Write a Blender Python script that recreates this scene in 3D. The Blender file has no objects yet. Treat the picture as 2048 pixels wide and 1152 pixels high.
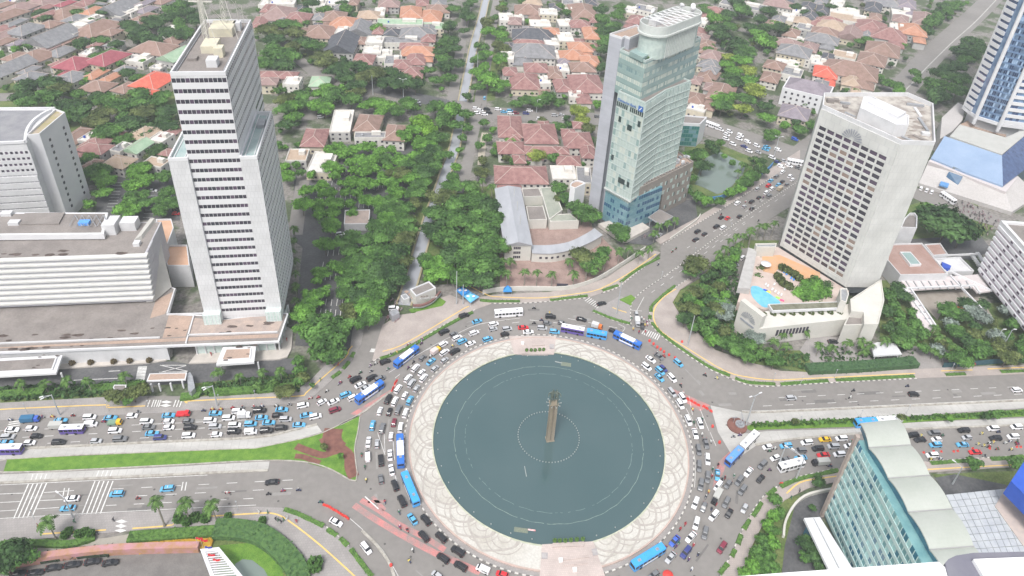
import bpy, math, random
from math import sin, cos, pi, radians, hypot, atan2
from mathutils import Vector
R = random.Random(7)
S = bpy.context.scene
COL = S.collection

# ---------------------------------------------------------------- camera
F, TH, RO, PX, PY, H = 1457.9, .5587, .0553, 1024., 362.7, 212.0
fw = Vector((0, cos(TH), -sin(TH))); rt = Vector((1, 0, 0)); up = rt.cross(fw)
R2 = rt*cos(RO) + up*sin(RO); U2 = up*cos(RO) - rt*sin(RO)
cd = bpy.data.cameras.new('camera'); cam = bpy.data.objects.new('camera', cd); COL.objects.link(cam)
from mathutils import Matrix
cam.matrix_world = Matrix.Translation((0, 0, H)) @ Matrix((R2, U2, -fw)).transposed().to_4x4()
cd.sensor_width = 36; cd.lens = F/2048*36; cd.shift_y = -(576-PY)/2048; cd.clip_start = 1; cd.clip_end = 6000
S.camera = cam
# ---------------------------------------------------------------- light
w = bpy.data.worlds.new('World'); S.world = w; w.use_nodes = True
nt = w.node_tree; nt.nodes.clear()
sky = nt.nodes.new('ShaderNodeTexSky'); sky.sky_type = 'NISHITA'; sky.sun_disc = False
SUN_EL, SUN_AZ = radians(58), radians(200)
sky.sun_elevation = SUN_EL; sky.sun_rotation = SUN_AZ; sky.dust_density = 4; sky.air_density = 1.0
hs = nt.nodes.new('ShaderNodeHueSaturation'); hs.inputs['Saturation'].default_value = .32
bg = nt.nodes.new('ShaderNodeBackground'); bg.inputs[1].default_value = .125
wo = nt.nodes.new('ShaderNodeOutputWorld')
nt.links.new(sky.outputs[0], hs.inputs['Color']); nt.links.new(hs.outputs[0], bg.inputs[0]); nt.links.new(bg.outputs[0], wo.inputs[0])
sl = bpy.data.lights.new('sun', 'SUN'); sl.energy = 1.5; sl.angle = radians(14); sl.color = (1, .975, .94)
so = bpy.data.objects.new('sun', sl); COL.objects.link(so)
so.rotation_euler = Vector((sin(SUN_AZ)*cos(SUN_EL), cos(SUN_AZ)*cos(SUN_EL), sin(SUN_EL))).to_track_quat('Z', 'Y').to_euler()
S.view_settings.view_transform = 'Standard'; S.view_settings.look = 'None'; S.view_settings.gamma = 1
S.view_settings.use_curve_mapping = False
S.view_settings.exposure = 0.87
S.cycles.max_bounces = 6; S.cycles.volume_bounces = 1; S.cycles.transparent_max_bounces = 8
S.render.use_persistent_data = False

# ---------------------------------------------------------------- helpers
def G(x, y, z=0.):
    """where the ray through photograph point (x, y) meets the level z"""
    d = fw*F + R2*(x-PX) - U2*(y-PY); t = (z-H)/d.z
    return (d.x*t, d.y*t)
def GP(pts, z=0.): return [G(x, y, z) for x, y in pts]
def PR(X, Y, Z=0.):
    v = Vector((X, Y, Z-H)); k = v.dot(fw)
    return (PX+F*v.dot(R2)/k, PY-F*v.dot(U2)/k)
def hx(s):
    def f(c): c /= 255; return c/12.92 if c <= .04045 else ((c+.055)/1.055)**2.4
    return tuple(f(int(s[i:i+2], 16)) for i in (0, 2, 4))
MATS = {}
def mat(name, col, col2=None, rough=.8, scale=1., metal=0., bump=0., detail=4., spec=.5, lo=.35, hi=.65, fine=0., trans=0., stretch=None, coat=0.):
    if name in MATS: return MATS[name]
    m = bpy.data.materials.new(name); m.use_nodes = True; n = m.node_tree; b = n.nodes['Principled BSDF']
    b.inputs['Roughness'].default_value = rough; b.inputs['Metallic'].default_value = metal
    b.inputs['Specular IOR Level'].default_value = spec; b.inputs['Coat Weight'].default_value = coat
    b.inputs['Base Color'].default_value = (*col, 1)
    if col2 or bump or fine:
        tc = n.nodes.new('ShaderNodeTexCoord'); mp = n.nodes.new('ShaderNodeMapping')
        n.links.new(tc.outputs['Object'], mp.inputs[0])
        if stretch: mp.inputs['Scale'].default_value = stretch
        nz = n.nodes.new('ShaderNodeTexNoise'); nz.inputs['Scale'].default_value = scale; nz.inputs['Detail'].default_value = detail
        nz.inputs['Roughness'].default_value = .6
        n.links.new(mp.outputs[0], nz.inputs['Vector'])
        if col2:
            rp = n.nodes.new('ShaderNodeValToRGB'); rp.color_ramp.elements[0].position = lo; rp.color_ramp.elements[1].position = hi
            rp.color_ramp.elements[0].color = (*col, 1); rp.color_ramp.elements[1].color = (*col2, 1)
            n.links.new(nz.outputs[0], rp.inputs[0]); src = rp.outputs[0]
            if fine:
                n2 = n.nodes.new('ShaderNodeTexNoise'); n2.inputs['Scale'].default_value = scale*14; n2.inputs['Detail'].default_value = 2
                n.links.new(mp.outputs[0], n2.inputs['Vector'])
                mr = n.nodes.new('ShaderNodeMapRange'); mr.inputs[1].default_value = .3; mr.inputs[2].default_value = .7
                mr.inputs[3].default_value = 1-fine; mr.inputs[4].default_value = 1+fine*.6
                n.links.new(n2.outputs[0], mr.inputs[0])
                vm = n.nodes.new('ShaderNodeVectorMath'); vm.operation = 'SCALE'
                n.links.new(src, vm.inputs[0]); n.links.new(mr.outputs[0], vm.inputs['Scale']); src = vm.outputs[0]
            n.links.new(src, b.inputs['Base Color'])
        if bump:
            bp = n.nodes.new('ShaderNodeBump'); bp.inputs['Strength'].default_value = bump; bp.inputs['Distance'].default_value = .3
            n.links.new(nz.outputs[0], bp.inputs['Height']); n.links.new(bp.outputs[0], b.inputs['Normal'])
    MATS[name] = m
    return m
def pavers(name, col, col2, mortar, size=1., rough=.85, row=.5, vert=False):
    """rectangular paving seen as joints and tone changes"""
    if name in MATS: return MATS[name]
    m = bpy.data.materials.new(name); m.use_nodes = True; n = m.node_tree; b = n.nodes['Principled BSDF']; b.inputs['Roughness'].default_value = rough
    tc = n.nodes.new('ShaderNodeTexCoord'); mp = n.nodes.new('ShaderNodeMapping'); mp.inputs['Rotation'].default_value = (0, 0, -SA)
    n.links.new(tc.outputs['Object'], mp.inputs[0])
    br = n.nodes.new('ShaderNodeTexBrick'); br.inputs['Scale'].default_value = 1/size; br.inputs['Mortar Size'].default_value = .03
    br.inputs['Row Height'].default_value = row
    br.inputs['Color1'].default_value = (*col, 1); br.inputs['Color2'].default_value = (*col2, 1); br.inputs['Mortar'].default_value = (*mortar, 1)
    vec = mp.outputs[0]
    if vert:
        sx = n.nodes.new('ShaderNodeSeparateXYZ'); ad = n.nodes.new('ShaderNodeMath'); ad.operation = 'ADD'; cx = n.nodes.new('ShaderNodeCombineXYZ')
        n.links.new(vec, sx.inputs[0]); n.links.new(sx.outputs[0], ad.inputs[0]); n.links.new(sx.outputs[1], ad.inputs[1]); n.links.new(ad.outputs[0], cx.inputs[0]); n.links.new(sx.outputs[2], cx.inputs[1]); vec = cx.outputs[0]
    n.links.new(vec, br.inputs['Vector'])
    nz = n.nodes.new('ShaderNodeTexNoise'); nz.inputs['Scale'].default_value = .15; nz.inputs['Detail'].default_value = 5
    n.links.new(tc.outputs['Object'], nz.inputs['Vector'])
    mr = n.nodes.new('ShaderNodeMapRange'); mr.inputs[1].default_value = .3; mr.inputs[2].default_value = .7; mr.inputs[3].default_value = .88 if vert else .82; mr.inputs[4].default_value = 1.06
    n.links.new(nz.outputs[0], mr.inputs[0])
    vm = n.nodes.new('ShaderNodeVectorMath'); vm.operation = 'SCALE'
    n.links.new(br.outputs[0], vm.inputs[0]); n.links.new(mr.outputs[0], vm.inputs['Scale']); n.links.new(vm.outputs[0], b.inputs['Base Color'])
    MATS[name] = m
    return m
SA = radians(7.3)                       # direction of the boulevard
class MB:
    """collects faces; build() links them as one mesh object"""
    def __init__(s): s.v = []; s.f = []
    def poly(s, pts):
        i = len(s.v); s.v += [tuple(p) for p in pts]; s.f.append(tuple(range(i, i+len(pts)))); return s
    def prism(s, pts, z0, z1, bottom=False):
        a = sum(pts[k-1][0]*pts[k][1]-pts[k][0]*pts[k-1][1] for k in range(len(pts)))
        if a < 0: pts = pts[::-1]
        i = len(s.v); n = len(pts)
        s.v += [(p[0], p[1], z0) for p in pts]+[(p[0], p[1], z1) for p in pts]
        s.f.append(tuple(range(i+n, i+2*n)))
        if bottom: s.f.append(tuple(range(i+n-1, i-1, -1)))
        for k in range(n): j = (k+1) % n; s.f.append((i+k, i+j, i+n+j, i+n+k))
        return s
    def box(s, c, d, rz=0., z0=None, taper=1.):
        """c centre (x, y) or (x, y, z0), d sizes, standing on z0"""
        z = c[2] if z0 is None else z0; hx_, hy_ = d[0]/2, d[1]/2; ca, sa = cos(rz), sin(rz); i = len(s.v)
        for zz, t in ((z, 1.), (z+d[2], taper)):
            for a, b in ((-1, -1), (1, -1), (1, 1), (-1, 1)):
                x, y = a*hx_*t, b*hy_*t; s.v.append((c[0]+x*ca-y*sa, c[1]+x*sa+y*ca, zz))
        s.f += [(i+3, i+2, i+1, i), (i+4, i+5, i+6, i+7)]+[(i+k, i+(k+1) % 4, i+4+(k+1) % 4, i+4+k) for k in range(4)]
        return s
    def tube(s, a, b, r0, r1=None, n=6, cap=True):
        r1 = r0 if r1 is None else r1; a = Vector(a); b = Vector(b); d = (b-a).normalized()
        u = d.cross(Vector((0, 0, 1)) if abs(d.z) < .95 else Vector((1, 0, 0))).normalized(); v = d.cross(u); i = len(s.v)
        for p, r in ((a, r0), (b, r1)):
            for k in range(n): t = 2*pi*k/n; s.v.append(tuple(p+u*cos(t)*r+v*sin(t)*r))
        for k in range(n): j = (k+1) % n; s.f.append((i+k, i+j, i+n+j, i+n+k))
        if cap: s.f += [tuple(range(i+n-1, i-1, -1)), tuple(range(i+n, i+2*n))]
        return s
    def lathe(s, c, prof, n=12):
        i = len(s.v)
        for r, z in prof:
            for k in range(n): t = 2*pi*k/n; s.v.append((c[0]+r*cos(t), c[1]+r*sin(t), c[2]+z))
        for m in range(len(prof)-1):
            for k in range(n): j = (k+1) % n; s.f.append((i+m*n+k, i+m*n+j, i+(m+1)*n+j, i+(m+1)*n+k))
        s.f.append(tuple(i+(len(prof)-1)*n+k for k in range(n)))
        return s
    def mesh(s, name, m, smooth=False):
        me = bpy.data.meshes.new(name); me.from_pydata(s.v, [], s.f)
        if m: me.materials.append(m)
        if smooth: me.polygons.foreach_set('use_smooth', [True]*len(me.polygons))
        return me
    def build(s, name, m, parent=None, smooth=False):
        o = bpy.data.objects.new(name, s.mesh(name, m, smooth)); COL.objects.link(o); o.parent = parent
        return o
def tag(o, label, cat, group=None):
    o['label'] = label; o['category'] = cat
    if group: o['group'] = group
    return o
def thing(name, label, cat, loc=(0, 0, 0), rz=0., group=None):
    o = bpy.data.objects.new(name, None); COL.objects.link(o); o.location = loc; o.rotation_euler = (0, 0, rz); o.empty_display_size = .5
    return tag(o, label, cat, group)
def inst(name, me, parent, loc=(0, 0, 0), rz=0., sc=None):
    o = bpy.data.objects.new(name, me); COL.objects.link(o); o.parent = parent; o.location = loc
    if rz: o.rotation_euler = (0, 0, rz)
    if sc: o.scale = sc
    return o
def dup(root, loc, rz=0., sc=None, label=None, group=None):
    r = root.copy(); COL.objects.link(r); r.location = loc; r.rotation_euler = (0, 0, rz)
    if sc: r.scale = sc
    if label: r['label'] = label
    if group: r['group'] = group
    for ch in list(root.children):
        c = ch.copy(); COL.objects.link(c); c.parent = r
        for g in ch.children: d = g.copy(); COL.objects.link(d); d.parent = c
    return r
def struct(o, kind='structure'): o['kind'] = kind; return o
def catmull(pts, n=6, closed=False):
    out = []; N = len(pts)
    for i in range(N if closed else N-1):
        p = [pts[(i+k) % N] if closed else pts[min(max(i+k, 0), N-1)] for k in (-1, 0, 1, 2)]
        for j in range(n):
            t = j/n
            out.append(tuple(.5*((2*p[1][a])+(-p[0][a]+p[2][a])*t+(2*p[0][a]-5*p[1][a]+4*p[2][a]-p[3][a])*t*t+(-p[0][a]+3*p[1][a]-3*p[2][a]+p[3][a])*t**3) for a in (0, 1)))
    if not closed: out.append(tuple(pts[-1]))
    return out
def offs(pts, d):
    out = []
    for i, p in enumerate(pts):
        a = pts[max(i-1, 0)]; b = pts[min(i+1, len(pts)-1)]; l = hypot(b[0]-a[0], b[1]-a[1]) or 1
        out.append((p[0]-(b[1]-a[1])/l*d, p[1]+(b[0]-a[0])/l*d))
    return out
def strip(mb, pts, wd, z0, z1):
    a = offs(pts, wd/2); b = offs(pts, -wd/2)
    for k in range(len(pts)-1): mb.prism([a[k], a[k+1], b[k+1], b[k]], z0, z1)
    return mb
def flat(mb, pts, wd, z):
    a = offs(pts, wd/2); b = offs(pts, -wd/2)
    for k in range(len(pts)-1): mb.poly([(*b[k], z), (*b[k+1], z), (*a[k+1], z), (*a[k], z)])
    return mb
def sample(pts, step, off=0.):
    """points and headings every step metres along a polyline"""
    out = []; d = off
    for a, b in zip(pts[:-1], pts[1:]):
        l = hypot(b[0]-a[0], b[1]-a[1]); t = atan2(b[1]-a[1], b[0]-a[0])
        while d <= l:
            out.append((a[0]+(b[0]-a[0])*d/l, a[1]+(b[1]-a[1])*d/l, t)); d += step
        d -= l
    return out
def inside(p, poly):
    c = False
    for i in range(len(poly)):
        a, b = poly[i-1], poly[i]
        if (a[1] > p[1]) != (b[1] > p[1]) and p[0] < (b[0]-a[0])*(p[1]-a[1])/(b[1]-a[1])+a[0]: c = not c
    return c
ORD = 'first second third fourth fifth sixth seventh eighth ninth tenth eleventh twelfth thirteenth fourteenth fifteenth sixteenth seventeenth eighteenth nineteenth twentieth'.split()
def nth(i, n, side='left'):
    """i of n counted from the left"""
    if n == 1: return 'only one'
    if i == 0: return f'{side}most'
    if i == n-1: return {'left': 'rightmost', 'near': 'farthest', 'far': 'nearest'}[side]
    return ORD[i]+f' from {side}' if i < 20 else f'number {i+1} from {side}'
# ---------------------------------------------------------------- materials
asphalt = mat('asphalt', (.188, .176, .166), (.228, .214, .202), .9, .035, fine=.07, detail=9, lo=.3, hi=.7)
asphalt_dark = mat('asphalt_dark', (.07, .07, .075), (.12, .12, .122), .85, .08, fine=.2)
concrete = mat('road_concrete', (.36, .35, .335), (.46, .45, .43), .85, .06, fine=.08, stretch=(1, 3, 1))
paint_white = mat('road_paint', (.72, .72, .7), (.5, .49, .48), .7, 1.2)
paint_yellow = mat('yellow_paint', (.75, .5, .12), (.6, .42, .16), .7, .8)
paint_red = mat('red_busway_paint', (.5, .2, .19), (.3, .21, .2), .8, .25, lo=.38, hi=.6, fine=.2)
paving = pavers('grey_paving', (.31, .29, .28), (.28, .262, .255), (.25, .235, .225), 1.6)
paving_pink = pavers('pink_paving', (.4, .345, .315), (.36, .315, .295), (.3, .27, .255), 1.2)
kerb_m = mat('kerb_stone', (.42, .4, .36), (.25, .23, .2), .8, .6)
grass = mat('lawn', (.075, .175, .02), (.14, .26, .035), .95, .35, fine=.35, bump=.4)
hedge_m = mat('hedge_leaves', (.045, .11, .02), (.11, .22, .04), .9, 1.2, fine=.4, bump=.8)
soil = mat('soil', (.13, .055, .045), (.2, .09, .07), .95, .5)
dirt = mat('bare_ground', (.17, .12, .1), (.27, .2, .17), .95, .12, fine=.2)
white_paint = mat('white_render', (.6, .6, .61), (.5, .5, .51), .7, .15, fine=.04)
white_clean = mat('white_cladding', (.64, .64, .65), (.58, .58, .6), .55, .1)
dark_glass = mat('dark_window_glass', (.03, .032, .045), (.07, .065, .08), .12, .25, spec=.6, lo=.45, hi=.6)
grey_metal = mat('galvanised_metal', (.42, .43, .45), (.3, .31, .33), .45, 1., metal=.4)
# ---------------------------------------------------------------- the setting
FC = (17.85, 170.7)                       # centre of the roundabout
ground = struct(MB().poly([(-1500, -200, -.25), (1500, -200, -.25), (1500, 3000, -.25), (-1500, 3000, -.25)]).build('ground', mat('ground_earth', (.075, .1, .05), (.21, .195, .18), .95, .055, detail=9, fine=.35, lo=.46, hi=.54)))
def sheet(name, px, z, m, smooth=0, world=False):
    p = px if world else GP(px)
    if smooth: p = catmull(p, smooth, True)
    return struct(MB().prism(p, -.24, z).build(name, m))
FC0 = FC
# kerb lines in the photograph's order
NK_W = [(-60, 848), (0, 841), (325, 826), (512, 813), (582, 808), (622, 797), (662, 762), (687, 738), (709, 714), (722, 690), (729, 655), (741, 600), (762, 520)]
road_poly = GP([(-120, 852), (0, 841), (325, 826), (512, 813), (582, 808), (622, 797), (662, 762), (687, 738), (709, 714), (722, 690), (729, 655), (736, 634), (773, 632), (752, 693), (744, 723), (799, 701), (837, 681), (887, 651), (949, 620), (985, 607), (1060, 606), (1174, 596), (1204, 586), (1236, 575), (1274, 545), (1321, 512), (1321, 490), (1386, 453), (1449, 415), (1536, 360), (1600, 318), (1650, 340), (1640, 380), (1560, 425), (1470, 490), (1384, 553), (1349, 576), (1324, 596), (1301, 616), (1299, 643), (1319, 668), (1369, 706), (1424, 741), (1489, 768), (1536, 773), (1656, 766), (1833, 757), (2048, 748), (2300, 738),
                (2300, 898), (2048, 911), (1856, 923), (1700, 934), (1640, 944), (1586, 958), (1536, 985), (1514, 1009), (1489, 1051), (1459, 1116), (1439, 1151), (1400, 1240), (840, 1240), (750, 1175), (744, 1151), (699, 1094), (649, 1051), (600, 1027), (567, 1016), (512, 1014), (225, 1026), (0, 1039), (-120, 1046)])
struct(MB().prism(road_poly, -.24, 0).build('road', asphalt))
# ---- lawns and far ground covers
def lawnp(px, z=.02, m=grass, name='grass'): return struct(MB().prism(GP(px), -.24, z).build(name, m), 'stuff')
# ---- concrete bus lanes, apron
CL = [[(-120, 925), (0, 919), (55, 915), (512, 895), (600, 877), (644, 864), (634, 849), (580, 861), (512, 874), (300, 884), (50, 896), (-120, 904)],
      [(-120, 955), (0, 949), (300, 936), (512, 924), (539, 923), (536, 941), (512, 941), (400, 946), (0, 965), (-120, 971)],
      [(1421, 811), (1484, 824), (1536, 824), (1786, 813), (2048, 801), (2300, 789), (2300, 803), (2048, 816), (1800, 833), (1536, 845), (1500, 846), (1475, 835), (1450, 850), (1480, 868), (1536, 862), (1711, 857), (1800, 846), (2048, 836), (2300, 824), (2300, 838), (2048, 849), (1811, 858), (1711, 868), (1600, 876), (1536, 886), (1511, 892), (1484, 911), (1461, 906), (1436, 864)]]
for k, c in enumerate(CL): struct(MB().poly([(*p, .02) for p in GP(c)]).build('bus_lane', concrete))
# bus lane kerbs
for ln in ([(-120, 905), (50, 897), (300, 885), (512, 875), (580, 862), (634, 849)], [(-120, 972), (0, 966), (400, 947), (512, 942), (536, 941)],
           [(1484, 824), (1536, 824), (1786, 813), (2048, 801), (2300, 789)], [(1511, 890), (1536, 886), (1600, 877), (1711, 868), (1811, 859), (2048, 850), (2300, 838)],
           [(784, 783), (760, 800), (717, 831), (680, 850)], [(724, 1062), (745, 1082), (768, 1110), (782, 1134), (790, 1160)]):
    struct(strip(MB(), catmull(GP(ln), 3), .8, 0, .3).build('kerb', kerb_m))
# ---- pavements (raised)
pav = []
def pave(px, m=paving, z=.13, sm=False):
    z += len(pav)*.004; o = struct(MB().prism(GP(px), -.24, z).build('pavement', m)); pav.append(o); return o
pave([(-120, 822), (0, 812), (0, 806), (200, 795), (310, 792), (325, 806), (325, 826), (0, 841), (-120, 850)])
pave([(325, 806), (380, 795), (512, 787), (590, 782), (620, 762), (660, 720), (700, 700), (705, 660), (710, 640), (729, 640), (729, 655), (722, 690), (709, 714), (687, 738), (662, 762), (622, 797), (582, 808), (512, 813), (325, 826)])
plaza = pave([(744, 723), (752, 693), (765, 650), (800, 630), (830, 626), (870, 600), (900, 590), (925, 600), (952, 596), (985, 590), (1100, 584), (1170, 572), (1215, 555), (1250, 530), (1300, 500), (1321, 505), (1274, 545), (1236, 575), (1204, 586), (1174, 596), (1060, 606), (985, 607), (949, 620), (887, 651), (837, 681), (799, 701)], paving_pink)
pave([(1321, 488), (1310, 480), (1386, 440), (1449, 402), (1530, 345), (1600, 300), (1600, 318), (1536, 360), (1449, 415), (1386, 453)], paving_pink)
pave([(1384, 553), (1349, 576), (1324, 596), (1301, 616), (1299, 643), (1319, 668), (1369, 706), (1424, 741), (1489, 768), (1536, 773), (1656, 766), (1833, 757), (2048, 748), (2300, 738), (2300, 716), (2048, 730), (1850, 738), (1700, 744), (1620, 745), (1560, 742), (1500, 725), (1430, 700), (1390, 660), (1360, 630), (1345, 605), (1360, 580), (1395, 556)], paving_pink)
island = pave([(1184, 623), (1215, 606), (1241, 592), (1262, 602), (1261, 625), (1261, 650), (1225, 640)], paving)
pave([(512, 1014), (567, 1016), (600, 1027), (649, 1051), (699, 1094), (744, 1151), (750, 1175), (640, 1190), (600, 1125), (560, 1080), (500, 1048), (430, 1050), (330, 1056), (0, 1085), (-120, 1092), (-120, 1046), (0, 1039), (225, 1026)], paving)
pave([(1439, 1151), (1459, 1116), (1489, 1051), (1514, 1009), (1536, 985), (1586, 958), (1640, 944), (1700, 934), (1856, 923), (2048, 911), (2300, 898), (2300, 925), (2048, 932), (1856, 945), (1700, 958), (1620, 975), (1570, 1000), (1530, 1040), (1500, 1100), (1480, 1160), (1470, 1240), (1400, 1240)], paving_pink)
# kerbs black and white
def kerbline(px, wd=.35, sm=3):
    pts = catmull(GP(px), sm); k1 = MB(); k2 = MB()
    for i, (x, y, t) in enumerate(sample(pts, 1.1)): (k1 if i % 2 else k2).box((x, y), (1.1, wd, .22), t, z0=-.02)
    a = struct(k1.build('kerb', mat('kerb_white', (.62, .6, .56), (.45, .43, .4), .8, .8))); b = struct(k2.build('kerb', mat('kerb_dark', (.1, .1, .1), (.22, .2, .19), .8, .8)))
for ln in ([(744, 723), (799, 701), (837, 681), (887, 651), (949, 620)], [(985, 607), (1060, 606), (1174, 596)], [(1204, 586), (1236, 575), (1274, 545), (1318, 514)],
           [(1324, 490), (1386, 453), (1449, 415), (1536, 360), (1598, 318)], [(1261, 650), (1225, 640), (1184, 623)], [(1301, 616), (1299, 643), (1319, 668), (1369, 706), (1424, 741), (1489, 768), (1536, 773), (1656, 766), (1833, 757)],
           [(1384, 553), (1349, 576), (1324, 596), (1301, 616)], [(1439, 1151), (1459, 1116), (1489, 1051), (1514, 1009), (1536, 985), (1586, 958), (1640, 944), (1676, 937)], [(1856, 923), (2048, 911)],
           [(567, 1016), (600, 1027), (649, 1051), (699, 1094), (744, 1151)], [(1262, 651), (1261, 625), (1266, 601), (1294, 576), (1340, 545), (1399, 500), (1470, 448), (1536, 403), (1600, 360)]): kerbline(ln)
# ---- green verges, hedges
def leafy(mb, pts, wd, h, n, s0, s1, q):
    """scatter leaf sized faces over the top and sides of a hedge"""
    for k in range(n):
        i = q.randrange(len(pts)-1); t = q.random(); a, b = pts[i], pts[i+1]; l = hypot(b[0]-a[0], b[1]-a[1]) or 1; o_ = q.uniform(-1, 1)*wd/2*1.06; z = h*q.uniform(.85, 1.12) if abs(o_) < wd*.42 else h*q.uniform(.1, 1.05)
        c = Vector((a[0]+(b[0]-a[0])*t-(b[1]-a[1])/l*o_, a[1]+(b[1]-a[1])*t+(b[0]-a[0])/l*o_, z)); u = Vector((q.uniform(-1, 1), q.uniform(-1, 1), q.uniform(.1, 1.3))).normalized(); v = u.orthogonal().normalized(); w_ = u.cross(v); s = q.uniform(s0, s1); mb.poly([c+v*s, c+w_*s*.8, c-v*s, c-w_*s*.8])
def plen(pts): return sum(hypot(b[0]-a[0], b[1]-a[1]) for a, b in zip(pts[:-1], pts[1:]))
def verge(px, wd=1.6, h=.55, name='verge'):
    pts = catmull(GP(px), 4); mb = MB()
    L = offs(pts, wd/2); Rr = offs(pts, -wd/2)
    n = len(pts)
    i0 = len(mb.v)
    for i in range(n):
        w_ = R.uniform(.8, 1.1)
        for (p, q, z) in ((L, 1, .1), (L, .75, h), (Rr, .75, h), (Rr, 1, .1)):
            mb.v.append((pts[i][0]+(p[i][0]-pts[i][0])*q*w_, pts[i][1]+(p[i][1]-pts[i][1])*q*w_, z if z == .1 else z*R.uniform(.75, 1.15)))
    for i in range(n-1):
        for k in range(3): a = i0+i*4+k; mb.f.append((a, a+4, a+5, a+1))
    leafy(mb, pts, wd, h, int(plen(pts)*wd*5), .12, .28, R)
    return struct(mb.build(name, hedge_m), 'stuff')
for ln in ([(1186, 622), (1225, 638), (1260, 648)], [(1304, 646), (1323, 668), (1369, 702), (1420, 735), (1460, 752)], [(1470, 757), (1495, 765), (1536, 768), (1550, 769)], [(1560, 769), (1656, 762)], [(1670, 761), (1828, 753)], [(1890, 750), (1930, 748)], [(2000, 744), (2100, 740)],
           [(1302, 625), (1304, 612), (1325, 592), (1350, 572)], [(1300, 640), (1300, 632)], [(960, 601), (985, 603), (1040, 603)], [(1100, 601), (1175, 592)], [(1204, 582), (1236, 571)], [(1240, 566), (1274, 540), (1318, 516)],
           [(663, 757), (681, 744)], [(686, 739), (698, 724)], [(702, 716), (708, 705)], [(569, 1019), (600, 1030), (648, 1053)], [(655, 1059), (674, 1072)], [(681, 1077), (696, 1092)], [(702, 1099), (744, 1154)],
           [(1438, 1149), (1447, 1138), (1455, 1128)], [(1463, 1115), (1470, 1100)], [(1475, 1090), (1482, 1070)], [(1487, 1060), (1499, 1040)], [(1505, 1034), (1523, 1006)], [(1534, 992), (1551, 978)], [(1560, 974), (1600, 958), (1676, 941)], [(1860, 927), (1950, 921)], [(1980, 919), (2048, 914)],
           [(760, 718), (800, 704), (850, 677), (900, 648), (945, 625)]): verge(ln)
# grass medians
med = lawnp([(7, 945), (15, 919), (55, 917), (512, 897), (600, 879), (646, 866), (697, 842), (720, 832), (716, 860), (708, 901), (713, 963), (662, 939), (607, 924), (539, 920), (512, 922), (300, 933)], .22, grass)
for ln in ([(512, 897), (15, 919), (7, 945), (300, 933), (512, 922), (607, 924), (662, 939), (712, 962), (709, 901), (716, 862), (720, 833)], [(646, 866), (697, 842), (718, 832)], [(512, 897), (600, 879), (646, 866)]):
    struct(strip(MB(), catmull(GP(ln), 3), .35, -.02, .3).build('kerb', kerb_m))
lawnp([(1536, 847), (1640, 841), (1800, 835), (1900, 829), (2048, 819), (2300, 806), (2300, 820), (2048, 833), (1850, 843), (1700, 854), (1536, 859), (1500, 861), (1490, 855), (1505, 848)], .2, grass)
lawnp([(1238, 600), (1262, 590), (1271, 597), (1264, 605), (1262, 612)], .24, grass)
lawnp([(818, 620), (880, 596), (892, 604), (885, 612), (824, 626)], .25, grass)
# red soil pattern of the flower bed
for k_, (px, wd) in enumerate((([(592, 893), (615, 902), (645, 911), (665, 905), (685, 900)], 2.6), ([(590, 913), (608, 915), (640, 927)], 2.), ([(668, 858), (664, 875), (668, 890), (678, 900)], 6.5), ([(678, 895), (698, 912), (700, 935), (708, 955)], 3.6), ([(640, 884), (652, 880), (656, 890), (645, 896)], 2.))):
    mb = MB(); flat(mb, catmull(GP(px), 4), wd, .235+.004*k_); struct(mb.build('flower_bed_soil', soil))
# ---- yellow guide lines on the pavements
yl = MB()
for ln in ([(-60, 822), (0, 819), (60, 816), (210, 810), (214, 815), (290, 812)], [(375, 806), (380, 802), (512, 796), (600, 792), (612, 786), (640, 760), (690, 716), (698, 700), (705, 692)], [(765, 703), (800, 692), (850, 664), (900, 634), (930, 616), (938, 613)],
           [(935, 570), (975, 590), (1000, 594), (1080, 596), (1150, 588), (1200, 578), (1260, 545), (1312, 508)], [(1352, 578), (1330, 592), (1310, 615), (1308, 640), (1325, 665), (1380, 700), (1450, 742), (1500, 755), (1550, 760), (1600, 758), (1830, 747)], [(1882, 742), (1945, 740)], [(1975, 738), (2200, 728)],
           [(85, 1068), (212, 1060)], [(265, 1057), (345, 1050), (350, 1036), (430, 1032), (512, 1027), (545, 1027), (575, 1040), (640, 1090), (712, 1155)], [(1573, 987), (1600, 965), (1640, 957), (1700, 950), (1856, 939), (2100, 926)], [(1225, 615), (1237, 620), (1253, 625)]):
    flat(yl, catmull(GP(ln, .13), 3), .45, .19)
struct(yl.build('yellow_line', paint_yellow))
# ---- white road markings
wl = MB()
def dash(a, b, n, on=.5, wd=.18, z=.006):
    (x0, y0), (x1, y1) = G(*a), G(*b)
    for k in range(n):
        t0, t1 = k/n, (k+on)/n
        flat(wl, [(x0+(x1-x0)*t0, y0+(y1-y0)*t0), (x0+(x1-x0)*t1, y0+(y1-y0)*t1)], wd, z)
def line(ln, wd=.16, z=.006, sm=3): flat(wl, catmull(GP(ln), sm), wd, z)
dash((1557, 795), (2048+40, 771), 14, .4); dash((1526, 812), (2048+60, 785), 14, .4)
line([(1484, 821), (1536, 821), (1786, 810), (2048, 798), (2200, 791)])
for a, b, n in (((0, 862), (600, 835), 14), ((0, 877), (560, 848), 13), ((0, 892), (460, 866), 10)): dash(a, b, n, .4)
line([(0, 839), (240, 829), (325, 824)]); line([(325, 824), (512, 811)])
line([(0, 970), (415, 950)]); line([(0, 1037), (225, 1024), (512, 1010)])
for (a, b) in (((0, 988), (48, 986)), ((88, 985), (148, 981)), ((0, 1005), (40, 1003)), ((80, 1001), (125, 999)), ((0, 1022), (32, 1020)), ((70, 1018), (118, 1015))): dash(a, b, 1, 1.)
dash((225, 978), (620, 958), 7, .38); dash((272, 992), (620, 975), 6, .38); dash((212, 1011), (540, 995), 6, .38)
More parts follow.
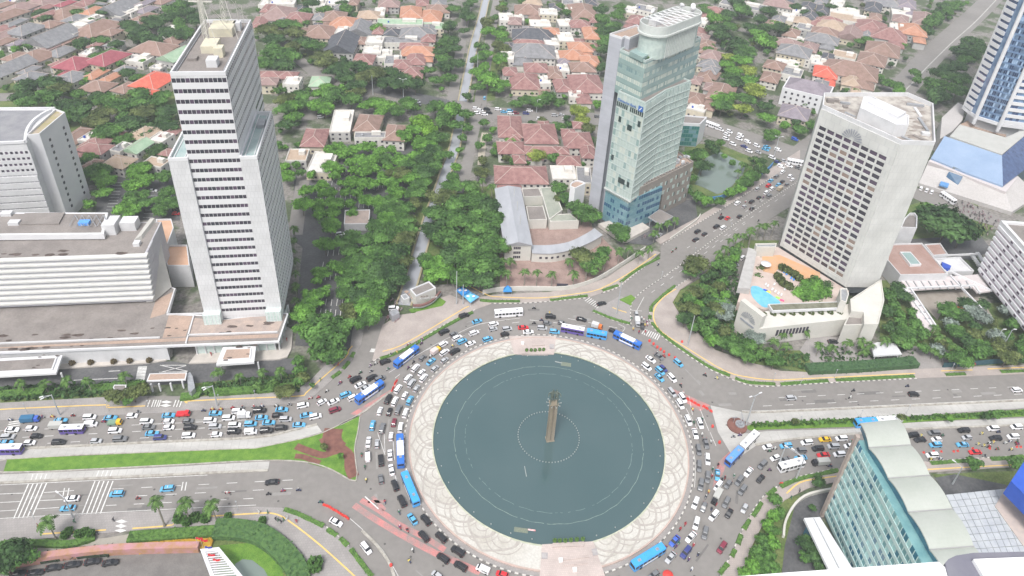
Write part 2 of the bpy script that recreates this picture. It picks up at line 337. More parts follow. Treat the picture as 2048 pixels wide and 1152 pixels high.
# rumble bands crossing the lower boulevard
for k in range(5):
    dash((57+k*9, 968-k*.4), (27+k*9, 1038-k*.6), 1, 1., .35); dash((190+k*9, 962), (163+k*9, 1031), 1, 1., .35)
    if k < 4: dash((66+k*9, 948), (62+k*9, 960), 1, 1., .25, .03); dash((198+k*9, 941), (193+k*9, 953), 1, 1., .25, .03)
for x in (129, 138, 366, 373): dash((x, 976 if x < 200 else 964), (x-3, 992 if x < 200 else 981), 1, 1., .3)
# zebra crossings
def zebra(a, b, n, ln, wd=.5):
    (x0, y0), (x1, y1) = G(*a), G(*b); t = atan2(y1-y0, x1-x0)+pi/2
    for k in range(n):
        x, y = x0+(x1-x0)*k/(n-1), y0+(y1-y0)*k/(n-1)
        flat(wl, [(x, y), (x+cos(t)*ln, y+sin(t)*ln)], wd, .008)
zebra((1170, 602), (1197, 619), 8, 3.4, .32); zebra((1284, 668), (1314, 680), 8, 3.6, .38); zebra((26, 886), (44, 841), 11, 4., .36)
for k in range(9): dash((744+k*2.2, 697+k*.15), (740+k*2.2, 704+k*.15), 1, 1., .35)
line([(778, 745), (860, 695), (905, 672), (960, 648), (1040, 636)], .16)
for a, b, n in (((850, 701), (1010, 640), 5), ((790, 756), (905, 668), 5), ((1095, 629), (1260, 661), 4), ((1060, 640), (1200, 655), 3), ((1024, 646), (1060, 641), 1)): dash(a, b, n, .4)
dash((1273, 622), (1288, 594), 1, 1.); dash((1303, 585), (1500, 440), 12, .35); dash((1374, 496), (1536, 395), 10, .35, ); dash((1330, 553), (1580, 382), 14, .35)
for a, b in (((755, 865), (770, 910)), ((770, 905), (768, 860)), ((787, 940), (793, 962)), ((786, 880), (789, 920)), ((1372, 817), (1395, 858)), ((1400, 818), (1418, 862)), ((1420, 864), (1432, 892)), ((1378, 792), (1385, 830))): dash(a, b, 1, 1., .16)
line([(1386, 900), (1391, 930), (1389, 975)], .15); line([(1236, 648), (1250, 655), (1245, 663)]); line([(1262, 620), (1284, 622)]); line([(605, 1042), (650, 1064), (700, 1106), (740, 1152)]); line([(700, 1037), (735, 1068), (765, 1100), (790, 1140), (800, 1160)])
# box junction and give-way diamonds
for k in range(3):
    x, y = G(330, 803.5+k*3.6) if 0 else (0, 0)
def diamond(x, y, w_, h_, z=.2):
    wl.poly([(*G(x-w_, y, z), z), (*G(x, y+h_, z), z), (*G(x+w_, y, z), z), (*G(x, y-h_, z), z)])
diamond(333, 804, 12, 3); diamond(331, 811, 12, 3)
for k in range(3): diamond(243+k*-1, 1043+k*9, 12, 4, .2)
struct(MB().prism(GP([(296, 793), (365, 793), (362, 815), (290, 815)]), -.2, .18).build('driveway', asphalt))
for x in (300, 308, 313, 318, 322, 352, 358, 364): flat(wl, GP([(x, 800), (x-5, 814)], .14), .35, .19)
struct(wl.build('road_markings', paint_white))
# repaired patches, covers and slab joints
pq = random.Random(17); pa, pb, cov, jn = MB(), MB(), MB(), MB()
for k in range(150):
    if k < 90: a = pq.uniform(0, 6.28); r_ = pq.uniform(52.5, 66); x, y = FC0[0]+r_*cos(a), FC0[1]+r_*sin(a); t = a+pi/2
    else: x, y = G(*((pq.uniform(0, 600), pq.uniform(965, 1030)) if pq.random() < .4 else (pq.uniform(1450, 2048), pq.uniform(775, 812)) if pq.random() < .5 else (pq.uniform(0, 600), pq.uniform(835, 870)))); t = SA
    if not inside((x, y), road_poly): continue
    if pq.random() < .45: cov.poly([(x+.38*cos(2*pi*j/8), y+.38*sin(2*pi*j/8), .0035) for j in range(8)])
    else: L_, w_ = pq.uniform(1.5, 9), pq.uniform(.3, 1.6); flat(pa if pq.random() < .5 else pb, [(x-cos(t)*L_/2, y-sin(t)*L_/2), (x+cos(t)*L_/2, y+sin(t)*L_/2)], w_, .0015+.00001*k)
struct(pa.build('asphalt_patch', mat('asphalt_patch_dark', (.13, .125, .12), (.16, .152, .146), .9, .6))); struct(pb.build('asphalt_patch', mat('asphalt_patch_pale', (.23, .222, .21), (.26, .25, .24), .9, .6))); struct(cov.build('manhole_cover', mat('iron_cover', (.08, .075, .07))))
for a, b, n, wd in (((0, 906), (560, 878), 34, 5.5), ((0, 957), (530, 932), 32, 4.6), ((1500, 834), (2040, 808), 34, 4.5), ((1540, 872), (2040, 843), 30, 4.5)):
    (x0, y0), (x1, y1) = G(*a), G(*b); t = atan2(y1-y0, x1-x0)
    for k in range(n): x, y = x0+(x1-x0)*k/n, y0+(y1-y0)*k/n; flat(jn, [(x+sin(t)*wd/2, y-cos(t)*wd/2), (x-sin(t)*wd/2, y+cos(t)*wd/2)], .12, .024)
struct(jn.build('slab_joint', mat('joint', (.31, .3, .285))))
rd = MB()
for ln, wd in (([(708, 1010), (745, 1035), (800, 1068), (870, 1106), (905, 1120), (960, 1145)], 2.), ([(722, 1000), (760, 1022), (800, 1050), (850, 1075), (890, 1100)], 1.8), ([(745, 993), (770, 1020)], 1.2), ([(736, 1003), (770, 1003)], 1.)): flat(rd, catmull(GP(ln), 3), wd, .005)
rd.poly([(*p, .004) for p in GP([(1340, 775), (1421, 811), (1400, 822), (1364, 800)])]); rd.poly([(*p, .004) for p in GP([(700, 828), (784, 778), (800, 750), (790, 775), (720, 832)])])
rd.poly([(*p, .003) for p in GP([(1436, 925), (1462, 900), (1445, 950), (1425, 975)])])
struct(rd.build('red_road_paint', paint_red))
dw = MB()
for ln, wd in (([(730, 993), (757, 1018)], 1.),): flat(dw, GP(ln), wd*.35, .012)
struct(dw.build('road_patch', paint_white))
# ---------------------------------------------------------------- roundabout fountain
RP, RO_, RI = 40.5, 50.0, 10.8
def circ(r, n=96, c=FC, a0=0., a1=2*pi): return [(c[0]+r*cos(a0+(a1-a0)*k/n), c[1]+r*sin(a0+(a1-a0)*k/n)) for k in range(n+(a1-a0 < 6.28))]
def ring(mb, r0, r1, z0, z1, n=96, a0=0., a1=2*pi):
    N = n+(a1-a0 < 6.28)
    A = [(a0+(a1-a0)*k/n) for k in range(N)]; i = len(mb.v)
    for r, z in ((r1, z0), (r1, z1), (r0, z1), (r0, z0)): mb.v += [(FC[0]+r*cos(a), FC[1]+r*sin(a), z) for a in A]
    for q in range(3):
        for k in range(n):
            if N > n or True: j = (k+1) % N; mb.f.append((i+q*N+k, i+q*N+j, i+(q+1)*N+j, i+(q+1)*N+k))
    return mb
fountain = thing('fountain', 'great round fountain with a teal pool and pale petal patterned rim inside the roundabout', 'fountain', (0, 0, 0))
terr = mat('fountain_terrace', (.5, .485, .45), (.39, .365, .32), .85, .12, fine=.12, detail=8, lo=.45, hi=.75)
ring(MB(), RP, RO_-1.6, -.1, .45).build('terrace', terr, fountain)
# water
wm = bpy.data.materials.new('pool_water'); wm.use_nodes = True; n_ = wm.node_tree; b_ = n_.nodes['Principled BSDF']
b_.inputs['Roughness'].default_value = .05; b_.inputs['IOR'].default_value = 1.5; b_.inputs['Specular IOR Level'].default_value = 1.
tc = n_.nodes.new('ShaderNodeTexCoord'); nz = n_.nodes.new('ShaderNodeTexNoise'); nz.inputs['Scale'].default_value = 1.6; nz.inputs['Detail'].default_value = 5
n2 = n_.nodes.new('ShaderNodeTexNoise'); n2.inputs['Scale'].default_value = .05; n2.inputs['Detail'].default_value = 4
rp = n_.nodes.new('ShaderNodeValToRGB'); rp.color_ramp.elements[0].color = (.05, .092, .098, 1); rp.color_ramp.elements[1].color = (.06, .102, .108, 1); rp.color_ramp.elements[0].position = .3; rp.color_ramp.elements[1].position = .7
bp = n_.nodes.new('ShaderNodeBump'); bp.inputs['Strength'].default_value = .12; bp.inputs['Distance'].default_value = .05
for a, b in ((tc.outputs['Object'], nz.inputs['Vector']), (tc.outputs['Object'], n2.inputs['Vector']), (n2.outputs[0], rp.inputs[0]), (rp.outputs[0], b_.inputs['Base Color']), (nz.outputs[0], bp.inputs['Height']), (bp.outputs[0], b_.inputs['Normal'])): n_.links.new(a, b)
MATS['pool_water'] = wm
MB().poly([(*p, .12) for p in circ(RP+.1)]).build('water', wm, fountain)
ring(MB(), RP, RP+.5, .1, .52).build('pool_edge', mat('pool_edge_stone', (.5, .5, .4), (.35, .38, .28), .8, .5), fountain)
# outer walk, wall and paving
ring(MB(), RO_-1.6, RO_-1.1, -.1, .62).build('parapet', mat('pink_parapet', (.48, .36, .32), (.38, .3, .26), .85, .4), fountain)
ring(MB(), RO_-1.1, RO_+.4, -.1, .2).build('outer_walk', paving, fountain)
k1, k2 = MB(), MB()
NK = 280
for i in range(NK):
    a = 2*pi*i/NK; (k1 if i % 2 else k2).box((FC[0]+(RO_+.5)*cos(a), FC[1]+(RO_+.5)*sin(a)), (.4, 1.13, .3), a, z0=-.02)
k1.build('kerb', MATS['kerb_white'], fountain)['kind'] = 'stuff'; k2.build('kerb', MATS['kerb_dark'], fountain)['kind'] = 'stuff'
# petals: pointed arches of darker stone with scallops between them
petal = mat('petal_stone', (.33, .305, .28), (.4, .37, .34), .85, .8)
def polar(r, a): return (FC[0]+r*cos(a), FC[1]+r*sin(a))
NP = 32.4
a_tip0 = atan2(G(1246.5, 723.5)[1]-FC[1], G(1246.5, 723.5)[0]-FC[0])
def gate(a):    # true where the entrance platforms stand
    return abs((degrees_(a)-90+180) % 360-180) < 7.5 or abs((degrees_(a)-266+180) % 360-180) < 11
def degrees_(a): return a*180/pi
st = 2*pi/NP
for a in [radians(74.1-11.15*k) for k in range(-1, 14)]+[radians(188.6+11.15*k) for k in range(-8, 7)]:
    if gate(a) : continue
    mb = MB(); Rt = RO_-2.1
    kz = round(a/st)
    for sgn in (-1, 1):
        pts = []
        for k in range(11):
            t = k/10; r = Rt-(Rt-RP-.3)*t; da = sgn*st*1.28*(sin(t*pi/2)**1.0)*.86; pts.append(polar(r, a+da))
        strip(mb, pts, .6, .44, .56+.006*(sgn > 0)+.0013*(kz % 3))
    ok = True
    mb.build('petal', petal, fountain)
    ac = a+st/2
    if gate(ac): continue
    c0 = polar(RP+.2, ac)
    for rr in (2.2, 4.2, 6.):
        mb = MB()
        pts = [(c0[0]+rr*cos(ac-pi/2+pi*k/12), c0[1]+rr*sin(ac-pi/2+pi*k/12)) for k in range(13)]
        strip(mb, pts, .3, .44, .535+.0011*(kz % 3)+(.004 if rr < 5 else .008)+(.004 if rr < 3 else 0))
        mb.build('scallop', petal, fountain)
# entrance platforms
pink = pavers('pink_stone', (.5, .43, .4), (.45, .385, .36), (.4, .33, .31), 1.2)
MB().prism(GP([(1018, 673), (1112, 673), (1108, 709), (1028, 709)], .3), -.1, .6).build('platform', pink, fountain)
MB().prism(GP([(1044, 702), (1096, 702), (1096, 709), (1044, 709)], .6), .1, 1.1).build('planter', pink, fountain)
MB().prism(GP([(1084, 1090), (1186, 1084), (1210, 1153), (1079, 1155)], .3), -.1, .65).build('platform', pink, fountain)
MB().prism(GP([(1105, 1088), (1168, 1085), (1168, 1093), (1105, 1096)], .65), .1, 1.2).build('planter', pink, fountain)
for px in ([(1083, 1105), (1096, 1105), (1095, 1118), (1083, 1118)], [(1183, 1098), (1193, 1096), (1196, 1110), (1186, 1112)], [(1099, 688), (1108, 688), (1108, 698), (1099, 698)]):
    mb = MB(); p = GP(px, .65)
    for k in range(5):
        q = [tuple(p[0][a]+(p[3][a]-p[0][a])*(k+t)/5 for a in (0, 1)) for t in (0, 1)]+[tuple(p[1][a]+(p[2][a]-p[1][a])*(k+t)/5 for a in (0, 1)) for t in (1, 0)]
        mb.prism(q, .4, .66+.06*k)
    mb.build('steps', mat('steps_stone', (.4, .38, .38), (.3, .28, .28), .8, 1.), fountain)
for (a, b) in (((1127, 1120), (1178, 1114)), ((1127, 1131), (1175, 1126)), ((1064, 692), (1090, 690))): strip(MB(), GP([a, b], .65), .35, .6, 1.0).build('bench_wall', pink, fountain)
shr = mat('planter_shrub', (.06, .14, .03), (.13, .24, .05), .9, 2., bump=.6)
def blobmesh(name, r, h, m, n=9, seed=1):
    q = random.Random(seed); mb = MB()
    for k in range(n*9):
        a = q.uniform(0, 2*pi); z = q.uniform(.05, 1); rr = r*math.sqrt(max(0, 1-(2*z-1)**2*.7))*q.uniform(.6, 1.05); s = r*q.uniform(.25, .45)
        c = Vector((cos(a)*rr, sin(a)*rr, z*h)); u = Vector((q.uniform(-1, 1), q.uniform(-1, 1), q.uniform(-1, 1))).normalized(); v = u.orthogonal().normalized()
        t = u.cross(v); mb.poly([c+v*s, c+t*s, c-v*s, c-t*s])
    return mb.mesh(name, m)
shrub_me = blobmesh('shrub', .6, 1.3, shr, 12)
for k, (x, y) in enumerate([(1109, 1083), (1119, 1083), (1130, 1083), (1141, 1082), (1153, 1081), (1165, 1080), (1053, 702), (1062, 702), (1070, 702), (1079, 701), (1087, 701)]):
    p = G(x, y, 1.2); tag(inst('shrub', shrub_me, None, (*p, 1.1)), f'small green shrub in the {"near" if k < 6 else "far"} fountain platform planter, {nth(k if k < 6 else k-6, 6 if k < 6 else 5)}', 'shrub', 'planter shrubs')
# jets and lights in the water
foam = mat('jet_nozzle', (.33, .35, .34), (.26, .28, .27), .5, 2.)
nozz = MB().lathe((0, 0, 0), [(.12, 0), (.12, .3), (.2, .33), (.2, .4)], 6).mesh('jet_nozzle', foam)
for k in range(64):
    a = 2*pi*k/64; inst('jet_nozzle', nozz, fountain, (FC[0]+RI*cos(a), FC[1]+RI*sin(a), .1))
for k in range(36):
    a = 2*pi*k/36+.03; inst('water_light', MB().lathe((0, 0, 0), [(.2, 0), (.2, .25), (.1, .35)], 6).mesh('water_light', foam) if k == 0 else bpy.data.meshes['water_light'], fountain, (FC[0]+(RP-1.5)*cos(a), FC[1]+(RP-1.5)*sin(a), .1))
pipe = mat('pale_pipe', (.2, .26, .23), (.13, .19, .18), .6, 1.)
q = random.Random(3)
def rough_ring(r, wd, z, brk):
    mb = MB()
    for k in range(220):
        if q.random() < brk: continue
        a, b = 2*pi*k/220, 2*pi*(k+1)/220; flat(mb, [polar(r+.1*sin(k), a), polar(r+.1*sin(k+1), b)], wd*q.uniform(.5, 1), z)
    return mb
rough_ring(33.2, .24, .135, .04).build('fountain_pipe', pipe, fountain); rough_ring(29.4, .22, .135, .35).build('fountain_pipe', mat('sunk_pipe', (.1, .16, .16), (.14, .2, .2), .5, 1.), fountain)
# floating things in the pool
mb = MB(); flat(mb, GP([(1110, 723), (1124, 726)], .2), .5, .2); tag(mb.build('floating_boom', foam), 'short white boom floating near the far edge of the pool', 'boom')
mb = MB(); flat(mb, GP([(1028, 1058), (1056, 1062)], .2), 1.6, .16); flat(mb, GP([(1122, 727), (1142, 730)], .2), 2., .16); flat(mb, GP([(1030, 1056), (1048, 1060)], .2), 1., .165)
struct(mb.build('floating_scum', mat('scum', (.2, .22, .16), (.12, .15, .12), .8, 2.)), 'stuff')
mb = MB(); flat(mb, GP([(1056, 1059), (1071, 1061)], .25), .55, .25); tag(mb.build('floating_boom', mat('red_white_boom', (.5, .1, .12), (.8, .78, .75), .6, .8)), 'short red and white boom floating near the near edge of the pool', 'boom')
mb = MB(); flat(mb, GP([(1049, 932), (1053, 953)], .25), .25, .2); tag(mb.build('floating_pole', foam), 'thin pale pole lying in the pool left of the monument shadow', 'pole')
struct_ = mat('white_box', (.8, .8, .8), (.7, .7, .7))
for x, y, z in ((1149, 1141, .65), (1121, 1122, .65), (1045, 688, .6)): tag(MB().box((*G(x, y, z), z), (1.1, .9, .9), SA).box((*G(x, y, z), z+.9), (1.2, 1., .08), SA).build('equipment_box', struct_), f'{"white" if z == .65 else "grey"} box standing on the {"near" if z == .65 else "far"} fountain platform, {"right one" if x == 1149 else "by the benches"}', 'box')
# ---- monument: pillar and the greeting pair
mon = thing('monument', 'tall stone monument pillar with two bronze figures greeting, rising from the pool centre', 'monument', (*G(1099.5, 879), 0))
pm = mat('monument_stone', (.2, .17, .12), (.28, .24, .19), .8, .5, stretch=(1, 1, .15), fine=.15)
pr = SA+.1
for s in (-1, 1):
    MB().box((s*.72*cos(pr), s*.72*sin(pr), 0), (1.05, 1.9, 18.4), pr, taper=.96).build('pillar_leg', pm, mon)
MB().box((0, 0, .0), (.5, 1.4, 18.2), pr).build('pillar_core', mat('monument_core', (.14, .12, .1), (.2, .17, .13), .8, .6), mon)
MB().box((0, 0, 18.4), (3., 2.4, .5), pr).build('pillar_cap', pm, mon)
MB().box((0, 0, -.3), (2.9, 2.4, .7), pr).build('base', pm, mon)
mb = MB()
for k in range(10):
    a = 2*pi*k/10; mb.tube((cos(a)*1.5, sin(a)*1.5, 18.7), (cos(a)*2.4, sin(a)*2.4, 19.), .09, .07, 5); mb.lathe((cos(a)*2.4, sin(a)*2.4, 18.8), [(.18, 0), (.2, .3), (.1, .4)], 6)
mb.build('lamp_bracket', foam, mon)
bronze = mat('bronze', (.10, .13, .11), (.17, .2, .17), .45, 2., metal=.5)
def figure(parent, m, pts, edges, rad, name='person'):
    me = bpy.data.meshes.new(name); me.from_pydata(pts, edges, []); o = bpy.data.objects.new(name, me); COL.objects.link(o); o.parent = parent; me.materials.append(m)
    sk = o.modifiers.new('skin', 'SKIN'); sk.use_smooth_shade = True
    for v, r in zip(me.skin_vertices[0].data, rad): v.radius = (r, r)
    me.skin_vertices[0].data[0].use_root = True
    o.modifiers.new('sub', 'SUBSURF').levels = 1; o.modifiers['sub'].render_levels = 1
    return o
def human(x=0, arm=(0.9, 1.7, 2.6), step=.25, sk=1.):
    P_ = [(0, 0, .95), (0, 0, 1.25), (0, 0, 1.45), (0, 0, 1.55), (0, -.02, 1.72), (-.1, step*.3, .85), (-.12, step*.6, .48), (-.13, step, .06), (.1, -step*.3, .85), (.12, -step*.5, .48), (.13, -step, .06), (-.22, 0, 1.42), (-.36, -.05, 1.7), (-.42, -.1, 2.05), (.22, 0, 1.42), (.38, 0, 1.18), (.4, -.18, .98), (-.13, step-.15, .03), (.13, -step-.15, .03)]
    E_ = [(0, 1), (1, 2), (2, 3), (3, 4), (0, 5), (5, 6), (6, 7), (0, 8), (8, 9), (9, 10), (2, 11), (11, 12), (12, 13), (2, 14), (14, 15), (15, 16), (7, 17), (10, 18)]
    Rr = [.16, .15, .17, .07, .12, .1, .075, .055, .1, .075, .055, .08, .06, .045, .08, .06, .045, .05, .05]
    return [(a+x, b, c) for a, b, c in P_], E_, Rr
for s in (-1, 1):
    p, e, r = human(); k = 3.3
    p = [(a*k*s+s*.75, b*k, c*k+19.0) for a, b, c in p]; figure(mon, bronze, p, e, [q_*k for q_ in r], 'bronze_figure')
# ---------------------------------------------------------------- building kit
concrete_roof = mat('flat_roof', (.185, .165, .155), (.25, .225, .21), .9, .12, fine=.12, detail=8)
pink_roof = mat('pink_flat_roof', (.4, .29, .23), (.32, .24, .195), .9, .1, fine=.12, detail=8)
grime = mat('black_grime', (.05, .035, .03), (.12, .09, .08), .95, .6)
win_dark = mat('window_dark', (.035, .03, .045), (.07, .062, .08), .15, .2)
win_violet = mat('window_violet', (.07, .045, .085), (.12, .09, .12), .2, .2)
win_brown = mat('window_curtain', (.22, .15, .13), (.3, .24, .2), .3, .5)
def beam_mesh(L, D, Hh, m, key):
    nm = f'{key}_{L:.2f}_{D:.2f}_{Hh:.2f}_{m.name}'
    return bpy.data.meshes.get(nm) or MB().box((0, 0, 0), (L, D, Hh)).mesh(nm, m)
def facade(T, a, b, z0, z1, cols, rows, wf=.85, hf=.5, panes=(dark_glass,), frame=white_clean, proud=.35, mullion=True, sill=0., pname='window', stuff=False, bandname='spandrel', spandrels=True):
    """windows, bands and mullions on the wall from a to b (outside on the right hand)"""
    L = hypot(b[0]-a[0], b[1]-a[1]); t = atan2(b[1]-a[1], b[0]-a[0]); ux, uy = cos(t), sin(t); nx, ny = uy, -ux
    W_, Hh = L/cols, (z1-z0)/rows
    if stuff: mb = {m.name: MB() for m in panes}
    for r in range(rows):
        zb = z0+r*Hh
        if spandrels:
            me = beam_mesh(L+.02, proud, Hh*(1-hf), frame, bandname)
            inst(bandname, me, T, (a[0]+ux*L/2+nx*proud/2, a[1]+uy*L/2+ny*proud/2, zb), t)
        for c in range(cols):
            x = a[0]+ux*(c+.5)*W_+nx*.04; y = a[1]+uy*(c+.5)*W_+ny*.04; m = R.choice(panes)
            if stuff: mb[m.name].box((x, y, zb+Hh*(1-hf)+.01), (W_*wf, .1, Hh*hf-.02), t)
            else: inst(pname, beam_mesh(W_*wf, .1, Hh*hf-.02, m, pname), T, (x, y, zb+Hh*(1-hf)+.01), t)
    if stuff:
        for m in panes: o = mb[m.name].build(pname, m, T); o['kind'] = 'stuff'
    if mullion:
        d = proud*.8
        for c in range(cols+1):
            wd = max(.12, W_*(1-wf)) if wf < .97 else .12
            inst('mullion', beam_mesh(wd, d, z1-z0, frame, 'mullion'), T, (a[0]+ux*c*W_+nx*d/2, a[1]+uy*c*W_+ny*d/2, z0), t)
def shrink(poly, d):
    n = len(poly); a = sum(poly[k-1][0]*poly[k][1]-poly[k][0]*poly[k-1][1] for k in range(n)); s = 1 if a > 0 else -1; out = []
    for i in range(n):
        p0, p1, p2 = poly[i-1], poly[i], poly[(i+1) % n]
        def nrm(p, q): l = hypot(q[0]-p[0], q[1]-p[1]) or 1; return (-(q[1]-p[1])/l*s, (q[0]-p[0])/l*s)
        n1, n2 = nrm(p0, p1), nrm(p1, p2); k = 1+n1[0]*n2[0]+n1[1]*n2[1]; k = max(k, .3)
        out.append((p1[0]+(n1[0]+n2[0])/k*d, p1[1]+(n1[1]+n2[1])/k*d))
    return out
def block(T, name, poly, z0, z1, m, roof_m=None, par=.0, pw=.4, pm_=None):
    MB().prism(poly, z0, z1).build(name, m, T)
    if roof_m:
        inn = shrink(poly, pw); MB().prism(inn, z1-.05, z1+.02).build('roof', roof_m, T)
    if par:
        inn = shrink(poly, pw); out = shrink(poly, -.02); mb = MB(); n = len(poly)
        for k in range(n): j = (k+1) % n; mb.prism([out[k], out[j], inn[j], inn[k]], z1-.04, z1+par)
        mb.build('parapet', pm_ or m, T)
def rect(o, u, v, a, b, c, d):
    """corners of the local rectangle a..b along u, c..d along v"""
    return [(o[0]+u[0]*x+v[0]*y, o[1]+u[1]*x+v[1]*y) for x, y in ((a, c), (b, c), (b, d), (a, d))]
def uv(ang): a = radians(ang); return (cos(a), sin(a)), (-sin(a), cos(a))
def bthing(name, label, cat='building', group=None): return thing(name, label, cat, (0, 0, 0), 0, group)
def stains(T, poly, z, n, smin, smax, m=grime, seed=5):
    q = random.Random(seed); xs = [p[0] for p in poly]; ys = [p[1] for p in poly]; mb = MB(); k = 0
    while k < n:
        p = (q.uniform(min(xs), max(xs)), q.uniform(min(ys), max(ys)))
        if not inside(p, poly): continue
        k += 1; s = q.uniform(smin, smax); N = 9; a0 = SA; pts = []
        for i in range(N): a = 2*pi*i/N; r = s*q.uniform(.6, 1.1); x, y = r*cos(a)*1.9, r*sin(a)*.7; pts.append((p[0]+x*cos(a0)-y*sin(a0), p[1]+x*sin(a0)+y*cos(a0), z+.004*(k % 5)))
        mb.poly(pts)
    o = mb.build('roof_stain', m, T); o['kind'] = 'stuff'
# ---------------------------------------------------------------- white banded tower (left)
T1 = bthing('office_tower', 'tall white banded office tower with lower side wings and rooftop antennas')
O = (-110.9, 212.3); U, V = uv(9.1)
cladding = pavers('tower_cladding', (.6, .6, .61), (.57, .57, .58), (.5, .5, .51), 2.6, .6, 1., True)
core = rect(O, U, V, 0, 17, 0, 48.6)
block(T1, 'core', core, 8, 112, cladding, concrete_roof, 1.2, .5, white_clean)
facade(T1, core[0], core[1], 9.5, 111, 12, 27, .965, .4, (win_dark, win_dark, win_violet, dark_glass), white_clean, .16, True)
lw = rect(O, U, V, -6.4, -.02, -.9, 33); rw = rect(O, U, V, 17.02, 22.8, -.9, 33.6)
teal_roof = mat('teal_roof', (.27, .36, .36), (.36, .43, .42), .85, .2, fine=.15)
for nm, w_ in (('wing', lw), ('wing', rw)):
    block(T1, nm, w_, 8, 81, cladding, teal_roof, 1.1, .5, white_clean)
facade(T1, core[1], core[2], 84, 111.6, 26, 7, .6, .42, (win_violet, win_violet, win_dark), white_clean, .22, True, stuff=True)
facade(T1, rw[1], rw[2], 10, 80.5, 18, 19, .6, .42, (win_violet, win_violet, win_dark), white_clean, .22, True, stuff=True)
facade(T1, core[1], (core[1][0]+(rw[3][0]-rw[0][0])*0, core[1][1]), 80, 84, 1, 1) if 0 else None
c1 = (core[1][0]+V[0]*34, core[1][1]+V[1]*34)
facade(T1, c1, core[2], 10, 84, 8, 20, .62, .45, (win_dark,), white_clean, .22, False, stuff=True)
for w_ in (lw, rw):      # glazed foot of the wings
    f0, f1 = w_[0], w_[1]; MB().prism([(f0[0]+V[0]*-2.4, f0[1]+V[1]*-2.4), (f1[0]+V[0]*-2.4, f1[1]+V[1]*-2.4), f1, f0], 8, 13).build('glazed_foot', mat('pale_green_glass', (.45, .55, .52), (.6, .68, .66), .25, .6), T1)
    for k in range(5): inst('foot_mullion', beam_mesh(.18, .18, 5.1, white_clean, 'mullion'), T1, (f0[0]+(f1[0]-f0[0])*(k+.5)/5-V[0]*2.45, f0[1]+(f1[1]-f0[1])*(k+.5)/5-V[1]*2.45, 8), radians(9))
def onroof(x, y, O_=O, U_=U, V_=V): return (O_[0]+U_[0]*x+V_[0]*y, O_[1]+U_[1]*x+V_[1]*y)
cream = mat('cream_machine', (.6, .56, .42), (.5, .47, .38), .7, .5)
an9 = radians(9.1)
for x, y, dx, dy, dz, m, nm in ((11.5, 8, 3.4, 4, 2.6, white_paint, 'machine_room'), (8, 22, 5, 8, 2.6, cream, 'machine_room'), (12, 16, 3, 3.5, 3.4, cream, 'machine_room'), (9, 38, 8, 9, 3, cream, 'machine_room'), (13.5, 41, 2.4, 3, 3, white_paint, 'machine_room'), (4, 13, 3, 3, 1., concrete_roof, 'plinth')):
    MB().box((*onroof(x, y), 112), (dx, dy, dz), an9).build(nm, m, T1)
for x in (1.2, 15.8):
    strip(MB(), [onroof(x, 1.5), onroof(x, 46)], .25, 112, 112.5).build('roof_rail', grey_metal, T1)
antm = mat('antenna_steel', (.55, .53, .47), (.45, .44, .4), .6, 1.)
for (x, y, h) in ((6, 26, 26), (9.5, 40, 24), (3, 36, 20), (13, 46, 9), (15, 45, 8)):
    mb = MB(); p = onroof(x, y); w_ = .8
    if h > 10:
        for sx, sy in ((-1, -1), (1, -1), (1, 1), (-1, 1)): mb.tube((p[0]+sx*w_, p[1]+sy*w_, 112), (p[0]+sx*.25, p[1]+sy*.25, 112+h), .11, .08, 4)
        for k in range(int(h/2)):
            z = 112+k*2; s = w_-(w_-.25)*k*2/h
            mb.tube((p[0]-s, p[1]-s, z), (p[0]+s, p[1]+s, z+1.8), .07, n=4); mb.tube((p[0]+s, p[1]-s, z), (p[0]-s, p[1]+s, z+1.8), .07, n=4)
        mb.tube((p[0]-4, p[1], 112+h*.6), (p[0]+4, p[1]+.6, 112+h*.6), .12, n=4); mb.tube((p[0]-3, p[1], 112+h*.72), (p[0]+3, p[1]+.5, 112+h*.72), .12, n=4)
        mb.tube((p[0], p[1], 112+h*.8), (p[0]+8, p[1]-10, 113), .08, n=4); mb.tube((p[0], p[1], 112+h*.7), (p[0]+6, p[1]+8, 113), .08, n=4)
    else: mb.tube((*p, 112), (*p, 112+h), .1, n=4)
    mb.build('antenna_mast', antm, T1)
for w_ in (lw, rw):
    q_ = shrink(w_, 1.4); mb = MB()
    for k in range(4): strip(mb, [q_[k], q_[(k+1) % 4]], .25, 81, 81.35)
    o = mb.build('roof_rail', white_clean, T1); o['kind'] = 'stuff'
MB().box((*onroof(20.5, 24), 81), (2.6, 5, 1.6), an9).build('roof_unit', grey_metal, T1)
# ---------------------------------------------------------------- podium of the left hotel
PD = bthing('podium', 'long low hotel podium with stained pink and grey flat roofs, left')
G8 = lambda *p: [G(x, y, 8) for x, y in p]
pod = G8((-330, 738), (0, 705), (558, 683), (577, 626), (553, 626), (437, 640), (410, 630), (338, 628), (352, 577), (308, 560), (-330, 590))
block(PD, 'roof_slab', pod, 7.1, 8, white_clean, None)
MB().prism(shrink(pod, .6), 7.9, 8.03).build('roof', concrete_roof, PD)
MB().prism(G8((-330, 729), (0, 697), (555, 675), (558, 668), (400, 674), (300, 679), (-330, 712)), 8, 8.08).build('roof_edge', pink_roof, PD)
MB().prism(G8((398, 672), (554, 666), (570, 632), (560, 628), (436, 641), (388, 636), (375, 672)), 8, 8.06).build('roof', mat('stained_pink_roof', (.42, .33, .28), (.3, .25, .23), .9, .25, fine=.15), PD)
MB().prism(G8((325, 676), (371, 673), (385, 633), (338, 630)), 8, 8.06).build('roof', pink_roof, PD)
MB().prism(G8((300, 637), (330, 628), (350, 582), (312, 600)), 8, 8.07).build('roof', pink_roof, PD)
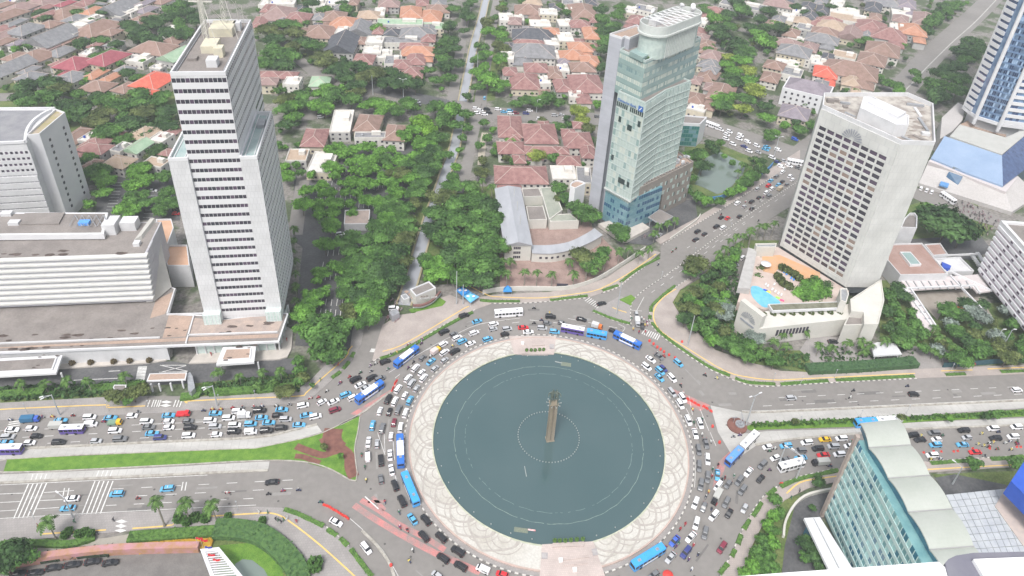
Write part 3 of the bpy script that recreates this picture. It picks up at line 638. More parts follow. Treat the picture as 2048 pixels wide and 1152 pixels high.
for a, b in (((388, 632), (372, 688)), ((0, 688), (320, 676)), ((334, 630), (408, 628)), ((376, 671), (555, 665)), ((335, 628), (350, 579))): strip(MB(), G8(a, b), .5, 8, 8.6).build('roof_kerb', white_paint, PD)
stains(PD, G8((0, 690), (300, 678), (320, 655), (0, 665)), 8.1, 13, .5, 1.6, seed=2); stains(PD, G8((0, 702), (200, 694), (200, 690), (0, 696)), 8.12, 8, .4, 1.2, seed=3)
stains(PD, G8((420, 668), (540, 664), (550, 645), (440, 650)), 8.1, 8, .4, 1.5, seed=4); stains(PD, G8((325, 674), (370, 670), (375, 650), (330, 655)), 8.1, 5, .4, .9, seed=8)
front = [G(-330, 741, 7), G(0, 708, 7), G(558, 686, 7)]
inner = offs(front, 5.5)
pale_glass = mat('pale_green_glass', (.45, .55, .52), (.6, .68, .66), .25, .6)
def glasswall(a, b, z0, z1, n, m=pale_glass):
    L = hypot(b[0]-a[0], b[1]-a[1]); t = atan2(b[1]-a[1], b[0]-a[0])
    for k in range(n): inst('glass_panel', beam_mesh(L/n-.15, .15, z1-z0, m, 'glass_panel'), PD, (a[0]+(b[0]-a[0])*(k+.5)/n, a[1]+(b[1]-a[1])*(k+.5)/n, z0), t)
    for k in range(n+1): inst('column', beam_mesh(.4, .5, z1-z0, white_clean, 'column'), PD, (a[0]+(b[0]-a[0])*k/n+.3*sin(t), a[1]+(b[1]-a[1])*k/n-.3*cos(t), z0), t)
glasswall(inner[0], G(332, 712, 1), .5, 7.1, 26); glasswall(G(395, 705, 1), G(552, 697, 1), .5, 7.1, 9); glasswall(G(558, 697, 1), G(578, 632, 1), .5, 7.1, 5)
MB().prism(G8((-330, 600), (0, 640), (330, 640), (332, 690), (-330, 715)), .1, 7.05).build('body', white_paint, PD)
MB().prism([G(395, 700, 1), G(550, 692, 1), G(572, 640, 1), G(410, 650, 1)], .1, 7.05).build('body', white_paint, PD)
for p in ([(-330, 760), (0, 742), (130, 738), (300, 727), (332, 722), (345, 712), (345, 700), (-330, 720)], [(378, 728), (430, 726), (445, 724), (558, 720), (575, 715), (583, 700), (586, 662), (575, 655), (400, 700)]): MB().prism(GP(p), -.1, .5).build('terrace_floor', mat('terrace_floor', (.5, .46, .42), (.42, .39, .36), .8, .4), PD)
for (x, y) in ((0, 0),):
    pass
# porte cochere roofs
for nm, pts, z, h in (('canopy', [(-60, 755), (112, 746), (125, 710), (-60, 720)], 6.2, .9), ('canopy', [(432, 729), (508, 724), (512, 692), (446, 694)], 6., 1.0)):
    MB().prism([G(*p, z) for p in pts], z-h, z).build(nm, white_clean, PD); q_ = shrink([G(*p, z) for p in pts], 1.4); MB().prism(q_, z, z+.5).build('roof', white_clean, PD); MB().prism(shrink(q_, .5), z+.3, z+.53).build('roof', concrete_roof if pts[0][0] < 0 else pink_roof, PD)
    for p in pts[:2]: g_ = G(*p, z); MB().tube((g_[0]+1, g_[1]+1, 0), (g_[0]+1, g_[1]+1, z-h), .3, n=8).build('column', white_clean, PD)
    stains(PD, [G(*p, z) for p in pts], z+.55, 6, .3, .9, seed=int(z*3)+len(nm))
plant_round = blobmesh('round_bush', 1., 1.7, mat('round_bush', (.09, .06, .035), (.16, .13, .06), .95, 2.), 14)
for k, (x, y) in enumerate([(144, 727), (181, 726), (227, 724.5), (259, 723), (298, 722)]): tag(inst('round_bush', plant_round, None, (*G(x, y, 1), .5)), f'round brown clipped bush on the left hotel terrace, {nth(k, 5)}', 'bush', 'bushes on the hotel terrace')
# ---------------------------------------------------------------- stepped louvred block
SB = bthing('stepped_hall', 'broad white hall with stepped horizontal louvres facing the boulevard, far left')
o_ = G(308, 602, 9); U2_, V2_ = uv(8.5); lou = mat('louvre_white', (.6, .6, .58), (.55, .55, .53), .75, .3); lou2 = mat('louvre_grey_wall', (.42, .41, .44), (.46, .46, .48), .8, .3)  # plain grey wall bands between the white louvres
NL = 9; zt = 29.
stepd = .55
for k in range(NL):
    z = 9+k*(zt-9)/NL; hh = (zt-9)/NL
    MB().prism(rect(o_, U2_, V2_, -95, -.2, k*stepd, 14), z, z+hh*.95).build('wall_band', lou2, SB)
    MB().prism(rect(o_, U2_, V2_, -95.5, .3-.35*k*0, k*stepd-.9, k*stepd+1.5), z+hh*.7, z+hh*1.02).build('louvre', lou, SB)
    for j in range(14): inst('slot_window', beam_mesh(2.6, .12, .35, win_dark, 'slot_window'), SB, (*rect(o_, U2_, V2_, -92+j*6.6, 0, k*stepd-.05, 0)[0], z+hh*.48), radians(8.5))
roofp = rect(o_, U2_, V2_, -95, -.5, NL*stepd, 27)
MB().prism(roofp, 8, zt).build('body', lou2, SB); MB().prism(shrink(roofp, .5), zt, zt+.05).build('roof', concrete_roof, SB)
stains(SB, rect(o_, U2_, V2_, -94, -8, NL*stepd+.5, NL*stepd+4), zt+.06, 16, .6, 1.6, seed=9)
side = [G(*p, z) for p, z in (((307, 602), 9), ((340, 578), 9))]
# sloping grey end wall
mb = MB(); a0, a1 = G(308, 601, 9), G(343, 572, 9); b0, b1 = G(268, 480, zt+1.5), G(300, 437, zt+1.5); c0_, c1_ = G(283, 470, zt+1.5), G(309, 436, zt+1.5)
mb.poly([(*a0, 8.5), (*a1, 8.5), (*c1_, zt+1.5), (*c0_, zt+1.5)]); mb.poly([(*c0_, zt+1.5), (*c1_, zt+1.5), (*b1, zt+1.5), (*b0, zt+1.5)]); mb.poly([(*a0, 8.5), (*c0_, zt+1.5), (*b0, zt+1.5), (*rect(o_, U2_, V2_, -3, 0, 0, 0)[0], 8.5)]); mb.poly([(*b0, zt+1.5), (*b1, zt+1.5), (*b1, 8.5), (*b0, 8.5)])
mb.build('end_wall', mat('grey_end_wall', (.4, .39, .36), (.46, .45, .42), .85, .2), SB)
# rooftop frame and plant rooms
fr = [G(*p, 32) for p in ((-330, 490), (0, 470), (207, 468), (216, 425), (0, 425), (-330, 430))]
MB().prism(fr, 29.5, 32).build('roof_beam', white_clean, SB); MB().prism(shrink(fr, 1.), 31.9, 32.05).build('roof', concrete_roof, SB)
MB().prism([G(*p, 32.2) for p in ((38, 450), (118, 449), (130, 427), (50, 428))], 32, 32.7).build('roof', concrete_roof, SB)
for (x, y, m) in ((15, 430, white_paint), (30, 448, white_paint), (170, 448, mat('tarpaulin_blue', (.1, .3, .7)))): MB().box((*G(x, y, 32), 32), (4, 2.5, 1.4), SA).build('roof_unit', m, SB)
for k in range(5):
    p, q_ = G(138+k*14, 452, 33), G(150+k*14, 430, 33); MB().tube((*p, 33), (*q_, 33), .15, n=4).tube((*q_, 33), (*G(164+k*14, 452, 33), 33), .15, n=4).build('roof_truss', grey_metal, SB)
for (x, y, dx, dy, dz) in ((224, 455, 5, 4, 5), (231, 437, 4, 3, 3), (262, 445, 6, 5, 4), (275, 480, 2.4, 2.4, 1.6)): MB().box((*G(x, y+10, zt), zt), (dx, dy, dz), SA).build('plant_room', white_paint, SB)
# block with the orange roofs behind the hall's end
OB = bthing('annex', 'two storey white annex with orange flat roofs between the stepped hall and the tower')
p = [G(*q_, 11) for q_ in ((325, 493), (375, 492), (380, 534), (335, 534))]; block(OB, 'wall', p, 0, 11, white_paint, mat('orange_roof', (.5, .3, .2), (.56, .36, .25), .9, .2), .8)
p = [G(*q_, 13) for q_ in ((312, 441), (343, 440), (348, 458), (336, 490), (325, 492))]; block(OB, 'wall', p, 0, 13, white_paint, MATS['orange_roof'], .8)
# ---------------------------------------------------------------- white hotel block far left
LB = bthing('hotel_block', 'broad white hotel block with a curved grey roof at the left edge')
z = 46; L1 = [G(*p, z) for p in ((-120, 292), (0, 286), (52, 273), (60, 273))]
lbA = [G(-260, 300, z), G(52, 286, z), G(111, 218, z), G(-260, 222, z)]
block(LB, 'wall', lbA, 0, z, white_paint, white_paint, 0)
lbB = [G(53, 274, z+1), G(80, 271, z+1), G(131, 228, z+1), G(112, 221, z+1)]
block(LB, 'stair_wing', lbB, 0, z+1, white_clean, mat('roof_garden', (.3, .27, .12), (.36, .3, .24), .9, .3), 1.)
crv = catmull([G(*p, z+.5) for p in ((48, 284), (52, 262), (65, 243), (86, 228), (102, 221))], 4)
MB().prism([G(-260, 298, z+.5)]+crv+[G(-260, 222, z+.5)], z, z+.6).build('curved_roof', mat('dark_grey_roof', (.2, .2, .22), (.26, .26, .27), .85, .2, fine=.1), LB)
strip(MB(), offs(crv, -.6), 1.1, z, z+1.5).build('parapet', white_clean, LB); strip(MB(), [G(-260, 300, z), G(50, 286, z)], .8, z, z+1.2).build('parapet', white_clean, LB); strip(MB(), [G(-260, 222, z), G(111, 219, z)], .8, z, z+1.2).build('parapet', white_clean, LB)
a, b = lbA[0], lbA[1]
facade(LB, a, b, 30, 42, 30, 4, .6, .42, (win_violet, win_dark), white_paint, .3, True)
facade(LB, a, b, 2, 30, 30, 8, .7, .25, (mat('blind_grey', (.42, .41, .43), (.5, .5, .52), .7, .5),), white_paint, .5, False)
for (p0, p1), n in (((lbB[1], lbB[2]), 12),):
    for fx in (.25, .8):
        for k in range(n):
            x, y = p0[0]+(p1[0]-p0[0])*fx, p0[1]+(p1[1]-p0[1])*fx; t = atan2(p1[1]-p0[1], p1[0]-p0[0]); inst('window', beam_mesh(1.2, .2, 1.3, win_dark, 'window'), LB, (x+.1*sin(t), y-.1*cos(t), 5+k*3.3), t)
x, y = lbB[0]; t = atan2(lbB[1][1]-lbB[0][1], lbB[1][0]-lbB[0][0])
for k in range(12): inst('window', beam_mesh(.9, .2, 1.3, win_dark, 'window'), LB, (x+.4, y-.06, 5+k*3.3), t)
# ---------------------------------------------------------------- grey green glass tower (middle)
MT = bthing('glass_tower', 'pale green glass office tower with a rounded roof crown and brown stone base')
gg1 = mat('green_glass', (.22, .31, .30), (.30, .39, .37), .18, .12, spec=.6); gg2 = mat('light_blind_glass', (.36, .43, .41), (.47, .54, .50), .25, .5); gg3 = mat('green_glass_deep', (.15, .24, .25), (.2, .29, .29), .12, .3, spec=.7); gopen = mat('open_window', (.03, .05, .05), rough=.3)
gg4 = mat('bright_blind_glass', (.44, .48, .43), (.5, .54, .49), .4, .5)
ggframe = mat('green_frame', (.4, .47, .45), (.46, .52, .5), .4, .4)
up_ = [(55.3, 298.9), (85.8, 331.8)]; Lk = G(1240, 102, 90)
d1 = (up_[1][0]-up_[0][0], up_[1][1]-up_[0][1]); d0 = (Lk[0]-up_[0][0], Lk[1]-up_[0][1])
upper = [up_[0], up_[1], (up_[1][0]+d0[0]*1.6, up_[1][1]+d0[1]*1.6), Lk]
block(MT, 'upper_wall', upper, 70, 90, gg1, concrete_roof, .9, .5, ggframe)
for z0 in range(4): 
    facade(MT, upper[0], upper[1], 71.5+z0*4.5, 75.5+z0*4.5, 40, 1, .8, .48, (gg4, gg4, gg1, gg2), gg1, .16, False)
    facade(MT, upper[3], upper[0], 71.5+z0*4.5, 75.5+z0*4.5, 12, 1, .8, .48, (gg4, gg4, gg2) if z0 != 2 else (gg3, gg1), gg1, .16, False)
lo0, lo1 = G(1291, 208, 72), G(1381.5, 163.5, 72); loL = G(1236.7, 184, 72); Lk2 = (loL[0], loL[1])
mid_ = ((lo0[0]+lo1[0])/2-1.2, (lo0[1]+lo1[1])/2+1.4)
lower = [lo0, mid_, lo1, (lo1[0]+(loL[0]-lo0[0]), lo1[1]+(loL[1]-lo0[1])), loL]
block(MT, 'lower_wall', lower, 20, 72, gg1, concrete_roof, .7, .45, ggframe)
facade(MT, lower[4], lower[0], 20.5, 71.8, 9, 14, .9, .88, (gg2, gg2, gg4, gg2, gg1), ggframe, .2, True)
facade(MT, lower[0], lower[1], 20.5, 71.8, 15, 14, .72, .93, (gg2, gg1), ggframe, .5, True, stuff=True); facade(MT, lower[1], lower[2], 20.5, 71.8, 15, 14, .72, .93, (gg2, gg1), ggframe, .5, True, stuff=True)
# dark band of open windows and the sign
a, b = lower[4], lower[0]; t = atan2(b[1]-a[1], b[0]-a[0]); L = hypot(b[0]-a[0], b[1]-a[1])
for k in range(14):
    if k in (6,): continue
    s = (k+.5)/14; inst('open_window', beam_mesh(L/14*.62, .1, 2.2, gopen, 'open_window'), MT, (a[0]+(b[0]-a[0])*s+.3*sin(t), a[1]+(b[1]-a[1])*s-.3*cos(t), 65.4), t)
def text(s, parent, loc, size, t, m, up_tilt=pi/2, ext=.05, name="lettering"):
    c = bpy.data.curves.new(name, "FONT"); c.body = s; c.size = size; c.extrude = ext; tmp = bpy.data.objects.new("tmp", c); COL.objects.link(tmp); dg = bpy.context.evaluated_depsgraph_get(); dg.update(); me = bpy.data.meshes.new_from_object(tmp.evaluated_get(dg)); bpy.data.objects.remove(tmp); me.materials.clear(); me.materials.append(m)
    o = bpy.data.objects.new(name, me); COL.objects.link(o); o.parent = parent; o.location = loc; o.rotation_euler = (up_tilt, 0, t); return o
    c = bpy.data.curves.new(name, 'FONT'); c.body = s; c.size = size; c.extrude = ext; c.materials.append(m); o = bpy.data.objects.new(name, c); COL.objects.link(o); o.parent = parent; o.location = loc; o.rotation_euler = (up_tilt, 0, t); return o
logo_blue = mat('logo_blue', (.03, .12, .4), rough=.5)
text('Deutsche Bank', MT, (a[0]+(b[0]-a[0])*.04+.45*sin(t), a[1]+(b[1]-a[1])*.04-.45*cos(t), 68.3), 1.75, t, logo_blue)
s = .88; lp = (a[0]+(b[0]-a[0])*s+.4*sin(t), a[1]+(b[1]-a[1])*s-.4*cos(t))
lg = MB().box((0, 0, 0), (2.6, .1, 2.6)).build('logo_panel', logo_blue, MT); lg.location = (*lp, 67.6); lg.rotation_euler = (0, 0, t)
sl_ = MB(); sl_.v = [(-.8, -.09, .5), (-.3, -.09, .5), (.8, -.09, 2.1), (.3, -.09, 2.1)]; sl_.f = [(0, 1, 2, 3)]; sl_ = sl_.build('logo_slash', white_clean, MT); sl_.location = (*lp, 67.6); sl_.rotation_euler = (0, 0, t)
for k, (s, z_) in enumerate(((.55, 56), (.62, 56), (.9, 60), (.2, 58), (.12, 37), (.5, 27), (.58, 27), (.66, 27), (.84, 27))): inst('open_window', beam_mesh(1.5, .1, 2.8, gopen, 'open_window2'), MT, (a[0]+(b[0]-a[0])*s+.26*sin(t), a[1]+(b[1]-a[1])*s-.26*cos(t), z_), t)
# grey service wall
gw = pavers('grey_wall_panels', (.4, .41, .45), (.37, .38, .42), (.34, .35, .39), 2., .7, 1., True)
gL, gRr = G(1219, 71, 95), G(1244, 79, 95); gb = G(1259.6, 79, 95); gb2 = (gb[0]+(upper[2][0]-Lk[0])*.5, gb[1]+(upper[2][1]-Lk[1])*.5)
block(MT, 'service_wall', [gL, gRr, G(1250, 76, 95), gb, (gb[0]+8, gb[1]+9), (gL[0]+14, gL[1]+14)], 0, 95, gw, pink_roof, 1., .4, white_clean)
MB().prism([Lk, (Lk[0]+.1, Lk[1]+12), (gL[0]+8, gL[1]+8), gRr], 0, 89.9).build('service_wall', gw, MT)
# crown: stadium shaped drum with ring beam and lattice
ca, cb = G(1312, 48, 104), G(1372, 26, 104); t = atan2(cb[1]-ca[1], cb[0]-ca[0]); cw = 6.6
def stadium(r, e=0):
    pts = []
    for k in range(13): a_ = t+pi/2+pi*k/12; pts.append((ca[0]+r*cos(a_), ca[1]+r*sin(a_)))
    for k in range(13): a_ = t-pi/2+pi*k/12; pts.append((cb[0]+r*cos(a_)*(.35 if e == 0 else 1), cb[1]+r*sin(a_)*(.35 if e == 0 else 1))) if 0 else pts.append((cb[0]+r*cos(a_), cb[1]+r*sin(a_)))
    return pts
cr = mat('crown_cladding', (.46, .49, .47), (.53, .55, .53), .6, .4)
MB().prism(stadium(cw), 90, 101.2).build('crown_drum', gg2, MT); MB().prism(stadium(cw+1.1), 100.4, 101.2).build('crown_ledge', cr, MT)
mb = MB(); o1, i1 = stadium(cw+.5), stadium(cw)
for k in range(len(o1)): j = (k+1) % len(o1); mb.prism([o1[k], o1[j], i1[j], i1[k]], 101.2, 105)
mb.build('crown_wall', cr, MT); MB().prism(stadium(cw-.1), 101.2, 101.4).build('roof', mat('crown_floor', (.3, .25, .25), (.4, .42, .4), .9, .5), MT)
st_ = stadium(cw+.06)
for k in range(13, 40):
    pass
L = hypot(cb[0]-ca[0], cb[1]-ca[1])
for k in range(18):
    s = (k+.5)/18; x, y = ca[0]+(cb[0]-ca[0])*s+(cw+.15)*sin(t), ca[1]+(cb[1]-ca[1])*s-(cw+.15)*cos(t); inst('crown_fin', beam_mesh(.5, .3, 10.2, cr, 'crown_fin'), MT, (x, y, 90), t)
for k in range(7):
    s0, s1 = k/6.5, (k+1)/6.5; q0 = (ca[0]+(cb[0]-ca[0])*s0-cw*sin(t), ca[1]+(cb[1]-ca[1])*s0+cw*cos(t)); q1 = (ca[0]+(cb[0]-ca[0])*s1+cw*sin(t), ca[1]+(cb[1]-ca[1])*s1-cw*cos(t))
    q2 = (ca[0]+(cb[0]-ca[0])*s1-cw*sin(t), ca[1]+(cb[1]-ca[1])*s1+cw*cos(t)); q3 = (ca[0]+(cb[0]-ca[0])*s0+cw*sin(t), ca[1]+(cb[1]-ca[1])*s0-cw*cos(t))
    MB().tube((*q0, 104.8), (*q1, 104.8), .16, n=4).build('crown_beam', white_clean, MT); MB().tube((*q2, 104.8), (*q3, 104.7), .16, n=4).build('crown_beam', white_clean, MT)
MB().box((*G(1312, 45, 102), 101.4), (6, 4, 2.4), t).build('crown_plant', white_paint, MT)
dish_me = MB().lathe((0, 0, 0), [(.1, 0), (.9, .25), (1.3, .7)], 12).mesh('dish', white_clean)
for x, y, z_ in ((1363, 12, 106), (1385, 12, 106), (1388, 20, 105), (1308, 22, 106), (1310, 34, 103)):
    o = inst('satellite_dish', dish_me, MT, (*G(x, y, z_), z_), 0); o.rotation_euler = (1.1, 0, R.uniform(0, 6)); MB().tube((*G(x, y, z_), z_-5), (*G(x, y, z_), z_), .12, n=5).build('dish_post', grey_metal, MT)
MB().prism([G(*p, 91.5) for p in ((1259, 105), (1285, 118), (1305, 107), (1279, 95))], 90, 92.2).build('roof_pavilion', gg1, MT)
rg = blobmesh('roof_shrub', 1.4, 1.6, mat('roof_shrub', (.07, .13, .05), (.12, .2, .07), .95, 1.), 12)
for k, (x, y) in enumerate(((1270, 108), (1279, 112), (1287, 116), (1294, 114), (1301, 110), (1307, 106))): tag(inst('roof_shrub', rg, None, (*G(x, y, 90.5), 90.1)), f'shrub in the roof garden of the glass tower, {nth(k, 6)}', 'shrub', 'roof garden shrubs')
# lower blue glass foot
fb0, fb1, fbL = (57.4-2.6, 295+1.2), (lo1[0]-1, lo1[1]+1), (loL[0]+.5, loL[1]+.8)
foot = [(lo0[0]-.2, lo0[1]+1.2), (lo0[0]+18, lo0[1]+15), (loL[0]+18, loL[1]+15), (loL[0]+.6, loL[1]+1)]
bg1 = mat('blue_glass', (.1, .22, .27), (.2, .33, .37), .12, .3, spec=.8); bg2 = mat('deep_blue_glass', (.02, .07, .15), (.04, .11, .2), .1, .3, spec=.8)
block(MT, 'foot_wall', foot, .2, 20, bg1)
MB().prism([(p_[0], p_[1]) for p_ in shrink(lower[:1]+lower[1:], -.5)], 19.6, 20.3).build('belt', cr, MT)
for zz in (3, 7.6, 11.6, 16): facade(MT, foot[3], foot[0], zz, zz+3.6, 12, 1, .8, .55, (bg2, bg2, bg1) if zz < 15 else (gg2,), bg1, .12, False); facade(MT, foot[0], foot[1], zz, zz+3.6, 14, 1, .8, .55, (bg2, bg1), bg1, .12, False)
# terrace deck round the foot
MB().prism([G(*p, 2.) for p in ((1196, 447), (1240, 478), (1254, 480), (1300, 455), (1262, 430))], .1, 2.).build('terrace', mat('terrace_floor', (.5, .46, .42)), MT)
# stone podium
SP = bthing('stone_podium', 'brown stone clad podium with square windows and tall entrance openings beside the glass tower')
stone = pavers('brown_stone', (.24, .21, .19), (.28, .25, .22), (.2, .18, .16), 1.4, .8, .5, True)
s0, s1, s2 = G(1281, 378, 24), G(1387, 326, 24), G(1357, 305, 24); s3 = (s0[0]-12, s0[1]+14)
stp = [s0, s1, s2, (s2[0]-24, s2[1]-8), s3]
L = hypot(s1[0]-s0[0], s1[1]-s0[1]); t = atan2(s1[1]-s0[1], s1[0]-s0[0]); ux, uy = cos(t), sin(t)
def al(s, d=0.): return (s0[0]+ux*L*s-uy*d, s0[1]+uy*L*s+ux*d)
op0, op1 = .04, .47
MB().prism([al(op1), s1, s2, (s2[0]-24, s2[1]-8), s3, al(.03, 9), al(op1, 9)], .2, 24).build('wall', stone, SP)
MB().prism([s0, al(op1), al(op1, 9), al(.03, 9), s3], 13.5, 24).build('wall', stone, SP)
for a_, b_ in ((0, .035), (.16, .185), (.3, .33)): MB().prism([al(a_, .02), al(b_, .02), al(b_, 1.6), al(a_, 1.6)], .2, 13.5).build('pier', stone, SP)
MB().prism(shrink(stp, .5), 23.97, 24.05).build('roof', pink_roof, SP); mb = MB(); inn = shrink(stp, .5); out = shrink(stp, -.02)
for k in range(5): j = (k+1) % 5; mb.prism([out[k], out[j], inn[j], inn[k]], 23.96, 24.9)
mb.build('parapet', stone, SP)
for row in range(4):
    for k in range(10):
        s = .07+k*.098+(.02 if row % 2 else -.01)
        if row < 2 and s < .5: continue
        z_ = 3+row*5.2+(.6 if k % 3 == 0 else 0)
        inst('window', beam_mesh(1., .12, 2.2, gg2, 'window'), SP, (*al(s, -.05), z_), t); inst('window', beam_mesh(.9, .12, 2.2, gopen if (k+row) % 2 else gg2, 'window'), SP, (*al(s+.022, -.05), z_), t)
for k in range(16): s = .1+k*.055; inst('roof_vent', beam_mesh(1.4, 1., .7, concrete_roof, 'roof_vent'), SP, (*al(s, 1.6), 24.05), t)
for k in range(14): tag(MB().box((*G(1352+R.uniform(0, 25), 320+R.uniform(-8, 8), 24.5), 24.05), (R.uniform(.8, 2), R.uniform(.8, 2), R.uniform(.6, 1.6)), R.uniform(0, 1)).build('roof_unit', R.choice((white_paint, grey_metal))), f'small pale unit among the clutter on the stone podium roof, {nth(k, 14)}', 'roof unit', 'clutter on the stone podium roof')
cp = [G(*p, 6.5) for p in ((1296, 434), (1322, 449), (1347, 433), (1319, 418))]; CP = bthing('entrance_canopy', 'square grey canopy in front of the brown stone podium', 'canopy')
MB().prism(cp, 5.9, 6.5).build('slab', grey_metal, CP); MB().prism(shrink(cp, .4), 6.5, 6.56).build('roof', concrete_roof, CP)
for p_ in shrink(cp, 1.)[:3]: MB().tube((*p_, 0), (*p_, 5.9), .25, n=8).build('column', grey_metal, CP)
struct(MB().prism(GP([(1196, 440), (1240, 485), (1300, 490), (1320, 478), (1395, 435), (1390, 400), (1370, 400), (1280, 440)]), -.24, .1).build('forecourt', asphalt_dark))
# D shaped pavilion
DP = bthing('round_pavilion', 'white D shaped stair pavilion with a flat brown top beside the grey tower wall')
zc = 15.5; c = catmull([G(*p, zc) for p in ((1140, 375), (1142, 368), (1152, 363), (1164, 365), (1171, 369))], 5); dp = c+[G(1150, 379, zc)]
block(DP, 'wall', dp, 0, zc, white_clean, pink_roof, .8, .5, white_clean)
# ---------------------------------------------------------------- hotel with square windows
HT = bthing('hotel_tower', 'white slab hotel tower with a grid of windows and a fan emblem')
hp = [G(*p, 80) for p in ((1643, 217), (1801, 289), (1868, 291), (1864, 214), (1813.5, 192), (1646, 192.5))]
hclad = pavers('hotel_cladding', (.54, .54, .52), (.52, .52, .5), (.48, .48, .47), 3.2, .75, 1., True)
block(HT, 'wall', hp, 7.5, 80, hclad, mat('weathered_roof', (.46, .43, .39), (.27, .24, .22), .9, .25, fine=.15, lo=.4, hi=.62), 1.8, .5, white_paint)
a, b = hp[0], hp[1]; L = hypot(b[0]-a[0], b[1]-a[1]); t = atan2(b[1]-a[1], b[0]-a[0]); m0, m1 = 1.2/L, 1-2.8/L
A2 = (a[0]+(b[0]-a[0])*m0, a[1]+(b[1]-a[1])*m0); B2 = (a[0]+(b[0]-a[0])*m1, a[1]+(b[1]-a[1])*m1)
facade(HT, A2, B2, 9.5, 72.8, 8, 21, .8, .62, (win_dark, win_dark, win_dark, win_dark, win_violet, win_violet, win_violet, win_brown), hclad, .3, True)
MB().prism([a, A2, (A2[0]+.4*sin(t), A2[1]-.4*cos(t)), (a[0]+.4*sin(t), a[1]-.4*cos(t))], 7.5, 80).build('facade_frame', hclad, HT)
MB().prism([B2, b, (b[0]+.4*sin(t), b[1]-.4*cos(t)), (B2[0]+.4*sin(t), B2[1]-.4*cos(t))], 7.5, 80).build('facade_frame', hclad, HT)
MB().prism([A2, B2, (B2[0]+.4*sin(t), B2[1]-.4*cos(t)), (A2[0]+.4*sin(t), A2[1]-.4*cos(t))], 72.8, 80).build('facade_frame', hclad, HT)
MB().prism([A2, B2, (B2[0]+.4*sin(t), B2[1]-.4*cos(t)), (A2[0]+.4*sin(t), A2[1]-.4*cos(t))], 7.5, 9.5).build('facade_frame', hclad, HT)
emb = mat('emblem_grey', (.25, .26, .3), (.32, .33, .36), .5, 1.)
def emblem(T, c, r, t, n=11, span=pi):
    """fan of rays on a wall, c its centre (x, y, z)"""
    for k in range(n):
        a_ = span*(k+.5)/n+(pi-span)/2; mb = MB(); r0, r1 = r*.25, r
        for s_ in (1,):
            w0, w1 = .16*r*.25, .16*r
            pts = [(r0*cos(a_)-w0*sin(a_)*.35, r0*sin(a_)+w0*cos(a_)*.35), (r1*cos(a_)-w1*sin(a_)*.5, r1*sin(a_)+w1*cos(a_)*.5), (r1*cos(a_)+w1*sin(a_)*.5, r1*sin(a_)-w1*cos(a_)*.5), (r0*cos(a_)+w0*sin(a_)*.35, r0*sin(a_)-w0*cos(a_)*.35)]
            mb.poly([(c[0]+x*cos(t)+.12*sin(t), c[1]+x*sin(t)-.12*cos(t), c[2]+z_) for x, z_ in pts])
        mb.build('emblem_ray', emb, T)
cx_ = (a[0]+(b[0]-a[0])*.475+.78*sin(t), a[1]+(b[1]-a[1])*.475-.78*cos(t)); emblem(HT, (*cx_, 73.4), 4.6, t)
for z_ in (): pass
ph = [G(*p, 84) for p in ((1718, 222), (1790, 256), (1815, 256), (1816, 238), (1745, 200), (1725, 200))]
block(HT, 'penthouse', ph, 80, 85, white_paint, white_paint, .6); MB().prism([G(*p, 86) for p in ((1735, 205), (1795, 236), (1812, 226), (1755, 200))], 85, 86.5).build('penthouse_roof', white_clean, HT)
band = shrink(hp, .8); MB().prism(band, 3.5, 7.5).build('dark_band', mat('dark_panel', (.07, .08, .09), (.1, .11, .12), .5, .5), HT)
# gear on the hotel roof
for k, (x, y, dx, dy, dz) in enumerate(((1660, 205, 3, 2, 1.6), (1672, 203, 2, 2, 1.2), (1690, 208, 4, 1.2, .8), (1835, 225, 1.2, 9, .5), (1846, 250, 1.2, 12, .6), (1850, 270, 3, 2, 1.2), (1840, 278, 6, 1.2, .7), (1815, 280, 5, 1.2, .7), (1700, 230, 5, 1, .4), (1690, 215, 2, 2, .8), (1830, 212, 7, 1.4, .9))): MB().box((*G(x, y, 80), 80), (dx, dy, dz), radians(-53 if k in (8, 6, 7) else -8)).build('roof_gear', R.choice((grey_metal, white_paint, concrete_roof)), HT)
stains(HT, [G(*p, 80) for p in ((1660, 215), (1690, 210), (1800, 280), (1850, 280), (1855, 225), (1820, 220), (1820, 265), (1790, 265))], 80.06, 26, .5, 1.8, mat('roof_damp', (.2, .17, .15), (.3, .26, .23), .9, .5), seed=6)
# pool podium
PP = bthing('hotel_podium', 'cream hotel podium wall with fan emblem around the raised pool deck')
pwall = mat('podium_cream', (.5, .49, .45), (.56, .54, .5), .8, .15, fine=.05)
deck_z = 6.
deck = [G(*p, deck_z) for p in ((1475, 603), (1510, 492), (1556, 494), (1698, 582), (1680, 614), (1545, 624))]
MB().prism(deck, 0, deck_z).build('deck', mat('deck_stone', (.45, .36, .32), (.5, .42, .38), .85, .3), PP)
MB().poly([(*p, deck_z+.03) for p in [G(*q_, deck_z) for q_ in ((1524, 512), (1560, 510), (1640, 545), (1640, 560), (1600, 565), (1590, 548), (1562, 530), (1548, 548), (1526, 543))]]).build('terracotta_deck', mat('terracotta', (.55, .3, .15), (.5, .32, .2), .85, .4), PP)
pl = catmull([G(*p, deck_z) for p in ((1502, 575), (1510, 572), (1522, 576), (1545, 592), (1560, 604), (1555, 612), (1530, 615), (1515, 605), (1503, 590))], 3, True)
MB().prism(pl, deck_z, deck_z+.12).build('swimming_pool', mat('pool_blue', (.12, .42, .6), (.2, .5, .66), .08, .4), PP)
def wall_(pts, z0, z1, wd, T=PP, m=pwall, name='wall'):
    for k in range(len(pts)-1): strip(MB(), pts[k:k+2], wd, z0, z1-.003*k).build(name, m, T)
W16 = lambda *p: [G(x, y, 12) for x, y in p]
w1 = W16((1482, 590), (1525, 614)); fl = [w1[0], w1[1]]
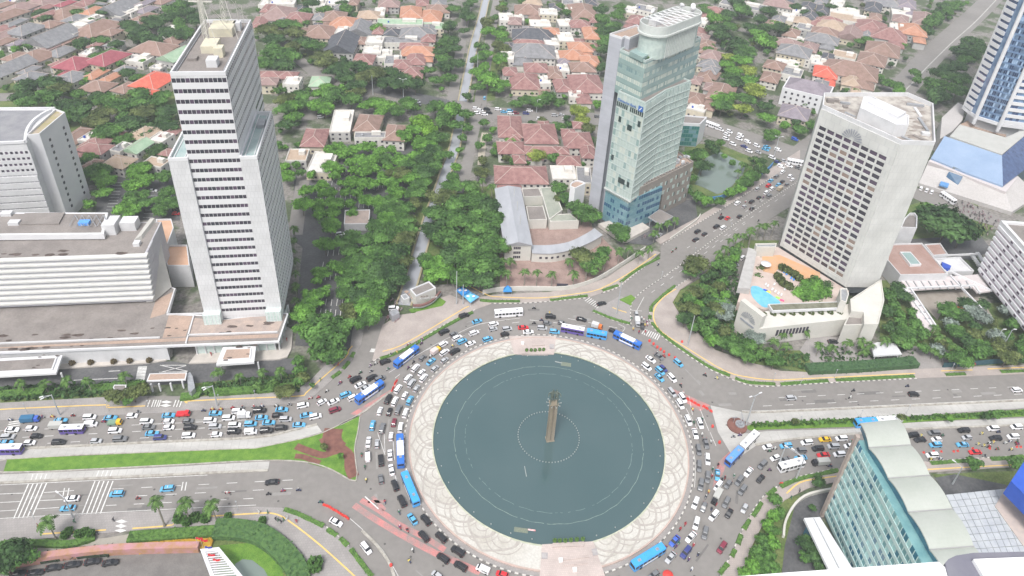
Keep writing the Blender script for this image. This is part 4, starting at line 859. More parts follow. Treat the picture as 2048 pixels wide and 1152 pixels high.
# left curved emblem wall
e0, e1 = G(1466, 656, 0), G(1508, 690, 0)
t_e = atan2(e1[1]-e0[1], e1[0]-e0[0]); MB().prism([e0, e1, (e1[0]-4*sin(t_e)*.6, e1[1]+4*cos(t_e)*.6), (e0[0]-4*sin(t_e)*.6, e0[1]+4*cos(t_e)*.6)], 0, 15.5).build('emblem_wall', pwall, PP)
em = ((e0[0]+e1[0])/2+.2*sin(t_e), (e0[1]+e1[1])/2-.2*cos(t_e)); emblem(PP, (em[0], em[1], 9.2), 3.6, t_e)
MB().box((em[0]+.1*sin(t_e), em[1]-.1*cos(t_e), 7.2), (7, .15, .9), t_e).build('sign_band', emb, PP)
f2 = G(1700, 668, 0); MB().prism([e1, f2, G(1695, 625, 4), G(1525, 640, 4)], 0, 9.).build('front_wall', pwall, PP)
tf = atan2(f2[1]-e1[1], f2[0]-e1[0])
for k in range(10): s = .2+k*.034; inst('louvre_window', beam_mesh(.9, .3, 3., win_dark, 'louvre'), PP, (e1[0]+(f2[0]-e1[0])*s+.1*sin(tf), e1[1]+(f2[1]-e1[1])*s-.1*cos(tf), 4.2), tf)
MB().prism([G(*p, 11) for p in ((1536, 608), (1676, 603), (1682, 616), (1545, 622))], 9.8, 11).build('trellis_roof', white_paint, PP); MB().prism(shrink([G(*p, 11) for p in ((1536, 608), (1676, 603), (1682, 616), (1545, 622))], .5), 11, 11.08).build('roof', mat('mossy_roof', (.12, .12, .08), (.2, .2, .15), .9, .5), PP)
MB().prism([G(*p, 9) for p in ((1475, 575), (1500, 578), (1514, 500), (1497, 495))], 6, 9).build('left_gallery', mat('grey_gallery_roof', (.35, .34, .33), (.42, .41, .4), .85, .4), PP)
block(PP, 'corner_box', [G(*p, 11) for p in ((1510, 489), (1553, 488), (1551, 496), (1513, 496))], 0, 11, pwall, grey_metal, .6)
rp_ = [G(*p, 15) for p in ((1680, 578), (1693, 578), (1697, 590), (1692, 607), (1680, 602))]; block(PP, 'stair_tower', rp_, 0, 15, pwall, grey_metal, .6)
block(PP, 'right_block', [G(*p, 9) for p in ((1686, 654), (1725, 653), (1728, 627), (1700, 626))], 0, 9, pwall, concrete_roof, 1.); block(PP, 'right_block', [G(*p, 12) for p in ((1728, 650), (1756, 650), (1768, 602), (1762, 560), (1700, 600), (1702, 624), (1727, 626))], 0, 12, pwall, pwall, .5)
# sun loungers and parasols on the pool deck
lng = MB().box((0, 0, .25), (1.9, .7, .1)).box((-.9, 0, .35), (.7, .7, .25)).mesh('sun_lounger', white_clean); lngb = MB().box((0, 0, .25), (1.9, .7, .1)).box((-.9, 0, .35), (.7, .7, .25)).mesh('sun_lounger_blue', mat('lounger_blue', (.05, .25, .7)))
for k, (x, y, c_) in enumerate([(1532, 568, 0), (1536, 571, 0), (1545, 578, 0), (1551, 582, 0), (1557, 586, 0), (1563, 589, 0), (1549, 568, 0), (1570, 578, 0), (1569, 543, 1), (1574, 547, 1), (1583, 555, 1), (1588, 558, 1)]): tag(inst('sun_lounger', (lng, lngb)[c_], None, (*G(x, y, deck_z+.3), deck_z), radians(60)), f'{"blue" if c_ else "white"} sun lounger on the hotel pool deck, {nth(k if not c_ else k-8, 4 if c_ else 8)}', 'sun lounger', 'sun loungers on the pool deck')
for k, (x, y, c_, n_) in enumerate([(1531, 580, (.02, .1, .6), 'blue'), (1537, 583, (.8, .7, .1), 'yellow'), (1556, 595, (.35, .8, .1), 'green'), (1564, 600, (.9, .1, .25), 'pink')]): tag(MB().box((*G(x, y, deck_z+.3), deck_z+.05), (1.8, .9, .3), radians(-30)).build('float_mat', mat('float_'+n_, c_)), f'{n_} float mat beside the hotel pool', 'float mat')
pz = thing('parasol', 'pale round parasol near the clipped hedge on the pool deck', 'parasol', (*G(1530, 535, deck_z), deck_z)); MB().lathe((0, 0, 2.2), [(2.4, 0), (1.2, .6), (.1, .9)], 12).build('canopy', white_paint, pz); MB().tube((0, 0, 0), (0, 0, 2.8), .06).build('pole', grey_metal, pz)
# ---------------------------------------------------------------- striped terraces building (right edge)
RB = bthing('terraced_building', 'white terraced building with sloping striped floors at the right edge')
zt2 = 30; q0 = G(1998, 448.6, zt2)
bot = [G(1957, 536, 8), G(2060, 668, 8)]
dirf = (bot[1][0]-bot[0][0], bot[1][1]-bot[0][1]); l_ = hypot(*dirf); dirf = (dirf[0]/l_, dirf[1]/l_); per = (-dirf[1], dirf[0])
NF = 9; strp = mat('stripe_white', (.72, .72, .74), (.66, .66, .68), .7, .3); strv = mat('stripe_violet', (.42, .36, .42), (.5, .46, .5), .7, .4)
for k in range(NF):
    s = k/NF; z0 = 6+k*(zt2-6)/NF; p = (bot[0][0]+(q0[0]-bot[0][0])*s, bot[0][1]+(q0[1]-bot[0][1])*s)
    quad = [p, (p[0]+dirf[0]*70, p[1]+dirf[1]*70), (p[0]+dirf[0]*70+per[0]*40, p[1]+dirf[1]*70+per[1]*40), (p[0]+per[0]*40, p[1]+per[1]*40)]
    MB().prism(shrink(quad, .4), z0, z0+(zt2-6)/NF).build('recessed_floor', strv, RB); MB().prism(quad, z0+.9, z0+(zt2-6)/NF*.95).build('floor_band', strp, RB)
    for j in range(6): inst('grille', beam_mesh(1.6, .15, .9, win_violet, 'grille'), RB, (p[0]+dirf[0]*(4+j*7+k)-per[0]*.05, p[1]+dirf[1]*(4+j*7+k)-per[1]*.05, z0+1.2), atan2(dirf[1], dirf[0]))
quad = [q0, (q0[0]+dirf[0]*70, q0[1]+dirf[1]*70), (q0[0]+dirf[0]*70+per[0]*40, q0[1]+dirf[1]*70+per[1]*40), (q0[0]+per[0]*40, q0[1]+per[1]*40)]
block(RB, 'top_floor', quad, zt2-.2, zt2+1, strp, concrete_roof, 1.2, 1.4, white_clean); block(RB, 'plant_room', shrink(quad, 7), zt2, zt2+3, white_paint, concrete_roof, .6)
# ---------------------------------------------------------------- blue glass tower top right
BT = bthing('blue_tower', 'blue glass tower with white ribs rising past the top right corner')
zb = 16; base = [G(1928, 213, zb), G(1953, 232, zb), G(2001, 247, zb), G(2052, 254, zb)]; back = [(base[3][0]+30, base[3][1]+30), (base[0][0]+35, base[0][1]+38)]
bt1 = mat('tower_blue_glass', (.10, .17, .30), (.2, .3, .45), .15, .25, spec=.8, detail=8, lo=.4, hi=.6); bt2 = mat('tower_dark_glass', (.02, .04, .12), (.05, .09, .2), .1, .4, spec=.8)
bt3 = mat('tower_sky_glass', (.25, .36, .52), (.32, .44, .6), .15, .3, spec=.8)
MB().prism(base+back, zb, 170).build('wall', bt1, BT); MB().prism(shrink(base+back, -.9), zb-1.6, zb+.4).build('base_ring', white_clean, BT)
for k, p in enumerate((base[1], base[2])):
    nx_, ny_ = -.5, -.85; MB().tube((p[0]+nx_, p[1]+ny_, zb-5), (p[0]+nx_, p[1]+ny_, 170), 1.15, n=10).build('rib', white_clean, BT)
facade(BT, base[1], base[2], zb+.6, 168, 14, 42, .82, .7, (bt1, bt1, bt2, bt3, bt2), bt1, .15, False, stuff=True)
facade(BT, base[2], base[3], zb+.6, 168, 8, 36, .9, .5, (bt2, bt1), white_clean, .6, False, stuff=True)
# left strip: short white balconies beside dark glass
a, b = base[0], base[1]; L = hypot(b[0]-a[0], b[1]-a[1]); t = atan2(b[1]-a[1], b[0]-a[0]); nf = 36
MB().prism([a, (a[0]+(b[0]-a[0])*.06, a[1]+(b[1]-a[1])*.06), (a[0]+(b[0]-a[0])*.06+sin(t), a[1]+(b[1]-a[1])*.06-cos(t)), (a[0]+sin(t), a[1]-cos(t))], zb, 170).build('corner_rib', white_clean, BT)
for k in range(nf):
    inst('balcony', beam_mesh(L*.55, 1., 2.3, white_clean, 'balcony'), BT, (a[0]+(b[0]-a[0])*.33+.5*sin(t), a[1]+(b[1]-a[1])*.33-.5*cos(t), zb+1+k*4.2), t); inst('window', beam_mesh(L*.55, .2, 1.6, bt2, 'window'), BT, (a[0]+(b[0]-a[0])*.33+.08*sin(t), a[1]+(b[1]-a[1])*.33-.08*cos(t), zb+3.4+k*4.2), t)
MB().prism(shrink(base+back, 3), 2, zb).build('core', white_paint, BT)
# sloped blue glass podium
BP = bthing('glass_podium', 'low podium with sloping pale blue glass roof and sloped stone base beside the blue tower')
def quadz(pts, name, m, T=BP):
    """sloping panel with thickness through pixel points with heights"""
    w_ = [(*G(x, y, z_), z_) for x, y, z_ in pts]; mb = MB(); mb.poly(w_); n = len(w_); i = len(mb.v); mb.v += [(p_[0], p_[1], -.2) for p_ in w_]
    for k in range(n): j = (k+1) % n; mb.f.append((k, i+k, i+j, j))
    return mb.build(name, m, T)
pale_blue = mat('pale_blue_glass', (.22, .30, .43), (.26, .34, .47), .5, .1, spec=.25, fine=.04); gstone = mat('grey_granite', (.40, .38, .37), (.44, .42, .41), .75, .1, fine=.12)
quadz([(1889, 272, 16), (2004, 311, 16), (2006, 372, 9), (1934, 346, 9), (1862, 316, 9)], 'sloped_glass', pale_blue)
quadz([(2004, 311, 16), (2060, 262, 16), (2075, 320, 9), (2006, 372, 9)], 'sloped_glass', bt2)
MB().prism([G(*p, 16.3) for p in ((1900, 272), (1920, 249), (2012, 275), (2040, 262), (2060, 262), (2004, 309))], 14, 16.3).build('roof', mat('grey_metal_roof', (.38, .38, .36), (.42, .42, .4), .8, .2), BP)
quadz([(1854, 330, 7.5), (1934, 352, 7.5), (2012, 383, 7.5), (2024, 424, 2), (1910, 388, 2), (1838, 366, 2)], 'sloped_stone', gstone)
quadz([(2012, 383, 7.5), (2036, 352, 7.5), (2075, 390, 2), (2024, 424, 2)], 'sloped_stone', gstone)
quadz([(1857, 322, 8), (1866, 314, 8), (2007, 373, 8), (2034, 348, 8), (2036, 354, 8), (2012, 384, 8)], 'ledge', mat('ledge_stone', (.5, .46, .46)))
MB().prism([G(*p, 9.2) for p in ((1910, 328), (1970, 349), (1968, 355), (1906, 334))], 8, 9.2).build('roof_vent', mat('vent_grey', (.15, .18, .2)), BP)
quadz([(1898, 343, 8.6), (1926, 353, 8.6), (1915, 372, 4), (1889, 360, 4)], 'entrance_glass', bg2); MB().prism([G(*p, 5) for p in ((1882, 362), (1899, 367), (1896, 374), (1879, 369))], 4.2, 5).build('entrance_canopy', mat('canopy_blue', (.1, .25, .5)), BP)
MB().prism([G(*p, 8.) for p in ((1920, 249), (1952, 233), (2015, 250), (2012, 273))], 3, 8.).build('roof', pink_roof, BP)
MB().prism([G(*p, 10) for p in ((1884, 235), (1916, 205), (1930, 212), (1925, 240), (1905, 262), (1880, 278))], 0, 10).build('side_hall', gstone, BP)
# ---------------------------------------------------------------- long low buildings behind the hotel
LP = bthing('low_annex', 'low annex with a brown flat roof and skylight behind the square windowed hotel')
block(LP, 'wall', [G(*p, 8) for p in ((1774, 522), (1800, 552), (1895, 550), (1843, 488), (1778, 490))], 0, 8, white_paint, mat('brown_roof', (.3, .19, .16), (.36, .25, .22), .9, .15, fine=.1), .7)
block(LP, 'skylight', [G(*p, 8.5) for p in ((1799, 506), (1820, 506), (1842, 531), (1820, 532))], 8, 9, white_clean, gg1, .3)
block(LP, 'wall', [G(*p, 7) for p in ((1848, 490), (1880, 488), (1895, 510), (1866, 513))], 0, 7, white_paint, MATS['brown_roof'], .6); block(LP, 'wall', [G(*p, 7) for p in ((1866, 514), (1922, 510), (1950, 538), (1895, 540))], 0, 5, white_paint, white_paint, 1.)
block(LP, 'round_annex', [G(*p, 12) for p in ((1800, 459), (1832, 460), (1833, 437), (1828, 430), (1818, 430), (1808, 440))], 3, 12, white_paint, concrete_roof, 1.4)
struct_t = [[(1800, 560), (1860, 556), (1895, 553), (1930, 551), (1960, 548), (1982, 582), (1955, 585), (1945, 574), (1880, 576), (1820, 580)], [(1808, 576), (1820, 580), (1873, 656), (1864, 661), (1842, 650)]]
LC = bthing('long_canopy', 'long white canopy with crossbars framing the hotel garden at the right', 'canopy')
for pts in struct_t: MB().prism([G(*p, 5) for p in pts], 4.2, 5).build('roof', mat('pale_canopy', (.5, .45, .45), (.56, .52, .52), .8, .3), LC)
for a_, b_ in (((1800, 552), (1895, 548)), ((1800, 577), (1950, 571)), ((1808, 576), (1868, 657)), ((1822, 578), (1872, 652)), ((1895, 540), (1985, 582)), ((1950, 572), (1960, 586)), ((1900, 551), (1985, 640)), ((1870, 512), (1955, 508))): strip(MB(), [G(*a_, 5.4), G(*b_, 5.4)], .6, 4.9, 5.8).build('beam', white_clean, LC)
for k in range(9): strip(MB(), [G(1812+k*15, 562, 5.3), G(1822+k*15, 578, 5.3)], .35, 5, 5.5).build('beam', grey_metal, LC)
for k in range(6): strip(MB(), [G(1812+k*9.5, 585+k*13, 5.3), G(1826+k*9, 585+k*13, 5.3)], .35, 5, 5.5).build('beam', grey_metal, LC)
tag(MB().prism([G(*p, 6.5) for p in ((1883, 525), (1902, 533), (1900, 538), (1884, 536))], 5.2, 7).build('water_tank', mat('tank_blue', (.03, .08, .4))), 'dark blue container on the pale flat roof behind the hotel', 'container')
cnd = MB().box((0, 0, 0), (1.6, 1.4, .9)).lathe((0, 0, .9), [(.5, 0), (.5, .1)], 8).mesh('cooling_unit', white_clean)
for k in range(12): tag(inst('cooling_unit', cnd, None, (*G(1944+(k % 6)*3+(k//6)*12, 508+(k % 6)*4.4-(k//6)*2, 4), 3.2), SA), f'white cooling unit beside the terraced building, {"left" if k < 6 else "right"} column, {nth(k % 6, 6, "far")}', 'cooling unit', 'cooling units by the terraced building')
# ---------------------------------------------------------------- glass building lower right with vaulted roof
GB = bthing('vault_roof_building', 'teal glass building with five curved white roof vaults at the lower right')
gx = (106.5, 145.4); gl = G(1760, 1152, 8)
tg1 = mat('teal_glass', (.13, .28, .3), (.2, .37, .38), .15, .3, spec=.7); tg2 = mat('teal_deep_glass', (.03, .12, .2), (.06, .2, .26), .1, .4, spec=.7); tg3 = mat('teal_pale_glass', (.3, .52, .52), (.38, .6, .58), .2, .3)
wA, wB = gx, (109.6, 97.); wl_ = hypot(wB[0]-wA[0], wB[1]-wA[1])
MB().prism([wA, wB, (124, 99), (120, 147)], 1, 37.5).build('wall', tg1, GB)
facade(GB, wB, wA, 2, 37.4, 34, 10, .9, .66, (tg1, tg2, tg3, tg1), mat('teal_band', (.38, .52, .51), (.45, .57, .55), .4, .4), .3, False, stuff=False) if 0 else None
facade(GB, wA, wB, 2, 37.4, 30, 10, .92, .62, (tg1, tg2, tg3, tg1), mat('teal_band', (.38, .52, .51), (.45, .57, .55), .4, .4), .3, True)
MB().prism([(wA[0]-.9, wA[1]-.3), (wA[0]+.1, wA[1]-.3), (wA[0]+.4, wA[1]+1), (wA[0]-.9, wA[1]+1)], 0, 39).build('corner_beam', mat('brown_beam', (.32, .26, .23), (.38, .32, .28), .8, .6), GB)
vm = mat('vault_white', (.36, .385, .345), (.4, .42, .385), .55, .1, fine=.03)
ed = [G(*p, 40) for p in ((1720, 846), (1738, 896), (1777, 957), (1817, 1025), (1860, 1100), (1906, 1180))]; er = [G(*p, 40) for p in ((1798, 838), (1822, 890), (1860, 951), (1905, 1018), (1948, 1093), (1996, 1172))]
for k in range(5):
    mb = MB(); n = 10
    for j in range(n+1):
        s = j/n; h_ = 40+.95*sin(pi*s)**.85
        for (e0_, e1_) in ((ed[k], ed[k+1]), (er[k], er[k+1])): x, y = e0_[0]+(e1_[0]-e0_[0])*s, e0_[1]+(e1_[1]-e0_[1])*s; mb.v += [(x, y, h_), (x, y, h_-.35)]
    for j in range(n):
        a_ = j*4; mb.f += [(a_, a_+2, a_+6, a_+4), (a_+1, a_+5, a_+7, a_+3), (a_, a_+4, a_+5, a_+1), (a_+2, a_+3, a_+7, a_+6)]
    mb.build('roof_vault', vm, GB)
    pts = [(ed[k][0]+(ed[k+1][0]-ed[k][0])*j/8+.8, ed[k][1]+(ed[k+1][1]-ed[k][1])*j/8, 37+ (2.8+.8*sin(pi*j/8)**.85)) for j in range(9)]
    mb = MB(); mb.poly([(p_[0], p_[1], 37.4) for p_ in (pts[0], pts[-1])]+pts[::-1]); mb.build('gable_glass', tg2, GB)
for k in range(1, 5): strip(MB(), [ed[k], er[k]], .25, 39.9, 40.25).build('gutter', mat('gutter_grey', (.3, .3, .3)), GB)
MB().prism([G(*p, 8) for p in ((1608, 1036), (1640, 1034), (1720, 1160), (1668, 1160))], 7, 8).build('canopy', white_clean, GB); strip(MB(), [G(1627, 1036, 8.02), G(1690, 1160, 8.02)], .3, 8, 8.05).build('canopy_joint', grey_metal, GB)
MB().prism([G(*p, 7) for p in ((1618, 1040), (1640, 1036), (1700, 1160), (1672, 1160))], 0, 7).build('lower_wall', tg2, GB)
# pale sloped glass roof and blue hoarding building
SG = bthing('sloped_glass_roof', 'pale grey gridded glass roof between the vaulted roof and the blue hoarding', 'glass roof')
cg = [G(*p, 12) for p in ((1895, 990), (1945, 1045), (2010, 1075), (2040, 1020), (2040, 985), (2010, 979))]
q00, q10, q11, q01 = G(1893, 988, 14), G(2020, 975, 14), G(2080, 1160, 12), G(1975, 1165, 12)
for i in range(9):
    for j in range(12):
        def bl(s, r_): return tuple((q00[a]*(1-s)+q10[a]*s)*(1-r_)+(q01[a]*(1-s)+q11[a]*s)*r_ for a in (0, 1))
        a_, b_, c_, d_ = bl(i/9, j/12), bl((i+.94)/9, j/12), bl((i+.94)/9, (j+.94)/12), bl(i/9, (j+.94)/12); inst('glass_pane', MB().prism([a_, b_, c_, d_], 13.4, 13.6).mesh('glass_pane', mat('pale_grey_glass', (.38, .4, .43), (.46, .48, .5), .3, .4)), SG)
BH = bthing('hoarding_building', 'building with a royal blue hoarding and teal windows at the right edge')
h0, h1 = G(2022, 962, 26), G(2060, 905, 26); h2 = G(2075, 1010, 26)
MB().prism([h0, h1, (h1[0]+15, h1[1]-10), G(2110, 1050, 26)], 20, 26).build('blue_hoarding', mat('hoarding_blue', (.02, .08, .42), (.03, .1, .5), .5, .3), BH)
MB().prism([G(*p, 13.8) for p in ((2012, 975), (2110, 1075), (2110, 1180), (1990, 1012))], 2, 13.8).build('wall', mat('hoarding_wall', (.5, .42, .38), (.42, .36, .34), .8, .5), BH)
a, b = G(1990, 1012, 14), G(2075, 1130, 14)
facade(BH, b, a, 6, 13.5, 5, 1, .7, .6, (tg3, tg2), mat('cream_frame', (.62, .62, .5)), .4, True)
# ---------------------------------------------------------------- ledge of the camera's own building
LG = bthing('roof_ledge', 'near white roof ledge along the bottom right edge', 'ledge')
z = 206.; wl2 = mat('ledge_white', (.8, .8, .8), (.76, .76, .77), .6, .4)
MB().prism([G(*p, z) for p in ((1380, 1160), (1560, 1146), (1877, 1123.5), (1920, 1160), (1900, 1200), (1380, 1200))], z-.6, z).build('ledge', wl2, LG)
MB().prism([G(*p, z+.02) for p in ((1890, 1126), (1897, 1118), (1912, 1111), (1947, 1105.5), (2100, 1102), (2100, 1200), (1910, 1200))], z-.5, z+.02).build('ledge', mat('ledge_grey', (.14, .14, .18), (.2, .2, .23), .6, 2.), LG)
MB().prism([G(*p, z+.06) for p in ((1947, 1118), (2100, 1112), (2100, 1200), (1985, 1200), (1975, 1165))], z-.4, z+.06).build('ledge', wl2, LG)
# ---------------------------------------------------------------- streets, canal, pond and yards behind
NRD = [0]
def road(px, wd, z=0.0, m=asphalt, name='street', sm=4):
    NRD[0] += 1; z = -.125+.004*NRD[0]+(.06 if name == 'median_kerb' else 0); mb = MB(); flat(mb, catmull(GP(px), sm), wd, z); return struct(mb.build(name, m))
road([(1600, 318), (1640, 285), (1700, 240), (1790, 190), (1850, 125), (1900, 75), (1945, 35), (1985, -5), (2020, -45)], 19, -.10, asphalt)
road([(1700, 243), (1792, 196), (1855, 133), (1905, 84), (1950, 44), (1992, 0), (2030, -40)], .8, -.05, concrete, 'median_kerb')
road([(1190, 232), (1260, 236), (1350, 240), (1430, 258), (1500, 280), (1560, 300), (1620, 325)], 22, -.11)
road([(930, 222), (990, 226), (1060, 229), (1130, 234), (1200, 238)], 17, -.11)
road([(700, 160), (760, 178), (820, 192), (880, 205), (940, 222)], 13, -.12, asphalt_dark)
road([(735, 168), (715, 200), (690, 216), (600, 234), (500, 245), (360, 262), (250, 250), (100, 195), (-100, 200)], 12, -.13)
road([(597, 118), (630, 145), (665, 165), (720, 170)], 9, -.12)
road([(938, 5), (930, 40), (922, 90), (912, 150), (905, 200)], 7, -.12); road([(995, 0), (985, 50), (975, 110), (966, 160), (960, 215)], 8, -.12)
road([(955, 235), (948, 265), (940, 300), (930, 350), (915, 385)], 6, -.12); road([(970, 265), (964, 300), (962, 330)], 4, -.12, mat('tan_path', (.34, .3, .24), (.4, .36, .3), .9, .4))
road([(745, 610), (765, 560), (790, 500), (815, 430), (830, 370), (845, 310), (860, 255)], 7, -.12, asphalt_dark)
road([(590, 470), (600, 400), (608, 350), (618, 320)], 7, -.11); road([(605, 650), (612, 560), (618, 500), (622, 450)], 6, -.11, asphalt_dark)
NOGO = [(catmull(GP(p_), 3), w_) for p_, w_ in (([(1640, 285), (1700, 240), (1790, 190), (1850, 125), (1900, 75), (1945, 35), (1985, -5)], 12), ([(1190, 232), (1350, 240), (1430, 258), (1500, 280), (1560, 300)], 12), ([(930, 222), (1060, 229), (1200, 238)], 7), ([(984, -30), (972, 0), (955, 65), (940, 130), (925, 208), (908, 300), (880, 380), (843, 490), (817, 580)], 2.5))]
def blocked(p, r=0.):
    return any(hypot(p[0]-a, p[1]-b) < w_+r for L_, w_ in NOGO for a, b in dense(L_))
_DN = {}
def dense(L_):
    k = id(L_)
    if k not in _DN: _DN[k] = [(x, y) for x, y, t in sample(L_, 5.)]
    return _DN[k]
cp_ = [(590, 290), (840, 285), (812, 400), (790, 480), (745, 590), (720, 650), (700, 700), (590, 690), (600, 600), (615, 500), (585, 480)]
struct(MB().prism(GP(cp_), -.24, -.14).build('car_park', asphalt_dark))
pbay = MB()
for (x0, y0, x1, y1, n) in ((635, 385, 765, 378, 16), (630, 402, 720, 396, 10), (660, 412, 765, 418, 12), (655, 512, 710, 506, 6), (645, 535, 705, 528, 6), (650, 560, 700, 556, 6), (640, 610, 695, 612, 6), (640, 630, 690, 634, 6), (645, 370, 780, 366, 16), (690, 320, 800, 322, 12)):
    a, b = G(x0, y0), G(x1, y1)
    for k in range(n): x, y = a[0]+(b[0]-a[0])*k/(n-1), a[1]+(b[1]-a[1])*k/(n-1); flat(pbay, [(x, y), (x-.6, y+4.2)], .22, -.12)
for (x0, y0, x1, y1, n) in ((235, 365, 222, 420, 10), (306, 385, 295, 435, 8)):
    a, b = G(x0, y0), G(x1, y1)
    for k in range(n): x, y = a[0]+(b[0]-a[0])*k/(n-1), a[1]+(b[1]-a[1])*k/(n-1); flat(pbay, [(x-2.3, y), (x+2.3, y+.4)], .18, -.11)
struct(pbay.build('parking_bay_lines', paint_white))
struct(MB().prism(GP([(200, 335), (345, 330), (360, 440), (190, 440)]), -.24, -.13).build('car_park', asphalt_dark))
# canal
canal = catmull(GP([(984, -30), (972, 0), (965, 30), (955, 65), (947, 95), (940, 130), (932, 170), (925, 208), (918, 250), (908, 300), (893, 340), (880, 380), (862, 430), (843, 490), (828, 545), (817, 580), (808, 610)]), 4)
cw_ = bpy.data.materials.new('canal_water'); cw_.use_nodes = True; b_ = cw_.node_tree.nodes['Principled BSDF']; b_.inputs['Base Color'].default_value = (.42, .43, .46, 1); b_.inputs['Roughness'].default_value = .12; b_.inputs['Specular IOR Level'].default_value = 1.; b_.inputs['Metallic'].default_value = .3  # pale base colour stands in for the sky's reflection on the water
flat_ = MB(); flat(flat_, canal, 5.4, -.04); struct(flat_.build('canal_water', cw_))
bank = mat('canal_bank', (.3, .26, .17), (.38, .34, .22), .9, .3)
for s in (-1, 1): struct(strip(MB(), offs(canal, s*3.1), .8, -.24, .5).build('canal_wall', bank))
strip(MB(), GP([(895, 212), (960, 218)]), 16, -.2, .6).build('bridge', asphalt)['kind'] = 'structure'
pnd = bpy.data.materials.new('pond_water'); pnd.use_nodes = True; b_ = pnd.node_tree.nodes['Principled BSDF']; b_.inputs['Base Color'].default_value = (.2, .25, .22, 1); b_.inputs['Roughness'].default_value = .12; b_.inputs['Specular IOR Level'].default_value = .9; b_.inputs['Metallic'].default_value = .25
struct(MB().poly([(*p, -.08) for p in GP([(1439, 303), (1492, 328), (1485, 350), (1469, 366), (1454, 383), (1434, 388), (1414, 378), (1390, 368), (1397, 345), (1412, 315)])]).build('pond', pnd))
grassy = mat('rough_grass', (.07, .12, .03), (.15, .18, .06), .95, .15, fine=.3)
for px in ([(1370, 290), (1430, 285), (1520, 320), (1540, 345), (1450, 410), (1400, 400), (1365, 350)], [(890, 230), (925, 230), (905, 330), (860, 450), (835, 520), (800, 540), (850, 350)], [(980, 20), (1005, 20), (990, 200), (945, 205)],
           [(1345, 605), (1360, 580), (1400, 556), (1470, 480), (1560, 480), (1475, 600), (1465, 660), (1510, 700), (1620, 700), (1620, 745), (1500, 725), (1390, 665)], [(820, 380), (1010, 370), (1010, 560), (850, 570)], [(1760, 560), (1800, 560), (1870, 660), (1870, 735), (1780, 740), (1760, 680)], [(1880, 610), (2100, 600), (2100, 720), (1900, 735), (1850, 660)],
           [(1780, 420), (1930, 380), (1990, 450), (1940, 490), (1790, 480)], [(-60, 150), (350, 180), (350, 300), (130, 290), (-60, 200)], [(0, 770), (290, 757), (290, 790), (0, 806)], [(390, 760), (600, 745), (600, 785), (390, 795)], [(1440, 1180), (1500, 1060), (1545, 1000), (1600, 990), (1590, 1060), (1560, 1180)],
           [(255, 1075), (430, 1056), (520, 1058), (590, 1110), (620, 1170), (440, 1180), (430, 1100), (260, 1100)], [(1865, 948), (2048, 940), (2048, 975), (1900, 975)]):
    NRD[0] += 1; struct(MB().prism(GP(px), -.24, -.235+.002*NRD[0]).build('planted_ground', grassy), 'stuff')
# forecourt roads of the two hotels, garden courts
for px, m in (([(-100, 765), (300, 745), (600, 728), (600, 745), (560, 750), (400, 765), (300, 770), (-100, 790)], asphalt_dark), ([(-100, 742), (345, 722), (380, 728), (600, 715), (600, 735), (300, 755), (-100, 770)], asphalt_dark), ([(1620, 668), (1900, 700), (1930, 742), (1840, 740), (1640, 735), (1600, 700)], paving), ([(1825, 585), (1950, 578), (1990, 640), (1960, 650), (1890, 610), (1875, 640)], mat('court_paving', (.26, .23, .2), (.3, .27, .24), .9, .3)),
              ([(1460, 500), (1500, 495), (1478, 590), (1440, 590), (1440, 545)], asphalt), ([(1000, 480), (1200, 470), (1250, 520), (1150, 575), (1000, 580)], mat('court_earth', (.25, .17, .15), (.33, .24, .21), .95, .2, fine=.2)), ([(1050, 430), (1180, 430), (1190, 480), (1060, 500)], MATS['court_earth']),
              ([(1590, 1010), (1620, 985), (1680, 975), (1700, 1000), (1640, 1040), (1680, 1180), (1560, 1180), (1570, 1090)], asphalt_dark), ([(1870, 955), (1910, 948), (2040, 975), (2040, 1000), (1900, 1005)], asphalt_dark), ([(-100, 1140), (110, 1118), (250, 1100), (398, 1100), (440, 1180), (-100, 1200)], mat('yard_floor', (.14, .13, .125), (.18, .17, .16), .9, .3, fine=.15)),
              ([(50, 1090), (215, 1075), (290, 1062), (300, 1075), (240, 1095), (60, 1110)], mat('beige_path', (.3, .28, .24), (.34, .31, .27), .9, .5)), ([(1780, 480), (1960, 470), (1985, 500), (1940, 520), (1840, 500)], asphalt_dark), ([(1830, 375), (1920, 395), (2010, 440), (2000, 455), (1880, 420), (1825, 395)], asphalt)):
    NRD[0] += 1; struct(MB().prism(GP(px), -.24, -.2+.003*NRD[0]).build('court', m))
for ln in ([(145, 738), (230, 733)],): pass
wl2_ = MB()
for k in range(16): x, y = G(276+k*-.6, 734+k*2.9); flat(wl2_, [(x, y), (x+3.2, y+.4)], .5, -.1)
for a, b in (((148, 760), (235, 756)), ((217, 742), (240, 741)), ((320, 730), (375, 742)), ((372, 731), (325, 743)), ((325, 730), (372, 730)), ((318, 744), (374, 743))): flat(wl2_, GP([a, b]), .25, -.1)
struct(wl2_.build('road_markings', paint_white))
struct(MB().poly([(*p, -.1) for p in GP([(1920, 971), (1962, 980), (1922, 988)])]).build('road_markings', mat('orange_paint', (.6, .38, .1))))
pp_ = MB()
for px in ([(469, 1128), (485, 1118), (505, 1120), (528, 1138), (540, 1160), (480, 1165)],): pp_.poly([(*p, -.1) for p in GP(px)])
struct(pp_.build('garden_pond', pnd)); struct(MB().poly([(*p, -.14) for p in GP([(440, 1090), (500, 1085), (560, 1120), (570, 1160), (430, 1170)])]).build('grass', grass), 'stuff')
bark_ = mat('timber', (.2, .13, .08), (.26, .18, .12), .9, 1.)
